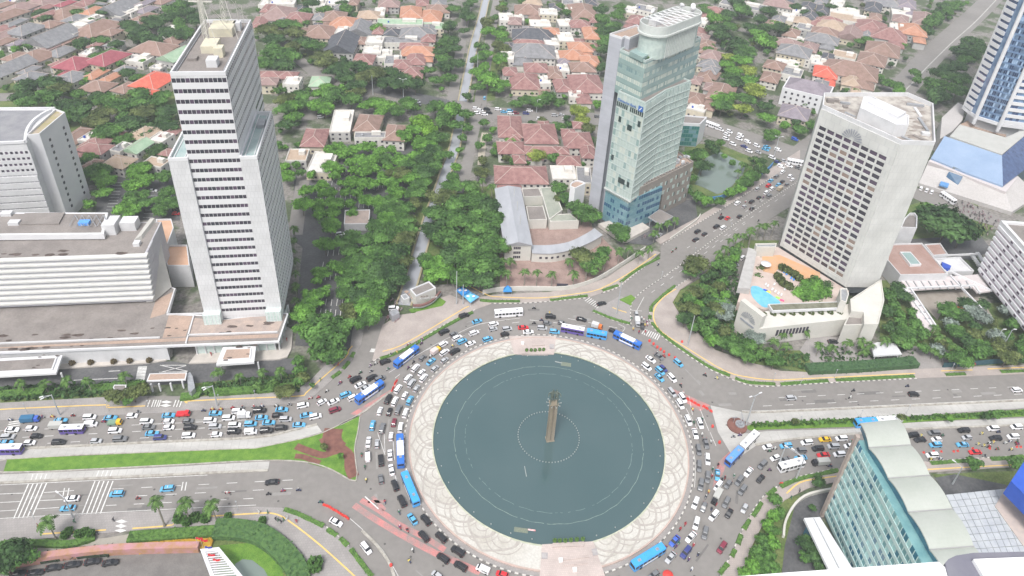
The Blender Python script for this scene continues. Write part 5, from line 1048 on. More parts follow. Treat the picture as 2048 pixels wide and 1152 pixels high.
# ---------------------------------------------------------------- walls, fences, hedges as things
def linear(name, label, cat, px, wd, h, m, z=0., sm=3, cap=None):
    pts = catmull(GP(px), sm); mb = strip(MB(), pts, wd, z-.2, z+h)
    if name in ('hedge', 'flower_bed'): leafy(mb, pts, wd*1.08, h, int(plen(pts)*(wd+h*1.4)*3.2), .18, .45, R)
    o = mb.build(name, m); tag(o, label, cat); return o
linear('garden_wall', 'long pale wall between the palms and the pink pavement above the roundabout', 'wall', [(965, 588), (1000, 582), (1060, 580), (1130, 580), (1185, 565), (1230, 540), (1290, 500)], .4, 2.2, pwall)
linear('garden_wall', 'low pale wall along the diagonal road by the stone podium', 'wall', [(1340, 480), (1390, 445), (1400, 432)], .4, 1.5, pwall)
tag(MB().box((*G(1124, 577), 0), (5, .6, 2.6), SA*.2).build('gate', win_dark), 'dark metal gate in the pale garden wall above the roundabout', 'gate')
linear('hedge', 'long dark clipped hedge in front of the hotel palms on the right', 'hedge', [(1612, 742), (1700, 738), (1760, 734), (1830, 728)], 4.5, 2.2, mat('hedge_dark', (.03, .075, .03), (.06, .13, .045), .9, 1., fine=.3))
linear('fence', 'dark green screen fence along the right boulevard pavement', 'fence', [(1885, 734), (1950, 730), (2048, 722), (2200, 712)], .3, 2.4, mat('screen_green', (.02, .07, .09), (.04, .1, .12), .8, 1.))
linear('fence', 'blue hoarding fence between the pond and the diagonal road', 'fence', [(1395, 400), (1440, 398), (1480, 375), (1530, 345), (1545, 330)], .3, 2.2, mat('fence_blue', (.06, .2, .42), (.08, .24, .5), .7, 1.))
for k, px in enumerate(([(0, 792), (90, 785)], [(180, 780), (290, 772)], [(362, 797), (395, 792), (393, 780)], [(420, 788), (510, 782)], [(515, 782), (590, 775)])):
    linear('hedge', f'clipped green hedge by the left hotel forecourt, {nth(k, 5)}', 'hedge', px, 3., 1.3, hedge_m)['group'] = 'forecourt hedges'
linear('hedge', 'dark hedge along the lower left pavement by the clipped balls', 'hedge', [(0, 1092), (60, 1088), (140, 1090), (190, 1076)], 2., 1., hedge_m)
linear('hedge', 'dark green hedge beside the orange flower strip', 'hedge', [(258, 1078), (330, 1073), (430, 1065)], 3.4, 1.4, hedge_m)
linear('hedge', 'black screened hedge above the walled car park', 'hedge', [(85, 1118), (150, 1108), (222, 1103)], 3.2, 1., mat('dark_hedge', (.02, .03, .02), (.04, .06, .03), .95, 1.))
linear('hedge', 'curved thick leafy hedge round the garden pond at the bottom left', 'hedge', [(430, 1062), (470, 1062), (520, 1072), (560, 1100), (590, 1135), (600, 1165)], 6., 1.8, mat('hedge_mid', (.04, .1, .03), (.085, .17, .045), .9, 1., fine=.3))
linear('flower_bed', 'long orange flower strip above the walled yard at the bottom left', 'flower bed', [(280, 1098), (340, 1092), (425, 1088)], 3.2, .6, mat('orange_flowers', (.45, .22, .02), (.5, .34, .04), .95, 1.5, fine=.3))
linear('yard_wall', 'curved pink and ochre wall of the walled car park at the lower left', 'wall', [(-80, 1150), (0, 1138), (60, 1125), (150, 1112), (250, 1103), (400, 1099)], 2., 2.6, mat('ochre_wall', (.36, .2, .1), (.42, .22, .24), .85, .4))
linear('low_wall', 'curved grey wall beside the ramp at the lower right', 'wall', [(1566, 1075), (1570, 1045), (1590, 1010), (1620, 990), (1680, 978)], .7, 1.2, pwall)
for pts in ([(1497, 862), (1500, 850)],): pass
# embassy compound
EM = bthing('grey_roof_block', 'long building with a grey ribbed metal gable roof and white end wall above the palms')
ribbed = mat('ribbed_metal', (.36, .37, .4), (.43, .44, .47), .5, .25, metal=.2, stretch=(1, .3, 1))
zr = 9.
e = [G(*p, zr) for p in ((991, 378), (1040, 376), (1063, 490), (1010, 490))]
MB().prism(e, -.2, zr).build('wall', pwall, EM)
r0, r1 = G(1016, 371, 11.5), G(1037, 484, 11.5)
def gable(quad, ra, rb, z, zr_, m, T, name='roof'):
    """quad: far left, far right, near right, near left"""
    a, b, c, d = quad; mb = MB(); mb.poly([(*d, z), (*rb, zr_), (*ra, zr_), (*a, z)]); mb.poly([(*c, z), (*b, z), (*ra, zr_), (*rb, zr_)]); mb.poly([(*a, z-.02), (*ra, zr_-.02), (*b, z-.02)]); mb.poly([(*c, z-.02), (*rb, zr_-.02), (*d, z-.02)]); return mb.build(name, m, T)
gable(shrink(e, -.5), r0, r1, zr, 11.5, ribbed, EM)
a, b = e[3], e[2]; t = atan2(b[1]-a[1], b[0]-a[0])
for r_ in range(3):
    for k in range(4): inst('window', beam_mesh(.7, .12, 1.3, win_dark, 'window'), EM, (a[0]+(b[0]-a[0])*(.36+k*.07)+.08*sin(t), a[1]+(b[1]-a[1])*(.36+k*.07)-.08*cos(t), 1.4+r_*2.6), t)
for k in range(3): MB().tube((*G(1028+k*6, 395+k*28, 10), 10), (*G(1028+k*6, 395+k*28, 10), 16), .1, n=5).build('mast', antm, EM)
EC = bthing('curved_wing', 'low curved white wing with a grey roof beside the grey roofed block')
cv = catmull([G(*p, 5) for p in ((1062, 492), (1100, 492), (1140, 485), (1175, 468), (1190, 458))], 4); cvi = [G(*p, 5) for p in ((1062, 492),)]
outer_ = catmull([G(*p, 5) for p in ((1064, 506), (1105, 507), (1150, 497), (1185, 482), (1204, 470))], 4)
nn = len(cv)
for (z0_, z1_, m_, nm_, e_) in ((-.2, 5, pwall, 'wall', 0), (5, 5.35, ribbed, 'roof', .4)):
    mb = MB(); A_, B_ = offs(outer_, -e_), offs(cv, e_)
    for k in range(nn-1): mb.prism([A_[k], A_[k+1], B_[k+1], B_[k]], z0_, z1_)
    mb.build(nm_, m_, EC)
for k in range(9): s = 2+k; p = outer_[min(s, len(outer_)-1)]; q_ = outer_[min(s+1, len(outer_)-1)]; t = atan2(q_[1]-p[1], q_[0]-p[0]); inst('window', beam_mesh(1.2, .15, 1.1, win_dark, 'window'), EC, (p[0]+.05, p[1]-.08, 2), t)
EF = bthing('flat_roof_annex', 'group of low flat roofs with grey green tops round a brown court')
for px, h, m in (([(1043, 378), (1078, 376), (1085, 393), (1047, 395)], 5, concrete_roof), ([(1052, 413), (1086, 412), (1094, 440), (1057, 441)], 5, concrete_roof), ([(1080, 376), (1106, 374), (1125, 420), (1098, 440)], 5.2, mat('moss_roof', (.24, .26, .22), (.32, .33, .28), .9, .2, fine=.1)), ([(1098, 430), (1140, 428), (1158, 442), (1100, 444)], 4.6, mat('moss_roof', (.24, .26, .22), (.32, .33, .28), .9, .2, fine=.1))):
    block(EF, 'wall', [G(*p, h) for p in px], -.2, h, pwall, m, .3)
GZ = bthing('gazebo', 'small orange roofed gazebo in the garden framed by the long canopy', 'gazebo'); gq = [G(*p, 4) for p in ((1908, 624), (1916, 609), (1930, 610), (1940, 628))]; gc = (sum(a[0] for a in gq)/4, sum(a[1] for a in gq)/4); mb = MB()
for k in range(4): j = (k+1) % 4; mb.poly([(*gq[k], 3.2), (*gq[j], 3.2), (*gc, 5.4)])
mb.build('roof', mat('gazebo_orange', (.55, .15, .06), (.6, .2, .09), .8, 1.), GZ)
for q_ in gq: MB().tube((*q_, 0), (*q_, 3.3), .12, n=6).build('post', bark_, GZ)
o = bthing('drop_off_roof', 'flat white pavilion roof among the palms in front of the slab hotel', 'canopy'); block(o, 'roof_slab', [G(*p, 4) for p in ((1748, 712), (1742, 690), (1755, 684), (1790, 686), (1804, 708))], 3.3, 4, white_paint, white_paint)
for p in ((1752, 709), (1798, 707), (1788, 689)): MB().tube((*G(*p, 4), 0), (*G(*p, 4), 3.3), .15, n=6).build('column', white_paint, o)
# police post with curved front
PB = bthing('police_post', 'small ship shaped police post with curved white front beside the pink plaza')
pb = [G(*p, 6) for p in ((820, 580), (858, 564), (872, 577), (832, 594))]; block(PB, 'wall', pb, -.1, 6, pwall, concrete_roof, .5, .5, white_paint)
tc_ = mat('brown_trim', (.16, .08, .07), (.2, .1, .09), .6, 1.)
for z0, z1, m, o_ in ((0, 1.2, white_paint, 0), (1.25, 2.4, white_paint, .25), (2.45, 3.3, tc_, .1)):
    ar = catmull([G(*p, z1) for p in ((826, 613-z1), (845, 612-z1), (866, 602-z1), (881, 585-z1))], 5); strip(MB(), offs(ar, o_), .8, z0, z1).build('curved_wall', m, PB)
text('THAMRIN POS', PB, (*G(829, 599, 4), 3.6), 1.5, radians(14), white_clean); text('POLISI', PB, (*G(841, 592, 6), 5.), 1.2, radians(18), mat('letter_brown', (.12, .07, .05)))
for k, (x, y) in enumerate(((813, 583), (820, 588), (826, 594))): MB().prism([G(x-5, y, 3), G(x, y-3, 3), G(x+5, y, 3), G(x, y+4, 3)], 2.8, 3).build('awning', pink_roof, PB)
o = bthing('guard_box', 'small white box hut left of the police post', 'hut'); block(o, 'wall', [G(*p, 3) for p in ((801, 591), (812, 587), (819, 595), (808, 600))], 0, 3, white_paint, grey_metal)
o = bthing('ticket_hut', 'grey kiosk with a white roof among parked motorbikes by the side road', 'kiosk'); block(o, 'wall', [G(*p, 3.2) for p in ((778, 623), (794, 618), (799, 626), (784, 633))], 0, 3.2, mat('kiosk_grey', (.3, .3, .32)), grey_metal, .1)
# tents
def tent(label, px, c1, z=2.6, peak=1.6):
    T = bthing('tent', label, 'tent'); p = [G(*q_, z) for q_ in px]; cx = sum(a[0] for a in p)/4; cy = sum(a[1] for a in p)/4; mb = MB()
    for k in range(4): j = (k+1) % 4; mb.poly([(*p[k], z), (*p[j], z), (cx, cy, z+peak)]); mb.poly([(*p[k], z-.35), (*p[j], z-.35), (*p[j], z), (*p[k], z)])
    mb.build('canopy', c1, T)
    for q_ in p: MB().tube((*q_, 0), (*q_, z), .05, n=5).build('leg', white_clean, T)
    return T
tb = mat('tent_blue', (.02, .2, .55), (.03, .25, .6), .6, 1.); tl = mat('tent_light_blue', (.12, .42, .72), (.15, .46, .76), .6, 1.)
Tn = tent('deep blue tent by the lamp mast above the roundabout', ((912, 580), (925, 571), (940, 582), (926, 592)), tb)
Tm = tent('light blue tent at the road edge next to the deep blue tent', ((927, 592), (941, 583), (958, 593), (941, 605)), tl)
tent('small blue peaked tent against the pale wall', ((1006, 583), (1008, 575), (1023, 575), (1024, 583)), tb, 2.4, 2.4)
for px, T in (((936, 593), Tm), ((947, 593), Tm), ((920, 581), Tn), ((931, 581), Tn)): q_ = G(*px, 3.4); MB().poly([(q_[0]+.7*cos(2*pi*k/12), q_[1]+.7*sin(2*pi*k/12), 3.62) for k in range(12)]).build('round_badge', mat('badge', (.6, .55, .6), (.75, .75, .8), .6, 2.), T)
# gate house of the left hotel
GH = bthing('gate_canopy', 'flat white and pink entrance canopy with a curved metal screen at the left hotel drive', 'canopy')
gp_ = [G(*p, 4.5) for p in ((293, 762), (299, 747), (374, 745), (371, 759))]; MB().prism(gp_, 3.9, 4.5).build('roof', white_clean, GH); MB().prism(shrink(gp_, .4), 4.5, 4.55).build('roof', pink_roof, GH)
for x, y in ((306, 783), (322, 782), (345, 781), (368, 776)): MB().box((*G(x, y), 0), (.5, .5, 3.9)).build('column', white_clean, GH)
MB().prism([G(*p, 3.5) for p in ((374, 748), (380, 744), (385, 752), (390, 775), (382, 784), (376, 780))], 0, 3.5).build('screen', grey_metal, GH)
o = bthing('guard_hut', 'small grey roofed hut beside the zebra crossing of the left hotel', 'hut'); block(o, 'wall', [G(*p, 3) for p in ((226, 775), (229, 770), (253, 770), (250, 785), (232, 786))], 0, 3, white_paint, concrete_roof, .15, .3, white_clean)
o = bthing('car_park_office', 'stained flat roofed hut in the middle of the tree shaded car park', 'hut'); block(o, 'wall', [G(*p, 4) for p in ((690, 421), (740, 420), (738, 448), (688, 449))], 0, 4, white_paint, MATS['stained_pink_roof'], .3, .3, white_clean)
# small bronze planter monument on the apron
PM = bthing('roundel_planter', 'small round tiered planter with a leaning post on the right concrete apron', 'planter')
p = G(1474, 852); MB().lathe((*p, 0), [(3.6, 0), (3.6, .5), (3.3, .55)], 16).build('base', soil, PM); MB().lathe((p[0]+1, p[1]+.3, .5), [(1.7, 0), (1.7, .5), (1.5, .52), (1.45, .3), (1.0, .32), (1., 1.1), (.4, 1.15), (.3, 2.6)], 16).build('tier', grey_metal, PM); MB().tube((p[0]+3, p[1], 0), (p[0]+1.5, p[1]+3, 4), .15, n=6).build('post', grey_metal, PM)
tag(MB().tube((*G(1466, 848), 0), (*G(1466, 848), 3.5), .07, n=5).box((*G(1466, 848), 3.2), (1.9, .1, .6), SA).build('road_sign', grey_metal), 'small signpost left of the round planter on the apron', 'sign')
# ---------------------------------------------------------------- lamps, masts
lamp_m = mat('lamp_post', (.5, .52, .54), (.4, .42, .44), .5, 1., metal=.3)
def mast(label, base, h, arms=(), r=.28, name='lamp_mast', cat='lamp mast', tipdx=0):
    T = thing(name, label, cat, (*G(*base), 0)); MB().tube((0, 0, 0), (0, 0, h), r, r*.55, 8).build('pole', lamp_m, T)
    for dx, dy in arms:
        MB().tube((0, 0, h-.2), (dx, dy, h+.5), .1, n=5).build('arm', lamp_m, T); MB().box((dx, dy, h+.35), (1.2, .4, .2), atan2(dy, dx)).build('lamp', white_clean, T)
    return T
for nm, b, h, ar in (('tall grey mast on the pink pavement right of the roundabout', (1375, 692), 16.5, ()), ('tall grey mast on the triangular traffic island', (1233, 628), 18, ()), ('tall grey mast at the end of the right grass median', (1491, 852), 16, ((2, 1), (-2, -1))), ('tall mast beside the deep blue tent', (913, 608), 18, ()), ('thin mast in front of the light blue tent', (926, 609), 11, ()),
                     ('double armed street lamp on the left boulevard kerb', (120, 831), 10.5, ((-2.5, -1.5), (-1.8, -2.2))), ('double armed street lamp beside the hotel driveway', (435, 812), 10.5, ((-2.5, -1.5), (-1.8, -2.2))), ('street lamp leaning over the lower left lanes', (147, 1036), 10, ((-3, 1.5),)),
                     ('long armed lamp over the white minibus in the right jam', (1592, 958), 11, ((-3, 3), (-5, 4))), ('mast in the right concrete bus lane by the articulated bus', (1555, 935), 12, ()), ('telecom mast beside the canal bridge', (746, 190), 14, ()), ('forked lamp post at the far junction', (807, 195), 13, ((2, 0), (-2, 0))), ('thin mast beside the upper canal', (955, 145), 15, ()), ('lamp post on the far street', (1073, 225), 9, ((1.5, 0),)),
                     ('lamp post on the cross street behind the pond', (1548, 312), 13, ((2, 0), (-2, 0))), ('thin lamp post at the hotel garden corner, left', (1985, 695), 10, ((1, 0),)), ('thin lamp post at the hotel garden corner, right', (2005, 695), 10, ((1, 0),)), ('mast with flags near the ramp at the lower right', (1905, 968), 9, ((-2, 2),))): mast(nm, b, h, ar)
post_me = MB().tube((0, 0, 0), (0, 0, 4.6), .07, n=5).lathe((0, 0, 4.5), [(.22, 0), (.26, .25), (.1, .45)], 6).mesh('post_lamp', lamp_m)
PO = []
for zn, L_ in (('left boulevard pavement', ((55, 826), (218, 822), (300, 820), (440, 808), (512, 800), (580, 796))), ('lower left pavement', ((70, 1040), (157, 1036), (476, 1022), (390, 1035))), ('right boulevard pavement', ((1600, 770), (1545, 764), (1668, 757), (1900, 745), (2020, 738))), ('right boulevard central reservation', ((1597, 850), (1718, 838), (1812, 828), (2045, 820))), ('diagonal road median', ((1322, 560), (1388, 512), (1460, 462), (1500, 428)))):
    for p in L_: o = inst('post_lamp', post_me, None, (*G(*p), .1)); o['category'] = 'lamp post'; o['group'] = 'small post lamps'; PO.append((o, 'slim post lamp', zn, *p, 'x'))
label_all_later = PO
# striped gable flags building at the bottom left
FB = bthing('slatted_canopy', 'white framed canopy with slatted top and small flags at the bottom left', 'canopy')
fq = [G(*p, 5) for p in ((400, 1098), (438, 1094), (492, 1160), (425, 1165))]; mb = MB(); inn = shrink(fq, 1.)
for k in range(4): j = (k+1) % 4; mb.prism([fq[k], fq[j], inn[j], inn[k]], 4.4, 5)
mb.build('frame', white_clean, FB)
for k in range(12):
    s = (k+.5)/12; a = [inn[0][i]+(inn[3][i]-inn[0][i])*s for i in (0, 1)]; b = [inn[1][i]+(inn[2][i]-inn[1][i])*s for i in (0, 1)]; strip(MB(), [a, b], .35, 4.6, 4.9).build('slat', white_clean, FB)
for q_ in inn: MB().tube((*q_, 0), (*q_, 4.5), .15, n=6).build('column', white_clean, FB)
for k, (x, y, c, nmc) in enumerate(((398, 1092, (.6, .02, .03), 'red'), (408, 1096, (.6, .02, .03), 'red and white'), (416, 1110, (.03, .05, .3), 'blue'), (422, 1125, (.6, .05, .05), 'red'), (432, 1135, (.6, .03, .03), 'dark red'))):
    T = thing('flag', f'{nmc} flag on a thin pole by the slatted canopy, {nth(k, 5)}', 'flag', (*G(x, y+6), 0), 0, 'flags by the slatted canopy'); MB().tube((0, 0, 0), (0, 0, 6), .05, n=5).build('pole', lamp_m, T); f = MB()
    for i in range(4): f.poly([(i*.5, .15*sin(i*2), 5.9), ((i+1)*.5, .15*sin(i*2+2), 5.9), ((i+1)*.5, .15*sin(i*2+2), 4.8), (i*.5, .15*sin(i*2), 4.8)])
    f.build('cloth', mat('flag_'+nmc.replace(' ', '_'), c), T)

# ---------------------------------------------------------------- haze
hz = bpy.data.materials.new('haze'); hz.use_nodes = True; n_ = hz.node_tree; n_.nodes.clear(); pv = n_.nodes.new('ShaderNodeVolumePrincipled'); pv.inputs['Color'].default_value = (.86, .92, .97, 1); pv.inputs['Density'].default_value = .00017
ho = n_.nodes.new('ShaderNodeOutputMaterial'); n_.links.new(pv.outputs[0], ho.inputs['Volume'])
mb = MB(); mb.box((0, 900, -1.5), (4000, 3000, 222)); o = mb.build('haze', hz); o['kind'] = 'stuff'
# ---------------------------------------------------------------- vehicles
rubber = mat('rubber', (.02, .02, .02), rough=.9); car_glass = mat('car_glass', (.015, .017, .022), rough=.12, spec=.6)
tail_m = mat('tail_light', (.35, .01, .01), rough=.3)
CARC = {'w': ('white', (.8, .8, .82)), 'k': ('black', (.018, .018, .022)), 'g': ('grey', (.16, .165, .175)), 's': ('silver', (.42, .43, .45)), 'b': ('light blue', (.10, .38, .62)), 'n': ('navy', (.04, .05, .2)),
        'r': ('red', (.6, .02, .03)), 'm': ('maroon', (.2, .025, .05)), 'y': ('yellow', (.75, .45, .02)), 'o': ('orange', (.7, .18, .04)), 'v': ('green', (.16, .3, .2)), 'u': ('royal blue', (.05, .12, .5)), 't': ('tan', (.4, .33, .24))}
def paint(c): return mat('car_paint_'+CARC[c][0].replace(' ', '_'), CARC[c][1], rough=.28, coat=.6)
wheel_me = MB().tube((0, -.1, 0), (0, .1, 0), .33, n=10).mesh('wheel', rubber)
tail_me = MB().box((0, 0, 0), (.08, .3, .16)).mesh('tail_light', tail_m)
def loft(secs):
    """secs: x, half width bottom, half width top, z0, z1"""
    mb = MB()
    for x, wb, wt, z0, z1 in secs: mb.v += [(x, -wb*.94, z0), (x, -wb, z0+(z1-z0)*.45), (x, -wt, z1-.05), (x, -wt*.8, z1), (x, wt*.8, z1), (x, wt, z1-.05), (x, wb, z0+(z1-z0)*.45), (x, wb*.94, z0)]
    for i in range(len(secs)-1):
        for k in range(8): a = i*8+k; b = i*8+(k+1) % 8; mb.f.append((a, a+8, b+8, b))
    mb.f.append(tuple(range(7, -1, -1))[::-1]); n = (len(secs)-1)*8; mb.f.append(tuple(range(n+7, n-1, -1)))
    return mb
KIND = {  # length, width, body sections, glass frustum (x0 x1 base, x0 x1 top, z, z top), words
 's': ('sedan', [(-2.2, .76, .7, .3, .82), (-2.05, .86, .8, .22, .95), (-1.2, .87, .8, .2, 1.0), (.9, .87, .8, .2, .98), (1.9, .84, .72, .22, .84), (2.2, .72, .6, .3, .68)], (-1.75, 1.1, -1.0, .35, .95, 1.42)),
 'v': ('minivan', [(-2.1, .8, .74, .3, 1.0), (-2.02, .86, .8, .24, 1.08), (-.5, .87, .82, .22, 1.08), (1.2, .87, .8, .22, 1.06), (2.0, .84, .72, .25, .92), (2.2, .74, .6, .32, .74)], (-2.04, 1.35, -1.8, .7, 1.05, 1.72)),
 'c': ('hatchback', [(-1.8, .76, .7, .3, .95), (-1.7, .82, .76, .24, 1.0), (.7, .83, .76, .22, .98), (1.6, .8, .68, .24, .86), (1.85, .68, .56, .32, .7)], (-1.72, 1.0, -1.3, .35, .96, 1.5)),
 'j': ('off-road car', [(-2.25, .86, .8, .38, 1.1), (-2.15, .93, .86, .3, 1.18), (1.1, .94, .86, .3, 1.15), (2.05, .9, .8, .32, 1.06), (2.3, .8, .7, .4, .85)], (-2.15, 1.15, -1.95, .6, 1.14, 1.85)),
 'x': ('box van', [(-2.1, .8, .8, .3, 1.8), (-2.0, .84, .82, .26, 1.86), (.9, .84, .82, .26, 1.86), (1.5, .84, .8, .26, 1.2), (2.05, .8, .7, .3, .9)], None),
}
PROT = {}
def car_proto(k, c, taxi=False):
    if (k, c, taxi) in PROT: return PROT[(k, c, taxi)]
    nm, secs, gl = KIND[k]; pm_ = paint(c)
    parts = [('body', loft(secs).mesh('body', pm_, False), (0, 0, 0))]
    wmax = max(s[1] for s in secs)
    if gl:
        a, b, c_, d, z, zt = gl; w0, w1 = wmax*.88, wmax*.72; g = MB(); g.v = [(a, -w0, z), (b, -w0, z), (b, w0, z), (a, w0, z), (c_, -w1, zt-.05), (d, -w1, zt-.05), (d, w1, zt-.05), (c_, w1, zt-.05)]
        g.f = [(4, 5, 6, 7)]+[(i, (i+1) % 4, 4+(i+1) % 4, 4+i) for i in range(4)]; parts.append(('windows', g.mesh('windows', car_glass), (0, 0, 0)))
        r = MB(); w2 = w1+.03; c2 = c_-.06; d2 = d+.05; r.v = [(c2, -w2, zt-.08), (d2, -w2, zt-.08), (d2, w2, zt-.08), (c2, w2, zt-.08), (c2+.12, -w2*.85, zt), (d2-.15, -w2*.85, zt), (d2-.15, w2*.85, zt), (c2+.12, w2*.85, zt)]
        r.f = [(3, 2, 1, 0), (4, 5, 6, 7)]+[(i, (i+1) % 4, 4+(i+1) % 4, 4+i) for i in range(4)]
        parts.append(('roof', r.mesh('roof', pm_), (0, 0, 0)))
        if taxi: parts.append(('taxi_sign', MB().box((0, 0, 0), (.22, .7, .18)).mesh('taxi_sign', white_paint), (-.3, 0, zt)))
    else:
        g = MB().box((1.22, 0, 1.2), (.5, 1.5, .6), taper=.9).box((-.9, 0, 1.15), (1.9, 1.68, .45)); parts.append(('windows', g.mesh('windows', car_glass), (0, 0, 0)))
    xr, xf = secs[0][0]+.75, secs[-1][0]-.8
    for x in (xr, xf):
        for y in (-1, 1): parts.append(('wheel', wheel_me, (x, y*(wmax-.08), .33)))
    for y in (-1, 1): parts.append(('tail_light', tail_me, (secs[0][0]-.0, y*wmax*.72, .82)))
    PROT[(k, c, taxi)] = (nm, parts); return PROT[(k, c, taxi)]
def face(parts, flag): pass
VEH = []       # (object, base description, zone, x, y)
def place(root_name, parts, x, y, z, rz, cat):
    r = bpy.data.objects.new(root_name, None); COL.objects.link(r); r.location = (x, y, z); r.rotation_euler = (0, 0, rz); r['category'] = cat
    for nm, me, loc in parts: inst(nm, me, r, loc)
    return r
def head(p, mode):
    X, Y = G(p[0], p[1], .6)
    if mode == 'R': return X, Y, atan2(Y-FC[1], X-FC[0])-pi/2
    if mode == 'E': return X, Y, SA
    if mode == 'W': return X, Y, SA+pi
    a = radians(float(mode)); X2, Y2 = G(p[0]+12*cos(a), p[1]-12*sin(a), .6)
    return X, Y, atan2(Y2-Y, X2-X)
def colour_word(c): return CARC[c][0]
def cars(zone, text, mode, group, z=0., order='x'):
    for tk in text.split():
        f = tk.split(','); p = (float(f[0]), float(f[1])); k, c = f[2][0], f[2][1]; m = f[3] if len(f) > 3 else mode
        X, Y, t = head(p, m); t += radians(R.uniform(-2, 2)); taxi = f[2].endswith('T')
        if k in KIND:
            nm, parts = car_proto(k, c, taxi); o = place('car' if k != 'x' else 'van', parts, X, Y, z, t, 'car' if k != 'x' else 'van')
            d = f'{colour_word(c)} {"taxi" if taxi else nm}'
        elif k == 'B': o, d = bus(c, X, Y, z, t)
        else: o, d = truck(k, c, X, Y, z, t)
        o['group'] = group; VEH.append((o, d, zone, p[0], p[1], order))
# ---- buses and trucks
def box_bus(L, body_m, roof_segs, win=True, Wd=2.5, Hh=3.1):
    parts = []
    mb = MB(); h = L/2
    secs = [(-h, Wd/2*.96, Wd/2*.94, .35, Hh-.12), (-h+.12, Wd/2, Wd/2*.98, .3, Hh-.03), (h-.25, Wd/2, Wd/2*.98, .3, Hh-.03), (h, Wd/2*.94, Wd/2*.9, .35, Hh-.2)]
    parts.append(('body', loft(secs).mesh('body', body_m), (0, 0, 0)))
    for a, b, m in roof_segs: parts.append(('roof_panel', MB().box((-h+(a+b)/2*L, 0, Hh-.02), ((b-a)*L-.05, Wd*.9, .06)).mesh('roof_panel', m), (0, 0, 0)))
    for s in (-1, 1):
        n = int(L/1.35)
        for k in range(n): parts.append(('window', MB().box((0, 0, 0), (1.22, .04, .95)).mesh('bus_window', car_glass) if 'bus_window' not in bpy.data.meshes else bpy.data.meshes['bus_window'], (-h+.75+k*(L-1.4)/(n-1)*.98, s*(Wd/2+.005), 1.55)))
    parts.append(('windscreen', MB().box((h-.04, 0, 1.3), (.1, Wd*.86, 1.35), taper=.97).mesh('windscreen', car_glass), (0, 0, 0)))
    parts.append(('rear_window', MB().box((-h+.02, 0, 1.7), (.08, Wd*.8, .8)).mesh('rear_window', car_glass), (0, 0, 0)))
    for x in (-.28, .3):
        parts.append(('roof_hatch', MB().box((x*L, 0, Hh), (1.1, .9, .14), taper=.9).mesh('roof_hatch', grey_metal), (0, 0, 0)))
    parts.append(('air_conditioner', MB().box((.02*L, 0, Hh), (2.2, 1.6, .22), taper=.92).mesh('air_conditioner', roof_segs[len(roof_segs)//2][2]), (0, 0, 0)))
    for x in (-h+2.3, h-2.5):
        for y in (-1, 1): parts.append(('wheel', MB().tube((0, -.14, 0), (0, .14, 0), .5, n=10).mesh('bus_wheel', rubber) if 'bus_wheel' not in bpy.data.meshes else bpy.data.meshes['bus_wheel'], (x, y*(Wd/2-.1), .5)))
    return parts
bus_blue = mat('bus_blue', (.025, .15, .55), rough=.35, coat=.4); bus_sky = mat('bus_sky_blue', (.05, .33, .75), rough=.35, coat=.4); bus_white = mat('bus_white', (.8, .8, .82), rough=.35, coat=.4)
bus_violet = mat('bus_violet_side', (.12, .08, .33), rough=.4)
BUSK = {'a': ('blue city bus with white roof middle', 12, bus_blue, [(0, .26, bus_blue), (.26, .76, bus_white), (.76, 1, bus_blue)], 1), 'b': ('bright blue bus with plain blue roof', 12, bus_sky, [(0, 1, bus_sky)], 1),
        'w': ('white coach with dark lower windows', 12, bus_white, [(0, 1, bus_white)], 0), 'm': ('white-roofed minibus with violet sides', 7.6, bus_violet, [(0, 1, bus_white)], 0), 'l': ('white-roofed city bus with violet sides', 12, bus_violet, [(0, 1, bus_white)], 0), 'c': ('white minibus', 9.4, bus_white, [(0, 1, bus_white)], 0)}
BPROT = {}
def bus(c, X, Y, z, t):
    nm, L, bm_, segs, band = BUSK[c]
    if c not in BPROT:
        BPROT[c] = box_bus(L, bm_, segs, Hh=3.1 if L > 8 else 2.7)
        if band:
            for s in (-1, 1): BPROT[c].append(('side_stripe', MB().box((0, s*1.262, .75), (L*.5, .02, .7)).mesh('side_stripe', bus_white), (0, 0, 0)))
    return place('bus', BPROT[c], X, Y, z, t, 'bus'), nm
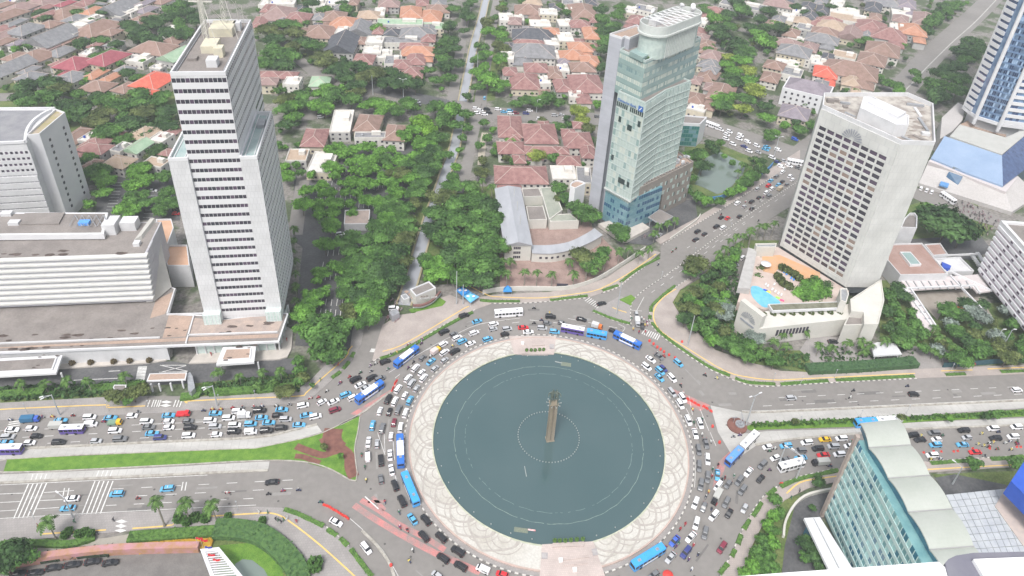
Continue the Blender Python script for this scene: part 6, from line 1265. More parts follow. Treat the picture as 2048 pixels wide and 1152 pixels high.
def truck(k, c, X, Y, z, t):
    """T box truck, P pickup, Q flatbed with cab colour"""
    cab = {'T': c, 'P': c, 'Q': 'y'}[k]; key = ('truck', k, c)
    if key not in PROT:
        pm_ = paint(cab); L = 6. if c in 'uk' else 4.6
        parts = [('chassis', MB().box((0, 0, .35), (L, 1.7, .25)).mesh('chassis', rubber), (0, 0, 0)),
                 ('cab', loft([(L/2-1.6, .85, .82, .4, 1.95), (L/2-1.5, .9, .84, .4, 2.0), (L/2-.4, .9, .82, .4, 1.95), (L/2, .86, .75, .4, 1.25)]).mesh('cab', pm_), (0, 0, 0)),
                 ('windscreen', MB().box((L/2-.17, 0, 1.22), (.3, 1.5, .6), taper=.9).mesh('windscreen', car_glass), (0, 0, 0))]
        bodym = {'T': {'w': white_paint, 'u': mat('cargo_blue', (.03, .13, .25), rough=.6), 'k': mat('cargo_grey', (.42, .42, .4), rough=.7), 't': mat('cargo_tan', (.42, .35, .26), rough=.8), 'o': white_paint, 'y': mat('cargo_pink', (.6, .5, .48), rough=.7)}.get(c, white_paint), 'P': pm_, 'Q': mat('cargo_green', (.17, .27, .2), rough=.8)}[k]
        h = 1.75 if k == 'T' else .75
        parts.append(('cargo_box' if k == 'T' else 'cargo_bed', MB().box((-.85, 0, .6), (L-1.75, 1.95, h)).mesh('cargo_box', bodym), (0, 0, 0)))
        if k != 'T': parts.append(('load_cover', MB().box((-.85, 0, .6+h), (L-2.1, 1.6, .12)).mesh('load_cover', bodym), (0, 0, 0)))
        for x in (-L/2+1, L/2-.8):
            for y in (-1, 1): parts.append(('wheel', wheel_me, (x, y*.8, .34)))
        PROT[key] = parts
    nm = {'Tu': 'blue covered cargo truck', 'Tw': 'white box truck', 'Tk': 'black truck with grey box', 'Tt': 'red truck with tan load', 'To': 'orange cab truck with white box', 'Ty': 'yellow cab truck with pink box', 'Pr': 'red pickup', 'Qv': 'pickup with green load and yellow cab', 'Ts': 'silver box truck', 'Pk': 'black pickup'}.get(k+c, CARC[c][0]+' truck')
    return place('truck', PROT[key], X, Y, z, t, 'truck'), nm
LJ = 'left boulevard jam'
cars(f'kerb lane of the {LJ}', '61,840,Tu 121,841,sbT 179,834.5,vw 221,835.5,sbT 264,831.5,cw 337,830.5,sbT 367,828.5,Pr 431,826.5,sbT 476,823,vw 519,821,jk 563.5,819,sbT 605.5,811,vw,13', 'E', 'cars queuing in the left boulevard jam')
cars(f'second lane of the {LJ}', '118,853,Tk 182,849,xw 230,846,Qv 293,843,vw 337.5,843,cw 376,842,cg 420,841,vw 457,836,vw 489,832,Tw 523,835,sbT 555,830.5,ck 571,838.5,vs', 'E', 'cars queuing in the left boulevard jam')
cars(f'third lane of the {LJ}', '24,859.5,sw 62.5,857,cw 146,861.5,Bm 230,861.5,vw 297,854,sg 337.5,855,cw 380,855,vk 430,853,vs 469,850.5,vw 501,848,vbT 537.5,845,sb 612.5,830,sbT,13 630.5,833,vw,13', 'E', 'cars queuing in the left boulevard jam')
cars(f'fourth lane of the {LJ}', '15.6,874,vs 73,872,ck 192,882,cs 240,878,jg 304,866.5,sb 320,875,vn 377,871,vw 433,869,cw 468,863,jk 502,864,xw 533,861,jk 562.5,855.5,vk 598,849.5,sbT', 'E', 'cars queuing in the left boulevard jam')
cars(f'fifth lane of the {LJ}', '12,885.5,sbT 59,885.5,cw 117,884.5,vk', 'E', 'cars queuing in the left boulevard jam')
cars('left edge bus lane', '8,903,Bl', 'E', 'buses in the bus lanes')
cars('left approach to the roundabout', '644,804,cw,28 667,803,sw,24 669.5,820,vm,19 691,789.5,vbT,25 707,795,vw,25 711,759,jk,27 721,769.5,sw,27 732,775.7,ss,27 743.7,755.5,vk,27 760,757.6,vg,25 770,723.6,vk,18', 'E', 'cars entering the roundabout from the left')
cars('left rim of the roundabout', '739.5,788,Ba,36 813,717,Ba,37 801,905.7,Ba,93 820.7,981.5,Bb,112', 'R', 'buses around the roundabout')
cars('upper left outer roundabout lane', '888,664,jk 907,668.5,cg 928,631.5,jk,18 954,642.5,sb 947.7,666,vw', 'R', 'cars circling the roundabout')
cars('upper left arc of the roundabout', '914,676,vw 924,683,vbT 886,689,vw 871.7,703,Ty 889,705,vw 909.7,703,jk 941,687,sw 975,678.5,vbT 845,716,cg 862,723,sbT 889,720.5,cs 831,736,vw 843,745,cw 816,757,vw 823,767,js 847,756,vw 869.5,737,cs 833,777,cs', 'R', 'cars circling the roundabout')
cars('left arc of the roundabout', '796,778,vw 776.5,798.6,jk 789.5,803,vw 809.5,791,cw 819.5,801,vbT 811,826,vw 797,820,jg 759.7,822,cw 779,823.6,ck 788,845,cm 801,855,vw 745,851,vbT 764.6,857,jg 782,873,cw 736.8,884,sw 754,887.6,cs 735.4,913,xw 761.8,921,jk 780,910,sw 783,939.7,sw 761.8,958.5,cg 790,971,vk', 'R', 'cars circling the roundabout')
cars('lower left arc of the roundabout', '804,1002.5,jk 825,1038,sb 851.7,1040,vk 848,1073,vk 882.5,1075,vk 916,1103,jk 886.7,1116.7,vk 921.7,1132.5,vk 965.7,1139,xw 874.5,1151,cs 1004.5,1149,cr', 'R', 'cars circling the roundabout')
cars('slip road at the lower left', '672,1044,sw,-28 732,1096.5,vw,-52', 'R', 'cars on the slip road')
cars('lower left boulevard', '144,997,sw 136,1016,sb 234,988,vbT 335,977.5,vbT 544,964,sk', 'W', 'cars on the lower left boulevard')
cars('top arc of the roundabout', '1017,629,Bw,4 987,648.5,vw 986,658,cs 1014,658,vs 1009.5,668.5,ck 1046.5,655,sr 1056.5,663.5,sw 1084,656,vs 1094,646,cg 1101,633.5,jk 1124,646,cg 1163,638.5,sk 1109,663.5,vbT 1194,653.5,To 1226,662,ck', 'R', 'cars circling the roundabout')
cars('slip road by the traffic island', '1203,607,sk,12', 'R', 'cars on the slip road')
cars('at the top right zebra crossing', '1273,629.5,cs,-80 1274.5,646,Ts,-83 1285,653,ck,-85', 'R', 'cars waiting at the zebra crossing')
cars('upper right rim of the roundabout', '1254,684,Ba', 'R', 'buses around the roundabout')
cars('upper right arc of the roundabout', '1301.5,718.5,sw 1318,713,sg 1293,733.5,vw 1320,742,vbT 1326.5,737,cn 1319,755,sbT 1344,756,vw 1356.5,726,vbT 1344,785,vs 1365,796,vw 1360,808.5,vw', 'R', 'cars circling the roundabout')
cars('right arc of the roundabout', '1376.5,841,vw 1400,847,vw 1390.5,867,sw 1412,887,sg 1397,900,vg 1415,918.6,vw 1398,932.5,vg 1415,954.7,vg 1401.7,970,jg 1435,950,sbT 1391,1006,vw 1407.5,1014,cg', 'R', 'cars circling the roundabout')
cars('right road mouth', '1436.4,972,vw,235 1456,968.6,cg,235 1478.7,961.7,vg,235 1485,980,vg,235 1496.8,944,sw,230 1525,929.7,vg,225 1521,957.5,ck,230 1433,995,Tk,240 1452.5,1005,vg,240 1458,1026.7,ck,240 1489,1016.7,cs,240', 'R', 'cars entering the roundabout from the right')
cars('lower right arc of the roundabout', '1428,1031,vw,228 1392.5,1046.7,vw,258 1410,1066,vg,260 1381.7,1074,sw,225 1349,1081.7,su,230 1371.7,1105,jn,230 1341,1115,ss,228 1444,1095,vm,235 1308,1150,cg,215', 'R', 'cars circling the roundabout')
cars('lower right rim of the roundabout', '1295,1118,Bb,211', 'R', 'buses around the roundabout')
RJ = 'right boulevard jam'
cars(f'far lane of the {RJ}', '1535,894,cw,190 1572,891.6,vbT,188 1613.7,885,vw,188 1650,878.7,sy 1682.8,877,vw 1825.5,870,vk 1868,866,vg 1927.6,860.7,vk 1986,857,vw 2033,854,vw', 'W', 'cars queuing in the right boulevard jam')
cars(f'middle lane of the {RJ}', '1600.8,901,vg 1636,897,vk 1667,892.8,vs 1698,892,cw 1840,879.5,sk 1873,879,cw 1934,875,cs 1991,876.5,vk 2026,873.5,vw', 'W', 'cars queuing in the right boulevard jam')
cars(f'near lane of the {RJ}', '1550.4,915.6,cw,200 1569,920,sg,195 1601.4,915.6,sbT,188 1646.5,909.8,sr 1678.7,908.6,vw 1871,890,vbT 1925,889,sbT', 'W', 'cars queuing in the right boulevard jam')
cars(f'kerb lane of the {RJ}', '1581,934,Bc,194 1640.6,926,Tk 1864.4,910.5,vw 1950,904,sr', 'W', 'cars queuing in the right boulevard jam')
cars('right boulevard upper carriageway', '1582,796,vs 1827,788.5,vk 2033.5,780,vw', 'E', 'cars on the right boulevard upper carriageway')
N_ = '30'
cars('on the diagonal road, lower part', '1391.5,479,sk 1395,463,vk 1409,468,ck 1433,453,vk 1446,455.6,vw 1442.6,435,ck 1455,436,cr 1479,432.7,ck', '33', 'cars on the diagonal road')
cars('on the diagonal road, upper part', '1475,406.7,jw 1488.4,413,cs 1503.5,403.5,vk 1504,417,ck 1517.6,395,ck 1533,385,vw 1538,392,jg 1514.5,378,vs 1537,371,vr 1544,377.5,vw 1541.6,361,sbT 1553,353,vg 1565,344,vw 1556.7,369,sbT 1565,363,ck 1560,378,Tt 1574,369,cg 1580,352.5,vw 1585,359,cw', '37', 'cars on the diagonal road')
cars('hotel side car park', '1485,515.5,vw,40 1470,529,cs,0 1464,535.5,vw,0', '0', 'cars parked behind the hotel palms')
cars('cross street behind the pond', '1441,259,vw 1458.5,263,vw 1453,269,vw 1451.5,277.6,vw 1481,271,xw 1478,277.6,vw 1495,284,xw 1513,291,vw 1465.5,288,vw 1488.6,292.6,sn 1498,302,vw 1516.5,304.4,cs 1534,293.7,sb 1531,298.5,sbT 1555.7,300,xw 1544,315,vw 1554.7,324,cn 1567.6,322,cs 1561.7,333.4,xw 1578,331,sw 1595.5,335.6,cg', '-22', 'cars on the cross street behind the pond')
cars('cross street by the blue building', '1424,253,Bc,-20 1590,327,Bc,-10 1589.6,278.7,xu,-20', '-20', 'buses on the cross street')
cars('far street behind the canal bridge', '951.4,217,vw 960,221,vw 954,226,vw 969,228.6,vw 973.6,218.4,jk 978,225.4,vk 996,218.4,vw 1008,223.5,sb 1020,221.6,vb 1021,226.7,vw 1031.4,226,vm 1051.7,226.7,vn 1059,221,vw 1109,230.5,vs 1123,229,cs 1079.6,237.5,vw 1129,238,cw 1194.5,233,vg', '-3', 'cars on the far street')
cars('between houses by the grey tower', '1141,256,cw,0 1153,288,sk,-88', '0', 'cars parked between the houses')
cars('beside the blue glass podium', '1842,377,vw 1853.5,380.5,vw 1863.5,384,vw', '60', 'white vans by the blue glass tower')
cars('below the blue glass podium', '1895,399,Bc,-35', '0', 'buses by the blue glass tower')
cars('lower left walled car park', '36,1147,sk 71,1145,sk 108,1135,sk 145,1129,sk 185,1123,sk 221,1125,sk', '10', 'black cars parked in the walled yard')
cars('tree shaded car park', '655,577,cw,-75 680,468,vw,10 305,381,sw,0 353,418,vk,5 352,427,cr,0 787,617,jw,5', '0', 'cars parked under the trees')
cars('street by the far junction', '835,203,vs,-20 838,208,cg,-20 640,228,vk,20 641,234,vs,10 969,196,vbT,85 970,176,ck,85', '0', 'cars near the far junction')
cars('hotel drive', '1666,683,sk,0 1318,470,ss,35', '0', 'cars by the hotel')
# articulated buses: two coupled sections are one thing
def artic(pf, pr_, mf, mr, lab, lr=9.5, lf=8.2):
    A, B_ = G(*pf, .6), G(*pr_, .6); t = atan2(A[1]-B_[1], A[0]-B_[0])
    r = thing('articulated_bus', lab, 'bus', (*A, 0), t, 'buses around the roundabout')
    d = hypot(A[0]-B_[0], A[1]-B_[1])
    for nm, me, loc in box_bus(lf, mf[0], [(0, 1, mf[1])]): inst(nm, me, r, loc)
    rear = inst('rear_section', None, r, (-d, 0, 0))
    for nm, me, loc in box_bus(lr, mr[0], [(0, 1, mr[1])]): inst(nm, me, rear, loc)
    inst('bellows', MB().box((-d/2+(lr-lf)/4, 0, .5), (max(.6, d-(lf+lr)/2+.3), 2.2, 2.4)).mesh('bellows', mat('bellows', (.3, .3, .32), (.15, .15, .16), .8, 3.)), r)
artic((1193, 672), (1145, 663), (bus_sky, bus_sky), (bus_violet, bus_white), 'articulated bus, blue front and white-roofed rear, on the top arc')
artic((1467, 917), (1497, 886), (bus_blue, mat('bus_mid_blue', (.12, .3, .68), rough=.35, coat=.4)), (bus_white, bus_white), 'articulated bus, blue front and white rear, turning in from the right')
artic((1730, 849), (1775, 846), (bus_sky, bus_sky), (bus_white, bus_white), 'blue and white articulated bus half hidden by the vaulted roof')
# ---- motorbikes with riders
bike_cols = [('black', (.03, .03, .035)), ('red', (.35, .03, .04)), ('dark blue', (.04, .05, .14)), ('silver', (.35, .36, .38))]
shirts = [('white', (.6, .6, .58)), ('dark', (.04, .04, .05)), ('red', (.35, .06, .07)), ('green', (.05, .14, .08)), ('purple', (.14, .06, .14)), ('yellow', (.6, .5, .15))]
bw = MB().tube((-.62, -.05, .28), (-.62, .05, .28), .28, n=10).mesh('bike_wheel', rubber)
def bike_body(m):
    mb = MB(); mb.v = []; mb = loft([(-.85, .06, .05, .6, .78), (-.4, .14, .12, .5, .8), (.05, .13, .1, .3, .62), (.35, .16, .12, .3, .95), (.55, .08, .06, .5, 1.0), (.72, .05, .04, .5, .62)])
    mb.tube((.42, -.33, 1.02), (.42, .33, 1.02), .025, n=5); mb.tube((.45, 0, 1.), (.66, 0, .3), .04, n=5); return mb.mesh('bike_body', m)
BB = [bike_body(mat('bike_'+n_.replace(' ', '_'), c, rough=.35)) for n_, c in bike_cols]
dum = bpy.data.objects.new('tmp', None)
def rider_mesh(m, hm):
    pts = [(-.2, 0, .82), (-.16, 0, 1.1), (-.05, 0, 1.33), (-.02, 0, 1.42), (0, 0, 1.56), (-.05, .16, .8), (.22, .2, .62), (.12, .2, .3), (-.05, -.16, .8), (.22, -.2, .62), (.12, -.2, .3), (-.04, .2, 1.3), (.12, .26, 1.1), (.38, .25, 1.04), (-.04, -.2, 1.3), (.12, -.26, 1.1), (.38, -.25, 1.04)]
    e = [(0, 1), (1, 2), (2, 3), (3, 4), (0, 5), (5, 6), (6, 7), (0, 8), (8, 9), (9, 10), (2, 11), (11, 12), (12, 13), (2, 14), (14, 15), (15, 16)]
    r = [.17, .16, .17, .07, .12, .11, .08, .06, .11, .08, .06, .09, .065, .05, .09, .065, .05]
    return skin(pts, e, r, m)
def skin(pts, e, r, m):
    me = bpy.data.meshes.new('person'); me.from_pydata(pts, e, []); o = bpy.data.objects.new('person', me); COL.objects.link(o)
    o.modifiers.new('skin', 'SKIN')
    for v, q_ in zip(me.skin_vertices[0].data, r): v.radius = (q_, q_)
    me.skin_vertices[0].data[0].use_root = True
    dg = bpy.context.evaluated_depsgraph_get(); dg.update(); nm = bpy.data.meshes.new_from_object(o.evaluated_get(dg)); bpy.data.objects.remove(o); nm.materials.clear(); nm.materials.append(m); return nm
helmet_me = [MB().lathe((0, 0, 0), [(.1, -.14), (.15, -.04), (.14, .06), (.07, .13)], 8).mesh('helmet', mat('helmet_'+n_, c, rough=.3)) for n_, c in (('white', (.7, .7, .7)), ('black', (.03, .03, .03)), ('red', (.5, .04, .04)))]
RM = [rider_mesh(mat('shirt_'+n_, c, rough=.9), None) for n_, c in shirts]
BK = []
def bikes(zone, text, mode):
    for tk in text.split():
        f = tk.split(','); p = (float(f[0]), float(f[1])); X, Y, t = head(p, f[2] if len(f) > 2 else mode); t += radians(R.uniform(-5, 5))
        b = R.randrange(4); s = R.randrange(6); hcol = R.choice((0, 0, 1, 1, 2))
        r = bpy.data.objects.new('motorbike', None); COL.objects.link(r); r.location = (X, Y, 0); r.rotation_euler = (0, 0, t); r['category'] = 'motorbike'; r['group'] = 'motorbikes weaving through the traffic'
        inst('bike_body', BB[b], r); inst('wheel', bw, r); inst('wheel', bw, r, (1.24, 0, 0))
        BK.append((r, f'{bike_cols[b][0]} motorbike', zone, p[0], p[1], 'x'))
        q = bpy.data.objects.new('person', RM[s]); COL.objects.link(q); q.location = (X, Y, 0); q.rotation_euler = (0, 0, t); q['category'] = 'person'; q['group'] = 'motorbike riders'
        h_ = inst('helmet', helmet_me[hcol], q, (.01, 0, 1.6))
        BK.append((q, f'rider in {shirts[s][0]} shirt', zone, p[0], p[1], 'x'))
bikes('kerb of the left boulevard', '21,839 85,834 105,833 146,831 207,843 277,824 407,821 425,818 441.7,818 465.6,815.5 485,815 508,813 524,812 553,811.4 579,809', 'E')
bikes('approach from the left boulevard', '621,796,20 637,794.5,20 654,782,30 679,767,30 681,765,30 699,753.5,30 721,745,30 742.4,742.4,30 741,731,30 751.4,727,30 776.4,738,30 782,709,30 793.7,705,30', 'E')
bikes('upper left arc', '817.5,688,30 833,685.6,30 844.6,679.4,30 843,686.7,30 905,692 816.5,735.6 827,724 861,712.7', 'R')
bikes('lower left boulevard', '566,981.5 597,980 537,988 276,996.5 455,985', 'W')
bikes('left arc by the island', '723,909 729.5,934 732,960 769.5,1003 798,1024 641,1004,180', 'R')
bikes('lower left arc', '799.5,1054 814.5,1060 824.5,1100 818,1121.5', 'R')
bikes('top arc', '1068,616 1068,646 1099,626 1083,640 1314,707 1328,712', 'R')
bikes('zebra crossing at the top right', '1263,637 1283,636 1287.4,639.6 1293.6,644 1294.8,648.7 1290,650 1266.5,657.7 1277.8,664 1290.8,663', '-80')
bikes('right arc', '1361.5,771 1366.5,786 1385,818.5 1387.8,845 1404,868.6 1421.8,882.5 1403.8,838 1436.4,929.7 1425,938 1424,952 1450,955.4 1468,952 1444,959.6', 'R')
bikes('open road right of the barriers', '1410,750,-20 1434,756,-12', 'R')
bikes('lower right arc', '1417.5,983 1411.7,994 1432.5,1008 1423,1018 1371,1047.5 1361,1058 1331.7,1095 1357.5,1086.7 1352.5,1093 1387.5,1090 1396.7,1109 1378,1119 1384,1138', 'R')
bikes('right jam, left part', '1550,897 1539,902 1539,940 1660.5,932 1703,883', 'W')
bikes('right jam, right part', '1964,867 1997.5,863.7 1956.7,888 1968,891 1978.6,885.6 1987,884.4 1978.6,893 1995,897.8 2011.4,885.6 2021,882 2034,884.4 2035.7,888 2022.3,899 1969.5,912.3 1862,918.4 1881.4,917 1842.5,871 1885,871 1467,873 1480,870', 'W')
bikes('right boulevard upper carriageway', '1707,781 1701,795 1815,772', 'E')
bikes('diagonal road', '1442.5,428.5 1492,403 1526.5,395 1521,401.5 1517,441.6 1316.5,529 1345,503 1352,497', '35')
def label_all(L, mx=14):
    """one label per thing: look, zone, then place among its likes in the zone"""
    zones = {}
    for it in L: zones.setdefault((it[2], it[1]), []).append(it)
    for (zn, d), it in zones.items():
        n = len(it)
        rows = [it]
        if n > mx:
            it.sort(key=lambda i: i[4]); k = -(-n//mx); rows = [it[r*n//k:(r+1)*n//k] for r in range(k)]
        for r, row in enumerate(rows):
            xs = [i[3] for i in row]; ys = [i[4] for i in row]; m = len(row)
            if max(xs)-min(xs) >= .8*(max(ys)-min(ys)): row.sort(key=lambda i: i[3]); end = ('leftmost', 'rightmost', 'from left')
            else: row.sort(key=lambda i: i[4]); end = ('farthest', 'nearest', 'from far end')
            rw = '' if len(rows) == 1 else ', '+(('far', 'near') if len(rows) == 2 else ('farthest', 'middle', 'nearest') if len(rows) == 3 else tuple(ORD[:20]))[r]+' row'
            for k, i in enumerate(row):
                o_ = '' if m == 1 else end[0] if k == 0 else end[1] if k == m-1 else f'{ORD[k]} {end[2]}'
                zz = zn if zn.split()[0] in ('in', 'at', 'along', 'beside', 'behind', 'between', 'around', 'among', 'above', 'left', 'right', 'round', 'by', 'on', 'under') else 'in the '+zn
                i[0]['label'] = f'{d} {zz}'+(f', {o_}{rw}' if o_ or rw else '')
label_all(VEH); label_all(BK)
bpy.data.objects.remove(dum)
# parked motorbikes nobody could count
pk = random.Random(8)
for m_, n0 in ((mat('parked_bikes_dark', (.03, .03, .035), (.12, .1, .1), .4, 3.), 0), (mat('parked_bikes_pale', (.4, .4, .42), (.2, .05, .05), .4, 2.), 1)):
    mb = MB()
    for (px_, n_) in (([(1898, 400), (1925, 400), (2000, 440), (1992, 455), (1950, 440), (1905, 418)], 120), ([(1955, 445), (1985, 455), (1975, 475), (1950, 462)], 50), ([(768, 600), (800, 598), (808, 640), (775, 650)], 44), ([(1235, 480), (1290, 465), (1300, 475), (1250, 490)], 16), ([(650, 348), (780, 345), (780, 352), (650, 356)], 60), ([(640, 378), (770, 375), (770, 382), (640, 385)], 60), ([(700, 312), (800, 312), (800, 330), (700, 326)], 60)):
        poly = GP(px_); xs = [p[0] for p in poly]; ys = [p[1] for p in poly]
        for k in range(n_//2):
            p = (pk.uniform(min(xs), max(xs)), pk.uniform(min(ys), max(ys)))
            if inside(p, poly): t = pk.uniform(-.3, .3)+1.2; mb.box((*p, .25), (1.7, .22, .55), t, taper=.7); mb.box((p[0]+cos(t)*.5, p[1]+sin(t)*.5, .75), (.15, .6, .3), t)
    o = mb.build('parked_motorbikes', m_); o['kind'] = 'stuff'
# ---- red traffic barriers
bar_red = mat('barrier_red', (.62, .05, .04), rough=.5)
barrier_me = MB().box((0, 0, 0), (1.3, .5, .45), taper=.9).box((0, 0, .45), (1.1, .25, .5), taper=.8).mesh('barrier', bar_red)
cone_me = MB().box((0, 0, 0), (.8, .8, .06)).lathe((0, 0, .06), [(.3, 0), (.06, .85)], 8).mesh('cone', bar_red)
barrel_me = MB().lathe((0, 0, 0), [(.45, 0), (.5, .5), (.4, 1.), (.25, 1.1)], 10).mesh('barrel', bar_red)
BR = []
def barriers(zone, pts, kind='b', ang=None):
    pts = [tuple(map(float, p.split(','))) for p in pts.split()]
    W_ = [G(*p, .3) for p in pts]
    for k, p in enumerate(W_):
        a, b = W_[max(k-1, 0)], W_[min(k+1, len(W_)-1)]; t = atan2(b[1]-a[1], b[0]-a[0])
        o = inst({'b': 'traffic_barrier', 'c': 'traffic_cone', 'd': 'traffic_barrel'}[kind], {'b': barrier_me, 'c': cone_me, 'd': barrel_me}[kind], None, (*p, 0), t)
        o['category'] = {'b': 'barrier', 'c': 'cone', 'd': 'barrel'}[kind]; o['group'] = 'red plastic traffic barriers'
        BR.append((o, {'b': 'red plastic barrier', 'c': 'red traffic cone', 'd': 'round red traffic barrel'}[kind], zone, *pts[k], 'x'))
barriers('at the slip road mouth', '649,1010 655,1012 661,1015 667,1019 673,1022 679,1026 685,1030 691,1033 695,1036')
barriers('left of the fountain approach', '784,781 786,776 790,766 793,762')
barriers('in the top right road mouth', '1299,682 1307,688 1314.5,694.5 1321,699 1328,704 1338,710 1350,716', 'd')
barriers('at the right apron tip', '1376,798 1383,802 1390,806 1397,810 1408,813 1414,817 1422,822')
barriers('right apron edge', '1425,853 1439,885', 'd'); barriers('lower slip road island', '782,1131', 'd')
barriers('cone line in the right jam', '1848,904 1868,902 1883,902 1908,902 1916,901 1946,896 1980,896 2034,893 2042,893', 'c')
barriers('by the right lamp mast', '1364,684', 'd'); barriers('in the lower right verge', '1563,967', 'b')
label_all(BR)
o = thing('parasol', 'big red parasol on the road at the bottom edge', 'parasol', (*G(1336, 1150, 2), 0)); MB().lathe((0, 0, 2.0), [(1.6, 0), (.9, .4), (.05, .6)], 12).build('canopy', bar_red, o); MB().tube((0, 0, 0), (0, 0, 2.5), .04).build('pole', grey_metal, o)
# ---------------------------------------------------------------- trees
def leafmat(name, c1, c2, tr=.0):
    m = mat(name, tuple(v*.6 for v in c1), tuple(v*1.28 for v in c2), .75, .7, fine=.5, bump=0, lo=.36, hi=.66, spec=.2); n = m.node_tree  # wide tone spread puts shaded interior and lit leaves into the colour
    return m
LM = {'d': ('dark green', leafmat('leaf_dark', (.03, .075, .025), (.065, .13, .04))), 'm': ('mid green', leafmat('leaf_mid', (.05, .125, .03), (.095, .2, .045))), 'b': ('bright green', leafmat('leaf_bright', (.075, .2, .03), (.14, .3, .05))),
      'o': ('olive green', leafmat('leaf_olive', (.06, .09, .025), (.12, .15, .05))), 'y': ('yellow green', leafmat('leaf_yellow', (.16, .24, .03), (.28, .34, .07))), 's': ('silver grey', leafmat('leaf_silver', (.17, .22, .19), (.24, .29, .25))), 'l': ('lime green', leafmat('leaf_lime', (.09, .22, .02), (.17, .33, .04)))}
bark = mat('bark', (.11, .085, .065), (.18, .15, .12), .95, 2.)
def crown_mesh(seed, nl=11, nq=105, flatn=.62, leaf=.075, spread=.62):
    q = random.Random(seed); mb = MB()
    for i in range(nl):
        if i == 0: c, r = Vector((0, 0, .02)), .55
        else:
            a = i*2.4+q.uniform(-.3, .3); d = spread*math.sqrt(i/nl)*q.uniform(.85, 1.15); r = q.uniform(.25, .4)
            c = Vector((cos(a)*d, sin(a)*d, q.uniform(-.22, .3)*(1.1-d)))
        # inner mass
        ico = []
        N, M_ = 6, 4
        base_i = len(mb.v)
        for u in range(M_+1):
            for v in range(N):
                th, ph = pi*u/M_, 2*pi*v/N; rr = r*.74*q.uniform(.85, 1.1); mb.v.append((c.x+rr*sin(th)*cos(ph), c.y+rr*sin(th)*sin(ph), (c.z+rr*cos(th))*flatn))
        for u in range(M_):
            for v in range(N): w_ = (v+1) % N; mb.f.append((base_i+u*N+v, base_i+(u+1)*N+v, base_i+(u+1)*N+w_, base_i+u*N+w_))
        for k in range(int(nq*(r/.35)**1.6)):
            n = Vector((q.gauss(0, 1), q.gauss(0, 1), q.gauss(.25, 1))).normalized(); rr = r*q.uniform(.78, 1.12); p = c+n*rr; p.z *= flatn
            nn = (n+Vector((q.uniform(-.7, .7), q.uniform(-.7, .7), q.uniform(-.2, .9)))).normalized(); u_ = nn.orthogonal().normalized(); v_ = nn.cross(u_); s = leaf*q.uniform(.6, 1.25); a = q.uniform(0, 6.3)
            e1_ = (u_*cos(a)+v_*sin(a))*s; e2_ = (v_*cos(a)-u_*sin(a))*s*q.uniform(.5, .9)
            mb.poly([p+e1_, p+e2_*.9, p-e1_, p-e2_])
    return mb.mesh('crown', None)
CR = [crown_mesh(s) for s in range(5)]+[crown_mesh(20+s, 7, 120, .8, .09, .5) for s in range(3)]+[crown_mesh(40+s, 15, 80, .42, .06, .72) for s in range(2)]
for me in CR: me.materials.append(LM['m'][1])
def trunk_mesh(seed):
    q = random.Random(seed); mb = MB(); mb.tube((0, 0, -.1), (.01, .0, .5), .035, .024, 6)
    for k in range(4):
        a = k*1.6+q.uniform(-.3, .3); mb.tube((.01, 0, .42), (cos(a)*.22, sin(a)*.22, .75), .017, .008, 5)
    return mb.mesh('trunk', bark)
TKM = [trunk_mesh(s) for s in range(3)]
TREES = []; NT = [0]
def tree(px, r, kind='m', zone='', h=None, shape=None, z0=0., world=False):
    """px crown centre in the photograph, r crown radius in metres"""
    h = h or r*1.25+2.2; zc = h*.72
    X, Y = px if world else G(*px, zc+z0); root = bpy.data.objects.new('tree', None); COL.objects.link(root); root.location = (X, Y, z0); root.rotation_euler = (0, 0, R.uniform(0, 6.28)); root['category'] = 'tree'
    me = CR[shape if shape is not None else R.choice((0, 1, 2, 3, 4, 0, 1, 2, 5, 6, 7, 8, 9))]
    t_ = inst('trunk', R.choice(TKM), root); t_.scale = (h*.8, h*.8, h*.8)
    c = inst('crown', me, root, (0, 0, zc)); s = R.uniform(.92, 1.08); c.scale = (r*s*1.25, r/s*1.25, r*R.uniform(1.05, 1.35))
    c.material_slots[0].link = 'OBJECT'; c.material_slots[0].material = LM[kind][1]
    sz = 'huge' if r > 9 else 'big' if r > 6.3 else 'small' if r < 3.6 else 'medium'
    if world: px = PR(X, Y, zc)
    TREES.append((root, f'{sz} {LM[kind][0]} tree', zone, px[0], px[1], 'x')); NT[0] += 1
    root['group'] = 'trees '+zone if not zone.startswith('in ') else 'trees '+zone
    return root
def trees(zone, s, dk='m'):
    for tk in s.split():
        f = tk.split(','); tree((float(f[0]), float(f[1])), float(f[2]), f[3] if len(f) > 3 else dk, zone)
def grove(zone, px, sp, r0, r1, kinds, z=6., seed=1, mx=40):
    q = random.Random(seed); poly = [G(*p, z) for p in px]; xs = [p[0] for p in poly]; ys = [p[1] for p in poly]; got = []; tries = 0
    while tries < 4000 and len(got) < mx:
        tries += 1; p = (q.uniform(min(xs), max(xs)), q.uniform(min(ys), max(ys)))
        if inside(p, poly) and all(hypot(p[0]-g[0], p[1]-g[1]) > sp for g in got) and not blocked(p, r0*.8): got.append(p)
    for p in got: tree(p, q.uniform(r0, r1), q.choice(kinds), zone, world=True)
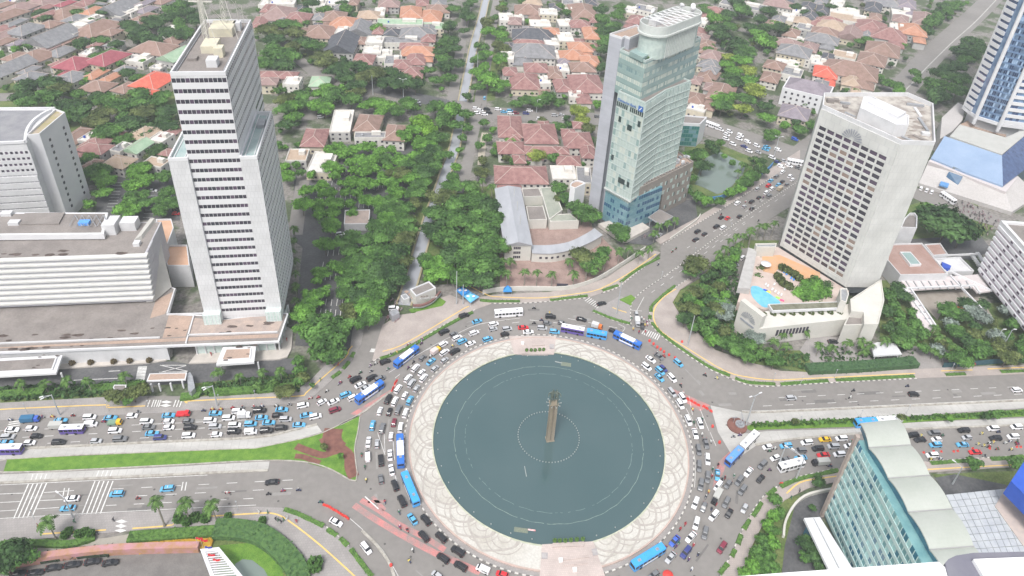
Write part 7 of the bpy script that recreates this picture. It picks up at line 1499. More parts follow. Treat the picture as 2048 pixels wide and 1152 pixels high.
trees('in the upper car park', '570,333,4,b 574,352,4.5,b 600,345,3.5,m 677,293,5,b 690,305,5,b 712,297,5,b 735,294,5,b 760,302,4.5,b 783,298,4,b 680,338,4.2,b 708,340,4.5,b 733,337,5,b 750,336,4,b 776,334,3.6,b 645,368,4.2,b 682,366,3,b 710,364,4.4,b 742,366,4.6,b 765,362,4,b 613,380,4.4,b 632,378,3.5,b 605,408,5.8,b 636,410,4.6,b 668,405,5,b 676,410,4,m 700,407,3.6,b 733,400,4.8,b 755,402,4.8,b 660,332,5,b 662,300,5,b 800,320,5.5,b 790,345,5,b 810,272,6,b 828,258,6,b 785,365,5,b 795,385,5.5,b 780,400,5,m 655,385,4.5,b 720,318,5,b 745,318,5,b 770,318,5,m 700,362,4.4,b 728,366,4.6,b 780,415,5.5,m 592,330,3.5,m 665,425,4.5,b 640,430,4,b 705,425,3.5,b 768,425,5,m 622,350,3.5,b 690,385,4,b 715,385,4,b 670,350,4,b 725,345,4,b 765,350,4,b 700,325,4,b', 'b')
trees('in the lower car park', '660,449,5.5,b 650,487,5.5,b 683,483,4.6,m 640,546,4,b 680,536,4,b 626,592,5,b 648,582,3.6,b 700,500,5,m 705,475,5,m 700,525,5,m 665,530,3.6,b 690,560,4.5,m 690,585,4.5,m 612,620,5,b 625,606,4.2,b 634,560,3,b', 'b')
trees('in the wood beside the lower canal', '775,437,5.5,b 795,425,5,m 752,452,5.5,m 790,455,5.5,m 770,470,6.5,m 738,478,5.5,m 806,478,6,o 760,505,7.5,m 795,505,6.5,d 735,520,6.5,m 770,540,7.5,d 745,560,7,m 790,545,6.5,d 712,545,5.5,m 725,590,6,d 752,590,6,m 775,575,5,d 738,612,6.5,b 700,618,4.6,o 712,600,4.5,m 735,635,5.5,m', 'm')
trees('left of the side road', '655,672,9,m 628,665,5.5,m 640,645,6,m 680,655,6,m 690,640,4,o 665,705,6,m 640,700,5.5,m 615,655,4.5,b 605,630,4.5,b 598,722,3,m 606,755,3,o', 'm')
trees('on the lower canal left bank', '843,243,7.5,l 860,262,6,l 838,285,6,b 835,312,6,b 815,322,6,m 800,345,6,o 822,355,5.5,b 840,335,5,m 862,300,5.5,d 868,330,5,m 878,275,6,d 885,240,6,m 850,360,4.5,m 842,385,4.5,m 830,405,4.5,o 818,440,4.5,o 850,320,6,d 856,345,6,d 840,365,5.5,m 826,385,5.5,m 812,415,5.5,m 805,440,5.5,m 815,460,5,m 800,500,5.5,m 868,275,6,m 855,285,6,b 880,310,5,m 860,390,4,o 808,520,5,o 795,560,4.5,d', 'm')
trees('in the grove above the police post', '905,372,6.5,m 888,395,7,o 873,425,6.5,m 915,405,7.5,m 950,400,7.5,m 978,415,7.5,d 990,440,7,m 905,438,8,m 940,440,8,m 972,455,8,m 870,462,7,d 900,475,8,m 938,480,8.5,m 975,485,8.5,m 1000,490,6,o 905,510,7,d 938,518,8,m 972,525,8,m 872,530,6.5,b 895,545,5.5,b 925,555,6.5,m 960,555,6.5,d 995,540,5,m 850,520,4.5,m 860,555,4,b', 'm')
trees('on the lower canal right bank', '935,255,4,m 968,245,4,m 975,275,4,m 958,290,3.5,m 900,310,3.5,m 918,300,3,b 912,335,4,b 905,355,4.5,m 965,320,4,o 962,345,5,o 940,372,5,m 925,275,3.6,m 910,250,5,m', 'm')
trees('beside the far street', '750,205,6.5,b 775,212,6,b 795,222,6,m 815,205,6.5,m 870,212,6.5,m 905,218,7,b 890,228,6,m 930,228,5,m 760,225,5,b 730,212,4.5,b 1157,222,7,y 1165,240,5,y 1072,205,5,m 1055,200,6,m 1095,195,7,m 1035,207,5,m 1118,205,4.5,m 1085,240,4,o 1175,255,5,o 1120,253,4.5,m 1195,208,4,b 830,215,4,m', 'm')
trees('left of the glass tower foot', '1165,425,6.5,m 1150,412,5,m 1182,430,5.5,m 1120,375,5,m 1130,395,4.5,m 1115,398,3.5,o 1238,460,5.5,m 1245,475,4,m 1075,310,5.5,y 1065,300,4,o 1105,315,4,m 1390,527,6.2,o 1385,540,4.5,m 1166,510,6,o 1190,518,5,m 1205,505,4.5,m 1178,530,5,m', 'm')
trees('round the pond', '1380,310,4.5,b 1395,308,6,m 1405,330,5.5,d 1420,290,4.5,d 1430,298,4.5,d 1375,380,4,m 1395,392,4.5,m 1410,400,4,b 1440,402,3.6,m 1460,385,4,b 1478,378,4,b 1490,365,5,m 1505,352,5.5,m 1525,340,4.5,d 1515,322,5,d 1465,325,2.8,m 1448,312,2.6,b 1488,330,2.6,m 1385,355,3.6,m 1420,402,3,m 1440,285,3.5,m', 'm')
tree((1895, 448), 14.5, 'd', 'behind the slab hotel', 17, 3); tree((1868, 428), 9, 'm', 'behind the slab hotel', 14, 1); tree((1925, 465), 8, 'd', 'behind the slab hotel', 13, 2)
trees('on the hotel pool deck', '1622,575,6,b 1640,585,5.5,b 1610,590,5,b 1630,565,4.5,m 1655,572,4,d 1548,518,2.8,o 1520,540,3.6,o 1518,520,3,m 1516,555,3.5,m', 'b')
for k, (x, y) in enumerate(((1556, 552), (1561, 560), (1568, 567), (1578, 572), (1565, 535), (1575, 540), (1588, 547), (1598, 556))): tag(inst('clipped_bush', plant_round if 0 else blobmesh('clipped_bush', 1.9, 2.2, LM['o'][1], 16, k), None, (*G(x, y, 7), 5.9)), f'clipped bush in the island bed on the hotel pool deck, {nth(k, 8)}', 'bush', 'clipped bushes on the pool deck')
grove('in the hotel corner garden', ((1352, 612), (1385, 580), (1440, 525), (1478, 500), (1450, 560), (1455, 600), (1435, 640), (1468, 665), (1520, 705), (1570, 720), (1560, 738), (1480, 715), (1400, 672), (1360, 640)), 4.6, 2.8, 4.6, 'ddmmmbo', 4, 3, 44)
trees('beside the emblem wall', '1448,612,4.5,s 1438,625,4,s 1455,630,3.5,s 1511,672,4.2,s 1512,660,3,s', 's')
grove('right of the slab hotel', ((1768, 580), (1790, 570), (1850, 650), (1862, 700), (1800, 695), (1770, 660)), 5.2, 3, 5, 'ddmm', 5, 4, 16)
grove('in the long canopy garden', ((1885, 612), (1925, 600), (2010, 615), (2070, 690), (2060, 725), (1900, 728), (1870, 690), (1900, 660)), 5.4, 3, 5.6, 'ddmmmoos', 5, 5, 26)
grove('behind the white hotel block', ((25, 172), (110, 160), (200, 185), (340, 188), (345, 255), (290, 265), (240, 285), (180, 262), (135, 245), (110, 215), (40, 205)), 8.5, 5, 8.5, 'dddmmo', 7, 6, 34)
grove('among the top left houses', ((155, 82), (240, 80), (245, 100), (205, 115), (160, 112)), 9, 4.5, 7, 'ddm', 6, 7, 6)
grove('left of the antenna tower roof', ((255, 50), (300, 40), (345, 10), (395, 0), (395, 60), (330, 90), (265, 85)), 9, 5.5, 8.5, 'dddm', 7, 8, 18)
grove('among the far top left houses', ((60, 25), (130, 15), (190, 0), (240, 0), (260, 30), (190, 48), (100, 42)), 14, 4, 6, 'dmm', 6, 9, 7)
trees('among the top left houses', '52,70,4,m 255,145,6,d 275,155,5,m 240,128,4,m 205,140,3.5,m 145,48,4,d 355,28,7,d 360,10,7,m 175,150,3.5,m 58,92,4,m 30,98,4,b 120,60,3,d 285,122,3,b', 'm')
grove('in the wood right of the antenna tower', ((512, 60), (560, 45), (595, 60), (610, 90), (650, 100), (650, 125), (600, 130), (540, 140), (520, 120)), 9, 6, 9, 'ddmmo', 7, 10, 16)
grove('above the far junction', ((645, 118), (690, 128), (740, 135), (800, 145), (850, 170), (840, 182), (760, 165), (700, 155), (650, 150)), 9, 5.5, 8, 'ddmo', 7, 11, 14)
grove('left of the far junction', ((560, 185), (610, 190), (640, 165), (700, 155), (722, 175), (715, 195), (690, 205), (640, 225), (590, 245), (565, 250)), 9.5, 5, 7.5, 'mmobd', 7, 12, 16)
grove('on the upper canal left bank', ((885, 60), (905, 20), (930, 0), (948, 0), (938, 40), (925, 110), (908, 190), (885, 180), (880, 120)), 9, 4.5, 7.5, 'ddm', 6, 13, 18)
grove('on the upper canal right bank', ((975, 10), (1010, 0), (1012, 60), (1010, 130), (1000, 190), (975, 200), (955, 185), (955, 130), (965, 70)), 8.5, 4, 6.5, 'mmbbo', 6, 14, 22)
trees('on the upper canal right bank', '976,157,9,b 1000,168,6.5,b 935,192,4,d 948,120,4,m 955,90,4,m', 'b')
grove('left of the glass tower crown', ((1190, 40), (1240, 0), (1250, 10), (1235, 50), (1225, 85), (1212, 145), (1195, 140), (1200, 90)), 9, 4.5, 7.5, 'mmd', 6, 15, 12)
grove('in the top wood beyond the glass tower', ((1405, 10), (1470, 5), (1540, 20), (1560, 60), (1545, 95), (1500, 110), (1440, 90), (1405, 80)), 10, 6, 9.5, 'mmbd', 8, 16, 20)
grove('behind the pond and cross street', ((1450, 100), (1505, 110), (1515, 150), (1535, 195), (1545, 245), (1500, 250), (1440, 235), (1425, 200), (1465, 180), (1455, 140)), 10, 5.5, 8.5, 'mmbyd', 8, 17, 18)
grove('left of the top right road', ((1855, 30), (1900, 5), (1960, 5), (1925, 45), (1880, 90), (1850, 120), (1800, 150), (1790, 130), (1840, 80)), 10, 5.5, 9, 'ddmm', 7, 18, 20)
grove('beside the blue tower', ((1965, 80), (1940, 140), (1918, 185), (1880, 200), (1850, 205), (1850, 170), (1890, 120), (1930, 85)), 10, 5.5, 9, 'dddmm', 7, 19, 18)
grove('at the top edge above the houses', ((595, 8), (690, 5), (700, 25), (610, 25)), 14, 5, 7, 'dm', 6, 20, 6)
trees('among the top middle houses', '755,55,6,b 765,60,5,b 745,58,4,m 610,45,5,m 640,48,4,m 710,30,4,d 700,18,5,d 860,140,5,m 885,130,5,d 870,160,5,m 1120,12,5,m 1135,25,5,m 1180,35,5,m 1170,42,5,d 1205,20,6,d 1190,18,5,d 1045,2,5,m 1105,80,3,m 1090,130,3,m 1128,104,3.5,d 1185,95,4,m 1415,100,5,m 690,178,5,b 480,240,3,m 632,210,6,b 588,212,6,b 588,232,5,b 838,60,4,m', 'm')
trees('among houses behind the slab hotel', '1550,30,5,d 1590,15,6,d 1610,25,6,d 1640,30,5,d 1660,12,6,d 1570,60,6,b 1552,50,7,b 1600,85,4,m 1720,82,5,m 1735,78,5,m 1700,90,4,m 1755,42,3,d 1770,38,3,m 1775,165,5,m 1790,170,6,m 1760,155,4,m 1750,160,3,d 1800,180,5,b 1830,145,5,m 1600,258,5,m 1592,245,4,d 1625,250,5,m 1550,265,4,b 1570,250,4,b 1540,272,5,m 1835,160,4,m 1590,60,4,m 1545,90,5,b 1672,95,3,m', 'm')
trees('left of the hotel car park', '200,350,5,b 212,362,5,b 195,335,5,m 215,340,4,m 205,385,4.5,b 178,345,5,m 270,345,5.5,b 285,335,5.5,b 265,370,5.5,b 275,355,4,m 290,360,5,b 262,395,5.5,m 280,390,5,m 285,405,5,m 248,415,5,b 262,420,5,b 330,350,5,m 335,385,5,m 345,405,5.5,m 325,400,5,m 318,420,4.5,m 178,408,3.6,b 318,298,5,d 305,305,4,d 250,330,3.6,d 165,300,4,m 180,315,5,m 160,325,4,d', 'b')
trees('at the lower left corner garden', '22,1105,5.5,d 40,1110,4,m 8,1120,5,d 60,1112,3,m', 'd')
trees('by the lower right ramp', '1552,1000,2.8,m 1548,1030,2.6,b 1560,1025,2.4,m 1535,1050,2.8,b 1545,1060,2.6,m 1525,1080,3,m 1545,1085,3,b 1515,1105,3,m 1535,1110,3.2,m 1505,1130,3,b 1525,1130,3.2,m 1545,1135,3,m 1490,1148,2.8,b 1638,962,2.8,d 1618,1090,3.4,d 1630,1110,3.4,d 1640,1130,3,d 1610,1115,2.4,m 1625,1015,1.6,d', 'm')
trees('on the right boulevard pavement', '1948,926,3.1,m 2030,925,3.4,m 1590,842,1.8,o 1632,846,1.3,b 1990,828,2.4,m 1972,832,1.8,d 1803,834,2,o 1900,838,1.6,b', 'm')
trees('in the flower bed island', '680,911,1.4,b 648,893,1.6,o', 'b')
trees('by the left hotel forecourt', '236,795,3.6,o 222,790,3,o 265,785,3.8,o 285,778,3.4,o 255,800,2.4,m 573,780,3.4,o 560,785,2.6,o 598,740,3,m 600,760,2.6,m 625,770,1.3,m', 'o')
# clipped balls
ball = blobmesh('clipped_ball', 1.45, 2.3, LM['m'][1], 26, 3)
for k, (x, y) in enumerate(((357, 1038), (374, 1043), (391, 1036), (411, 1037), (138, 1063), (130, 1070), (157, 1068), (170, 1064), (182, 1068), (456, 1034), (525, 1042))): tag(inst('clipped_ball', ball, None, (*G(x, y, .8), .1), 0, (1, 1, 1) if k < 4 else (.8, .8, .8)), f'clipped round bush on the lower left pavement, {"near the palms" if k < 4 else "row left of the driveway" if k < 9 else "by the bend"}, {nth(k if k < 4 else k-4 if k < 9 else k-9, 4 if k < 4 else 5 if k < 9 else 2)}', 'bush', 'clipped round bushes')
tag(inst('clipped_ball', ball, None, (*G(630, 1130, 1), .1), 0, (1.5, 1.5, 1.2)), 'large bright clipped bush near the bottom edge beside the curved pavement', 'bush')
hang = blobmesh('hanging_plants', 1.2, 1., LM['o'][1], 12, 9)
for k in range(9): tag(inst('hanging_plants', hang, None, (*G(1528+k*19, 629-k*.5, 9), 8.6)), f'hanging plants on top of the cream podium front wall, {nth(k, 9)}', 'plants', 'plants along the podium wall')
grc = random.Random(4); mb = MB()
for k in range(900):     # low planting of the right median
    x = grc.uniform(1500, 2060); y = 852-(x-1500)*.045+grc.uniform(-5, 5); p = G(x, y); s = grc.uniform(.3, .7); c = Vector((*p, grc.uniform(.3, 1.)))
    u = Vector((grc.uniform(-1, 1), grc.uniform(-1, 1), grc.uniform(-.3, 1))).normalized(); v = u.orthogonal().normalized()*s; w_ = u.cross(v); mb.poly([c+v, c+w_, c-v, c-w_])
struct(mb.build('ground_cover', LM['m'][1]), 'stuff')
mb = MB()
for (pp, n, hh, km) in (([(1350, 608), (1385, 580), (1430, 540), (1470, 500), (1480, 600), (1465, 660), (1520, 700), (1620, 712), (1612, 740), (1500, 722), (1390, 668)], 2400, 1.2, 'd'), ([(0, 775), (290, 762), (290, 790), (0, 804)], 900, 1.3, 'd'), ([(400, 770), (600, 748), (600, 784), (400, 793)], 800, 1.2, 'm'), ([(1640, 690), (1830, 690), (1830, 722), (1640, 728)], 300, .6, 'o')):
    poly = GP(pp); xs = [p[0] for p in poly]; ys = [p[1] for p in poly]; k = 0
    while k < n:
        p = (grc.uniform(min(xs), max(xs)), grc.uniform(min(ys), max(ys)))
        if not inside(p, poly): continue
        k += 1; s = grc.uniform(.35, .85); c = Vector((*p, grc.uniform(.1, hh))); u = Vector((grc.uniform(-1, 1), grc.uniform(-1, 1), grc.uniform(.2, 1.4))).normalized(); v = u.orthogonal().normalized()*s; w_ = u.cross(v); mb.poly([c+v, c+w_, c-v, c-w_])
struct(mb.build('shrubbery', LM['d'][1]), 'stuff')
# palms
palm_leaf = leafmat('palm_leaf', (.05, .12, .025), (.11, .2, .05)); palm_trunk = mat('palm_trunk', (.28, .26, .22), (.2, .18, .15), .9, 2.)
def frond(q, L, el, droop=1.):
    mb = MB(); n = 7; pts = []
    for k in range(n+1): s = k/n; pts.append(Vector((L*s*cos(el)*(1-.12*s), 0, L*s*sin(el)-droop*L*.75*s*s)))
    for k in range(n):
        w0 = .62*sin(pi*min(1, (k+.6)/n*.93))*L/3; 
        for sg in (-1, 1):
            a, b = pts[k], pts[k+1]; mb.poly([a, b, b+Vector((-.1, sg*w0, -w0*.35)), a+Vector((.15, sg*w0, -w0*.35))][::sg])
    return mb
def palm_crown(seed, L=3.2, n=15):
    q = random.Random(seed); mb = MB()
    for k in range(n):
        a = 2*pi*k/n*2.62+q.uniform(-.2, .2); f = frond(q, L*q.uniform(.85, 1.1), q.uniform(.05, 1.0)); i = len(mb.v); ca, sa = cos(a), sin(a)
        mb.v += [(x*ca-y*sa, x*sa+y*ca, z) for x, y, z in f.v]; mb.f += [tuple(i+j for j in p) for p in f.f]
    return mb.mesh('palm_crown', palm_leaf)
PC = [palm_crown(s) for s in range(4)]; PTr = MB().lathe((0, 0, 0), [(.034, 0), (.022, .1), (.02, .6), (.015, 1)], 7).mesh('trunk', palm_trunk)
PLM = []
def palms(zone, s, h=8., sc=1.):
    for tk in s.split():
        f = tk.split(','); hh = float(f[2]) if len(f) > 2 else h; X, Y = G(float(f[0]), float(f[1]), hh); root = bpy.data.objects.new('palm_tree', None); COL.objects.link(root); root.location = (X, Y, 0); root.rotation_euler = (R.uniform(-.05, .05), R.uniform(-.05, .05), R.uniform(0, 6)); root['category'] = 'palm tree'; root['group'] = 'palms '+zone
        t_ = inst('trunk', PTr, root); t_.scale = (hh*1.1, hh*1.1, hh); c = inst('crown', R.choice(PC), root, (0, 0, hh)); k = sc*R.uniform(.9, 1.12); c.scale = (k, k, k); PLM.append((root, 'palm tree', zone, float(f[0]), float(f[1]), 'x'))
palms('behind the pale garden wall', '1015,545 1050,542 1075,543 1105,548 1150,545,9 1175,530,9 1195,530 1210,515,9 1240,500,8 1258,495 1280,505,7 1300,495,7 1320,450,6 1352,437,7 1338,445,7 1310,465,6')
palms('beside the school yard', '1022,520,6 1140,520,6 965,360,9 985,372,9 950,366,8 1004,520,6', 8, 1.15)
palms('by the hotel car park and road', '1440,505 1452,495 1462,480 1475,470,9 1490,470,9 1505,465,9 1455,515 1505,458,9 1480,488,8 1535,450,9 1550,445,9 1520,450,8')
palms('in the hotel corner garden', '1410,575,5 1425,580,5 1440,570,5 1400,585,4 1437,600,4', 5, 1.1)
palms('in front of the slab hotel', '1550,682,5 1565,665,5 1580,660,5 1610,660,5 1540,700,4 1575,690,4 1640,690,6 1665,695,5 1698,684,7 1725,680,7 1742,690,6 1770,678,7 1800,680,7 1732,700,4 1520,690,4', 6)
palms('beside the pond', '1485,325,8 1500,335,8 1510,318,9 1478,342,7 1520,328,8 1495,348,6')
palms('along the long canopy', '1872,655,7 1880,670,7 1895,680,6 1905,690,6 1870,700,5 1925,700,5 1890,710,4', 6)
palms('in the left hotel forecourt', '40,763,6 88,765,5 131,758,6 175,758,7 248,750,6 435,743,6 478,752,5 525,742,5 560,740,6 545,765,3 515,770,3 415,770,3', 6, .95)
palms('on the lower left pavement', '94,1040,9 312,1000,13 368,1008,9 424,1007,8', 9, 1.1)
palms('right of the banded tower', '592,545,7 590,570,7 592,520,6 590,600,6 586,480,7 588,455,7 595,620,6 583,500,6', 7, .9)
palms('among far houses', '1190,95,6 1425,88,7 1405,60,6', 6)
# the 280 trees that show largest stay things; the smaller ones and the low trees between the houses join one mass
fill = random.Random(12); low = CR[5]
HOUSE_FILL = [[(0, 0), (330, 0), (345, 60), (340, 190), (0, 200)], [(512, 0), (905, 0), (890, 190), (700, 150), (512, 130)], [(990, 0), (1215, 0), (1190, 235), (985, 235)], [(1400, 0), (1960, 0), (1850, 110), (1640, 270), (1420, 230)], [(130, 250), (345, 250), (340, 340), (170, 340)], [(540, 180), (620, 180), (640, 330), (560, 330)], [(980, 235), (1190, 240), (1185, 360), (985, 360)]]
EXTRA = []
for poly_, n_ in zip(HOUSE_FILL, (190, 170, 110, 260, 36, 26, 40)):
    poly = GP(poly_); xs = [p[0] for p in poly]; ys = [p[1] for p in poly]; k = 0
    while k < n_:
        p = (fill.uniform(min(xs), max(xs)), fill.uniform(min(ys), max(ys)))
        if inside(p, poly):
            k += 1
            if not blocked(p): EXTRA.append((p, fill.uniform(1.8, 4.2)))
def crown_of(r): return next(c for c in r.children if c.name.startswith('crown'))
def shows(t): return crown_of(t[0]).scale[0]/hypot(t[0].location.x, t[0].location.y, H)
TREES.sort(key=shows, reverse=True); small = TREES[280:]; del TREES[280:]
import numpy as np
def join_trees(items):
    V, Fs, MI, off = [], [], [], 0; mats = [LM[k][1] for k in 'dmboysl']
    for me, M4, mi in items:
        n = len(me.vertices); co = np.empty(n*3, 'f'); me.vertices.foreach_get('co', co); co = co.reshape(-1, 3); M_ = np.array(M4); co = co@M_[:3, :3].T+M_[:3, 3]
        nl = len(me.loops); lv = np.empty(nl, 'i'); me.loops.foreach_get('vertex_index', lv); npol = len(me.polygons)
        assert nl == npol*4; V.append(co); Fs.append(lv+off); MI.append(np.full(npol, mi, 'i')); off += n
    V = np.concatenate(V).astype('f'); Fs = np.concatenate(Fs).astype('i'); MI = np.concatenate(MI); me = bpy.data.meshes.new('small_trees'); npol = len(Fs)//4
    me.vertices.add(len(V)); me.vertices.foreach_set('co', V.ravel()); me.loops.add(len(Fs)); me.loops.foreach_set('vertex_index', Fs); me.polygons.add(npol); me.polygons.foreach_set('loop_start', np.arange(npol, dtype='i')*4)
    for m in mats: me.materials.append(m)
    me.polygons.foreach_set('material_index', MI); me.update(); me.validate(); o = bpy.data.objects.new('small_trees', me); COL.objects.link(o); o['kind'] = 'stuff'; return o
def quads_only(me):
    """copy of the crown without its few triangles"""
    return me
items = []; kinds = 'dmboysl'
bpy.context.view_layer.update()
names = {LM[k][1].name: i for i, k in enumerate(kinds)}
LOWM = [crown_mesh(60+s, 6, 46, .8, .13, .5) for s in range(3)]
for t_ in small:
    root = t_[0]; c = crown_of(root); X, Y, Z_ = root.location; s = c.scale
    items.append((fill.choice(LOWM) if s[0] < 5.5 else c.data, Matrix.Translation((X, Y, c.location.z)) @ Matrix.Rotation(fill.uniform(0, 6), 4, 'Z') @ Matrix.Diagonal((s[0], s[1], s[2], 1)), names[c.material_slots[0].material.name]))
    for ch in list(root.children): bpy.data.objects.remove(ch)
    bpy.data.objects.remove(root)
for p, r in EXTRA: items.append((fill.choice(LOWM), Matrix.Translation((*p, r*.9)) @ Matrix.Rotation(fill.uniform(0, 6), 4, 'Z') @ Matrix.Diagonal((r, r, r*1.15, 1)), fill.choice((0, 0, 1, 1, 2, 3))))
join_trees(items)
label_all(TREES); label_all(PLM); label_all(label_all_later)
# ---------------------------------------------------------------- houses
def tiles(name, c1, c2):
    m = mat(name, c1, c2, .85, .35, fine=.25, detail=6); n = m.node_tree; b = n.nodes['Principled BSDF']
    wv = n.nodes.new('ShaderNodeTexWave'); wv.bands_direction = 'Z'; wv.inputs['Scale'].default_value = 2.2; bp = n.nodes.new('ShaderNodeBump'); bp.inputs['Strength'].default_value = .5; bp.inputs['Distance'].default_value = .1
    tc = [x for x in n.nodes if x.type == 'TEX_COORD'][0]; n.links.new(tc.outputs['Object'], wv.inputs['Vector']); n.links.new(wv.outputs['Fac'], bp.inputs['Height']); n.links.new(bp.outputs[0], b.inputs['Normal']); return m
RC = {'r': ('reddish brown', tiles('tile_red', (.22, .105, .1), (.33, .19, .175))), 'p': ('pinkish brown', tiles('tile_pink', (.24, .16, .15), (.32, .225, .21))), 'o': ('orange', tiles('tile_orange', (.4, .18, .11), (.48, .26, .18))), 'b': ('brown', tiles('tile_brown', (.22, .14, .11), (.3, .2, .17))),
      'g': ('grey', tiles('tile_grey', (.17, .17, .18), (.25, .25, .26))), 'w': ('pale flat', mat('pale_roof', (.5, .48, .45), (.62, .6, .57), .85, .3)), 'm': ('maroon', tiles('tile_maroon', (.26, .06, .08), (.34, .1, .12))), 'R': ('bright red', tiles('tile_bright_red', (.55, .09, .06), (.62, .15, .1))),
      'd': ('dark slate', tiles('tile_slate', (.06, .065, .08), (.11, .115, .13))), 'v': ('pale green', mat('green_roof', (.24, .36, .24), (.34, .44, .32), .8, .3)), 't': ('tan', tiles('tile_tan', (.36, .27, .2), (.44, .34, .26))), 'u': ('violet grey', tiles('tile_violet', (.2, .17, .2), (.26, .23, .26)))}
hw = [mat('house_wall_white', (.66, .64, .6), (.55, .52, .48), .85, .3), mat('house_wall_cream', (.6, .54, .42), (.5, .45, .36), .85, .3), mat('house_wall_grey', (.45, .44, .43), (.38, .37, .36), .85, .3)]
ridge_m = mat('ridge_cap', (.42, .34, .3), (.5, .42, .38), .85, 1.)
REG = [(0, 330, 0, 80, 'in the top left corner'), (0, 345, 80, 200, 'left of the banded tower roof'), (100, 360, 200, 350, 'behind the white hotel block'), (512, 900, 0, 75, 'right of the antenna tower, top edge'), (512, 900, 75, 200, 'around the dark slate gabled house'), (512, 900, 200, 400, 'above the upper car park'),
       (980, 1215, 0, 80, 'at the top edge left of the glass tower'), (980, 1215, 80, 200, 'left of the glass tower crown'), (980, 1215, 200, 420, 'left of the glass tower shaft'), (1215, 1530, 0, 300, 'behind the glass tower'), (1530, 1960, 0, 80, 'in the top right neighbourhood'), (1530, 1960, 80, 300, 'behind the square windowed hotel')]
HS = []
def hip(mb, w, d, z, h, ov=.7):
    """hip roof on a w x d box, ridge along the longer side"""
    a, b = w/2+ov, d/2+ov
    if w >= d: r = (w-d)/2; p = [(-r, 0, z+h), (r, 0, z+h)]
    else: r = (d-w)/2; p = [(0, -r, z+h), (0, r, z+h)]
    c = [(-a, -b, z), (a, -b, z), (a, b, z), (-a, b, z)]; i = len(mb.v); mb.v += c+p+[(x, y, z-.25) for x, y, _ in c]
    mb.f += [(i, i+1, i+5, i+4), (i+2, i+3, i+4, i+5), (i+1, i+2, i+5), (i+3, i, i+4)] if w >= d else [(i+1, i+2, i+5, i+4), (i+3, i, i+4, i+5), (i, i+1, i+4), (i+2, i+3, i+5)]
    mb.f += [(i+6, i+7, i+1, i), (i+7, i+8, i+2, i+1), (i+8, i+9, i+3, i+2), (i+9, i+6, i, i+3), (i+9, i+8, i+7, i+6)]
    return c, p
def gab(mb, w, d, z, h, ov=.6):
    a, b = w/2+ov, d/2+ov
    if w < d:
        c = [(-a, -b, z), (a, -b, z), (a, b, z), (-a, b, z)]; p = [(0, -b, z+h), (0, b, z+h)]; fs = [(1, 2, 5, 4), (3, 0, 4, 5), (0, 1, 4), (2, 3, 5)]
    else: c = [(-a, -b, z), (a, -b, z), (a, b, z), (-a, b, z)]; p = [(-a, 0, z+h), (a, 0, z+h)]; fs = [(0, 1, 5, 4), (2, 3, 4, 5), (1, 2, 5), (3, 0, 4)]
    i = len(mb.v); mb.v += c+p; mb.f += [tuple(i+k for k in f) for f in fs]+[(i+3, i+2, i+1, i)]
    return c, p
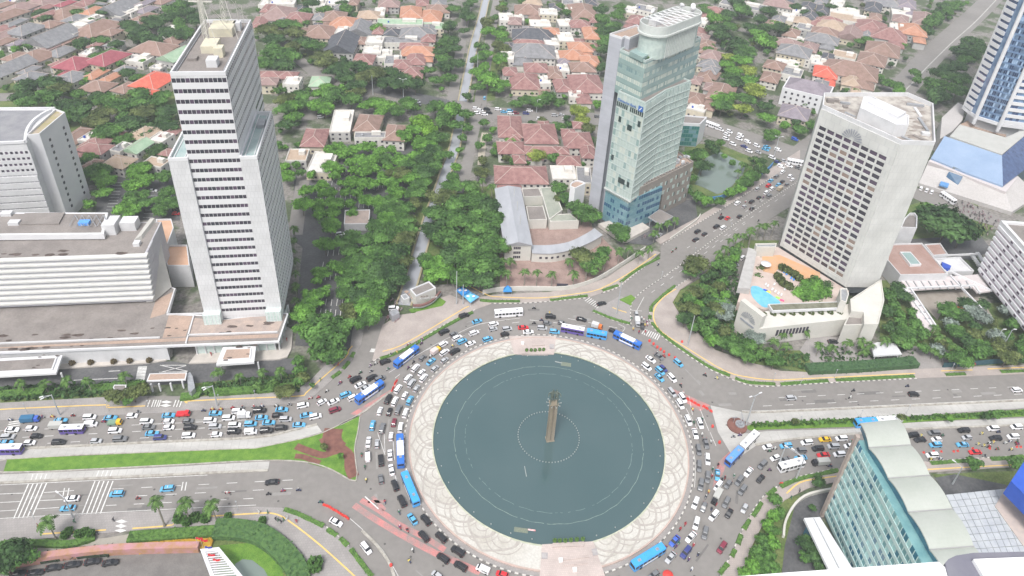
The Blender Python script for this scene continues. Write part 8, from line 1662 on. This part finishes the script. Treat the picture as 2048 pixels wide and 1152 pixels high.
def house(x, y, wp, hp_, c, rt_='h', wall=None, h=None, rot=None, label=None, zone=None):
    q = R; h = h or q.uniform(4.2, 7.2); z = h+1; X, Y = G(x, y, z); a, b = G(x-wp/2, y, z), G(x+wp/2, y, z); w = hypot(b[0]-a[0], b[1]-a[1])*1.02; a, b = G(x, y-hp_/2, z), G(x, y+hp_/2, z); d = hypot(b[0]-a[0], b[1]-a[1])*.95
    rot = radians(rot if rot is not None else (-14 if x < 512 else 4 if x < 1230 else -24) + q.uniform(-4, 4))
    T = thing('house', '', 'house', (X, Y, 0), rot, 'houses in the low rise neighbourhood'); wm_ = hw[wall if wall is not None else q.choice((0, 0, 1, 2))]; rm = RC[c][1]
    MB().box((0, 0, -.2), (w, d, h+.2)).build('wall', wm_, T)
    if rt_ == 'h': rh = min(w, d)*.26; mb = MB(); cs, ps = hip(mb, w, d, h, rh); mb.build('roof', rm, T); ed_ = [(cs[0], ps[0]), (cs[3], ps[0] if w >= d else ps[1]), (cs[1], ps[1] if w >= d else ps[0]), (cs[2], ps[1]), (ps[0], ps[1])]
    elif rt_ == 'g': rh = min(w, d)*.27; mb = MB(); cs, ps = gab(mb, w, d, h, rh); mb.build('roof', rm, T); ed_ = [(ps[0], ps[1])]
    else:
        ed_ = []; MB().box((0, 0, h), (w*.97, d*.97, .12)).build('roof', rm, T); mb = MB()
        for sx, sy, dx, dy in ((0, 1, w, .3), (0, -1, w, .3), (1, 0, .3, d-.6), (-1, 0, .3, d-.6)): mb.box((sx*(w/2-.15), sy*(d/2-.15), h-.02), (dx, dy, .8))
        mb.build('parapet', hw[0], T); MB().box((w*.2, d*.15, h+.1), (w*.3, d*.3, 2.2)).build('stair_house', hw[0], T)
        if q.random() < .6: MB().lathe((-w*.25, -d*.1, h+.1), [(.6, 0), (.65, 1.1), (.2, 1.4)], 10).build('water_tank', MATS['tank_blue'] if q.random() < .4 else grey_metal, T)
    if ed_:
        for e0_, e1_ in ed_:
            v0, v1 = Vector(e0_)+Vector((0, 0, .05)), Vector(e1_)+Vector((0, 0, .05))
            if (v1-v0).length > .5: MB().tube(v0, v1, .16, n=4).build('ridge', ridge_m, T)
    # side wing with a roof of its own on the bigger houses
    if rt_ == 'h' and w > 13 and q.random() < .75:
        s = q.choice((-1, 1)); ww, dd = w*.42, d*.5; oy = -(d/2+dd/2-.6) if q.random() < .6 else d*.3; ox = s*w*.24; MB().box((ox, oy, -.2), (ww, dd, h*.8)).build('wall', wm_, T); mb = MB(); k0 = len(mb.v); hip(mb, ww, dd, h*.78, min(ww, dd)*.25); mb.v = [(vx+ox, vy+oy, vz) for vx, vy, vz in mb.v]; mb.build('roof', rm, T)
    n = max(2, int(w/3.2)); fl = 2 if h > 5.4 else 1
    for f_ in range(fl):
        for k in range(n): inst('window', beam_mesh(1.3, .12, 1.2, win_dark, 'house_window'), T, (-w/2+w*(k+.5)/n, -d/2-.04, 1.1+f_*2.9), 0)
    for k in range(max(1, int(d/4))): inst('window', beam_mesh(.12, 1.2, 1.2, win_dark, 'house_window2'), T, (w/2+.04 if X < 30 else -w/2-.04, -d/2+d*(k+.5)/max(1, int(d/4)), 1.3+(2.9 if fl == 2 else 0)), 0)
    zn = zone or next((r[4] for r in REG if r[0] <= x < r[1] and r[2] <= y < r[3]), 'in the low rise neighbourhood')
    wz = f'{"hipped" if rt_ == "h" else "gabled" if rt_ == "g" else ""}'
    d_ = label or f'{RC[c][0]} {wz+"-" if wz else ""}roofed house'
    HS.append((T, d_, zn, x, y, 'x')); return T
HL = '''82,5,60,16,p 40,13,42,18,p 15,28,36,24,b 4,8,20,14,b 135,24,55,24,b 185,22,40,20,o 238,16,66,24,g,g 288,36,42,24,b 195,54,58,32,b 150,54,50,22,w,f 52,56,45,22,g 105,73,66,32,g,g 100,46,34,12,b 12,66,32,24,p 72,110,56,24,b 122,100,36,20,g 12,135,50,40,g,g 150,124,58,24,m 215,113,52,28,m 307,94,76,22,b 353,75,36,26,b
278,113,52,18,w,f 350,108,42,24,v,g 145,150,48,20,g 105,160,40,20,g 190,145,26,20,o 224,150,22,24,o 195,170,56,20,b 252,172,34,20,b 308,158,60,32,R 298,182,40,14,R 315,132,26,8,w,f 155,268,40,30,b 203,275,46,36,r 188,292,60,18,r 176,272,24,16,w,f 290,262,50,26,t 322,272,34,18,w,f 350,255,28,38,r,g 242,292,24,18,g,f 275,290,34,24,v,g 238,320,50,20,t 312,322,46,16,t,f 60,150,40,18,g 30,110,30,16,b 250,135,30,12,g
520,42,26,22,r 556,26,66,26,p 596,34,46,20,r 560,3,60,10,w,f 668,31,46,18,b 672,3,50,10,w,f 822,22,40,22,o 862,30,42,22,o 738,28,42,14,t 876,16,46,14,b 800,42,90,12,v,f 862,50,50,14,v,f 812,54,34,16,w,f 832,64,62,20,g 858,56,26,18,g 640,62,58,24,b 690,46,62,24,o 718,58,56,22,g,g 684,86,58,34,d,g 806,78,80,14,g,f 828,90,54,12,r 836,100,62,18,o 728,116,38,20,r 762,106,44,18,w,f 745,98,36,14,w,f 786,118,32,18,g,f 806,126,34,18,r 832,116,34,22,r 822,142,46,22,r 750,78,34,14,w,f
540,146,40,12,r 535,160,38,14,p 575,148,36,14,r 585,160,32,16,w,f 640,160,36,20,v 684,240,40,46,w,f 737,243,46,34,b 792,262,40,32,b 740,268,60,12,g,f 630,272,44,36,r 595,308,40,24,t,f 645,322,48,42,w,f 778,6,40,12,p 600,60,28,14,b
1056,18,50,18,b 1096,22,36,12,w,f 1166,22,48,30,b 1064,3,36,10,t 1145,3,40,10,g,f 1262,18,26,14,w,f 1290,15,40,12,g,f 1275,38,34,16,r 1080,45,40,14,w,f 1066,68,78,22,d 1130,44,28,14,w,f 1160,46,38,14,r 1183,64,30,24,o 1130,72,30,18,w,f 1160,92,44,18,o 1145,108,48,18,o 1180,120,34,22,o 1066,100,84,26,g 1106,108,26,18,w,f 1058,84,60,12,r 1072,133,44,18,r 1108,142,26,24,b 1126,134,22,14,w,f 1165,132,46,18,b 1049,160,54,32,r 1172,165,60,36,r 1125,168,30,26,r 1152,187,28,12,w,f 1020,140,26,16,r 1030,40,24,14,p
1020,250,44,44,r 1080,264,62,40,r 1155,277,54,32,r 1022,292,50,24,r 1085,297,66,16,r 1137,318,44,20,r 1042,346,100,36,r 1127,343,48,28,w,f 1168,348,28,34,g,f 1176,300,24,26,r
1394,62,34,18,r 1404,40,24,14,w,f 1424,108,34,18,p 1422,126,40,18,g 1416,150,34,24,b 1444,182,44,36,b 1392,194,34,22,b 1395,214,34,12,w,f 1487,8,80,14,g,f 1430,20,40,12,r
1558,6,50,12,p 1770,5,60,12,g 1748,12,26,18,d 1702,34,72,16,t,f 1805,22,36,20,w,f 1848,36,34,24,p 1798,54,30,14,w,f 1826,58,44,20,o 1660,40,40,12,r 1665,50,50,16,t 1650,62,44,14,b 1645,76,56,16,g 1575,84,46,14,p 1617,92,32,18,p 1590,100,56,20,g 1700,68,46,20,p,g 1742,52,50,22,r 1778,68,60,20,r 1766,97,56,24,b 1745,117,46,22,b 1690,108,40,14,t,f 1700,138,96,28,b 1652,142,40,22,R 1575,124,42,12,w,f 1550,128,34,16,b 1542,152,30,20,b 1590,222,50,26,u 1705,160,34,20,t 1640,122,30,12,w,f 1585,142,36,16,g,f 1690,20,50,12,w,f 1610,52,26,12,g,f'''
for tk in HL.split():
    f = tk.split(','); house(float(f[0]), float(f[1]), float(f[2]), float(f[3]), f[4], f[5] if len(f) > 5 else 'h')
# smaller houses of the same neighbourhoods
fq = random.Random(31); placed = [(h_[0].location.x, h_[0].location.y) for h_ in HS]+[(T_[0].location.x, T_[0].location.y) for T_ in TREES if 'canal' in T_[2] or 'wood' in T_[2] or 'street' in T_[2] or 'junction' in T_[2] or 'hotel block' in T_[2] or 'behind the pond' in T_[2] or 'road' in T_[2] or 'tower' in T_[2]]
for poly_, n_, kinds_ in (([(0, 0), (330, 0), (345, 60), (340, 170), (110, 150), (0, 160)], 34, 'bgguprgwwbm'), ([(520, 0), (880, 0), (880, 140), (700, 120), (660, 60), (520, 40)], 20, 'rgubogwwrd'), ([(1010, 0), (1205, 0), (1190, 180), (1010, 190)], 18, 'rrgubgwwod'), ([(1530, 0), (1840, 0), (1790, 90), (1740, 150), (1640, 200), (1560, 110)], 26, 'prugbbgtwwd'), ([(1390, 60), (1440, 100), (1430, 220), (1385, 220)], 6, 'rbgp'), ([(990, 240), (1190, 245), (1180, 360), (990, 350)], 6, 'rr'), ([(140, 255), (340, 260), (330, 335), (180, 330)], 8, 'rbpt')):
    poly = GP(poly_, 5); xs = [p[0] for p in poly]; ys = [p[1] for p in poly]; k = t0_ = 0
    while k < n_ and t0_ < 6000:
        t0_ += 1; p = (fq.uniform(min(xs), max(xs)), fq.uniform(min(ys), max(ys)))
        if inside(p, poly) and all(abs(p[0]-a) > 10 or abs(p[1]-b) > 10.5 for a, b in placed) and not blocked(p, 4):
            placed.append(p); k += 1; x, y = PR(*p, 6); c_ = fq.choice(kinds_); house(x, y, fq.uniform(17, 30), fq.uniform(11, 17), c_, 'f' if c_ == 'w' else 'h')
T = bthing('white_villa', 'big white three storey building with a violet grey hipped roof behind the hotel'); X, Y = G(1618, 170, 14); T.location = (X, Y, 0); T.rotation_euler = (0, 0, radians(-28))
MB().box((0, 0, 0), (30, 22, 12.5)).build('wall', white_clean, T); mb = MB(); hip(mb, 27, 19, 12.5, 5); mb.build('roof', RC['u'][1], T)
for r_ in range(3):
    for k in range(7): inst('window', beam_mesh(1.4, .12, 1.5, win_dark, 'villa_window'), T, (-12+k*4, -11.04, 1.6+r_*3.6), 0)
    for k in range(5): inst('window', beam_mesh(.12, 1.4, 1.5, win_dark, 'villa_window2'), T, (-15.04, -8+k*4, 1.6+r_*3.6), 0)
T = bthing('green_glass_office', 'low white office with a dark green curved glass front behind the glass tower')
p = [G(*q_, 15) for q_ in ((1365, 245), (1378, 236), (1417, 236), (1412, 250))]; q4 = [G(*q_, 15) for q_ in ((1360, 248), (1400, 250), (1414, 236), (1366, 232))]
block(T, 'wall', q4, 0, 15, white_clean, concrete_roof, .8, .5, white_clean)
facade(T, q4[0], q4[1], .5, 14, 8, 5, .92, .8, (mat('forest_glass', (.02, .12, .12), (.05, .2, .18), .1, .5), bg1), mat('forest_frame', (.1, .22, .2)), .2)
HS.append((None, 0, 0, 0, 0, 0)); HS.pop(); label_all(HS)
# ---------------------------------------------------------------- people on foot
def walker(m, step):
    p, e, r = human(0, step=step); return skin(p, e, r, m)
WM = [walker(mat('shirt_'+n_, c, rough=.9), .12+.06*k) for k, (n_, c) in enumerate(shirts[:4])]
hair_me = MB().lathe((0, -.02, 1.7), [(.1, -.04), (.12, .04), (.1, .12), (.04, .16)], 8).mesh('hair', mat('hair_black', (.015, .012, .01)))
PW = []
for zn, L_ in (('on the curved lower left pavement', ((552, 1041), (557, 1043), (562, 1046), (568, 1042), (574, 1041), (593, 1045), (536, 1028), (518, 1027))), ('on the lower left pavement', ((150, 1046), (78, 1056), (228, 1043), (196, 1069))), ('on the left hotel terrace', ((219, 722), (574, 683), (423, 712))), ('on the pavement beside the big tree', ((613, 758), (614, 762), (641, 762), (677, 732), (669, 728))), ('on the pink pavement right of the roundabout', ((1948, 732), (1598, 985), (1581, 998)))):
    for p in L_:
        k = R.randrange(4); o = bpy.data.objects.new('person', WM[k]); COL.objects.link(o); o.location = (*G(*p, .13), .13 if 'terrace' not in zn else .5); o.rotation_euler = (0, 0, R.uniform(0, 6)); o['category'] = 'person'; o['group'] = 'people walking'; inst('hair', hair_me, o); PW.append((o, f'person in {shirts[k][0]} shirt walking', zn, *p, 'x'))
label_all(PW)
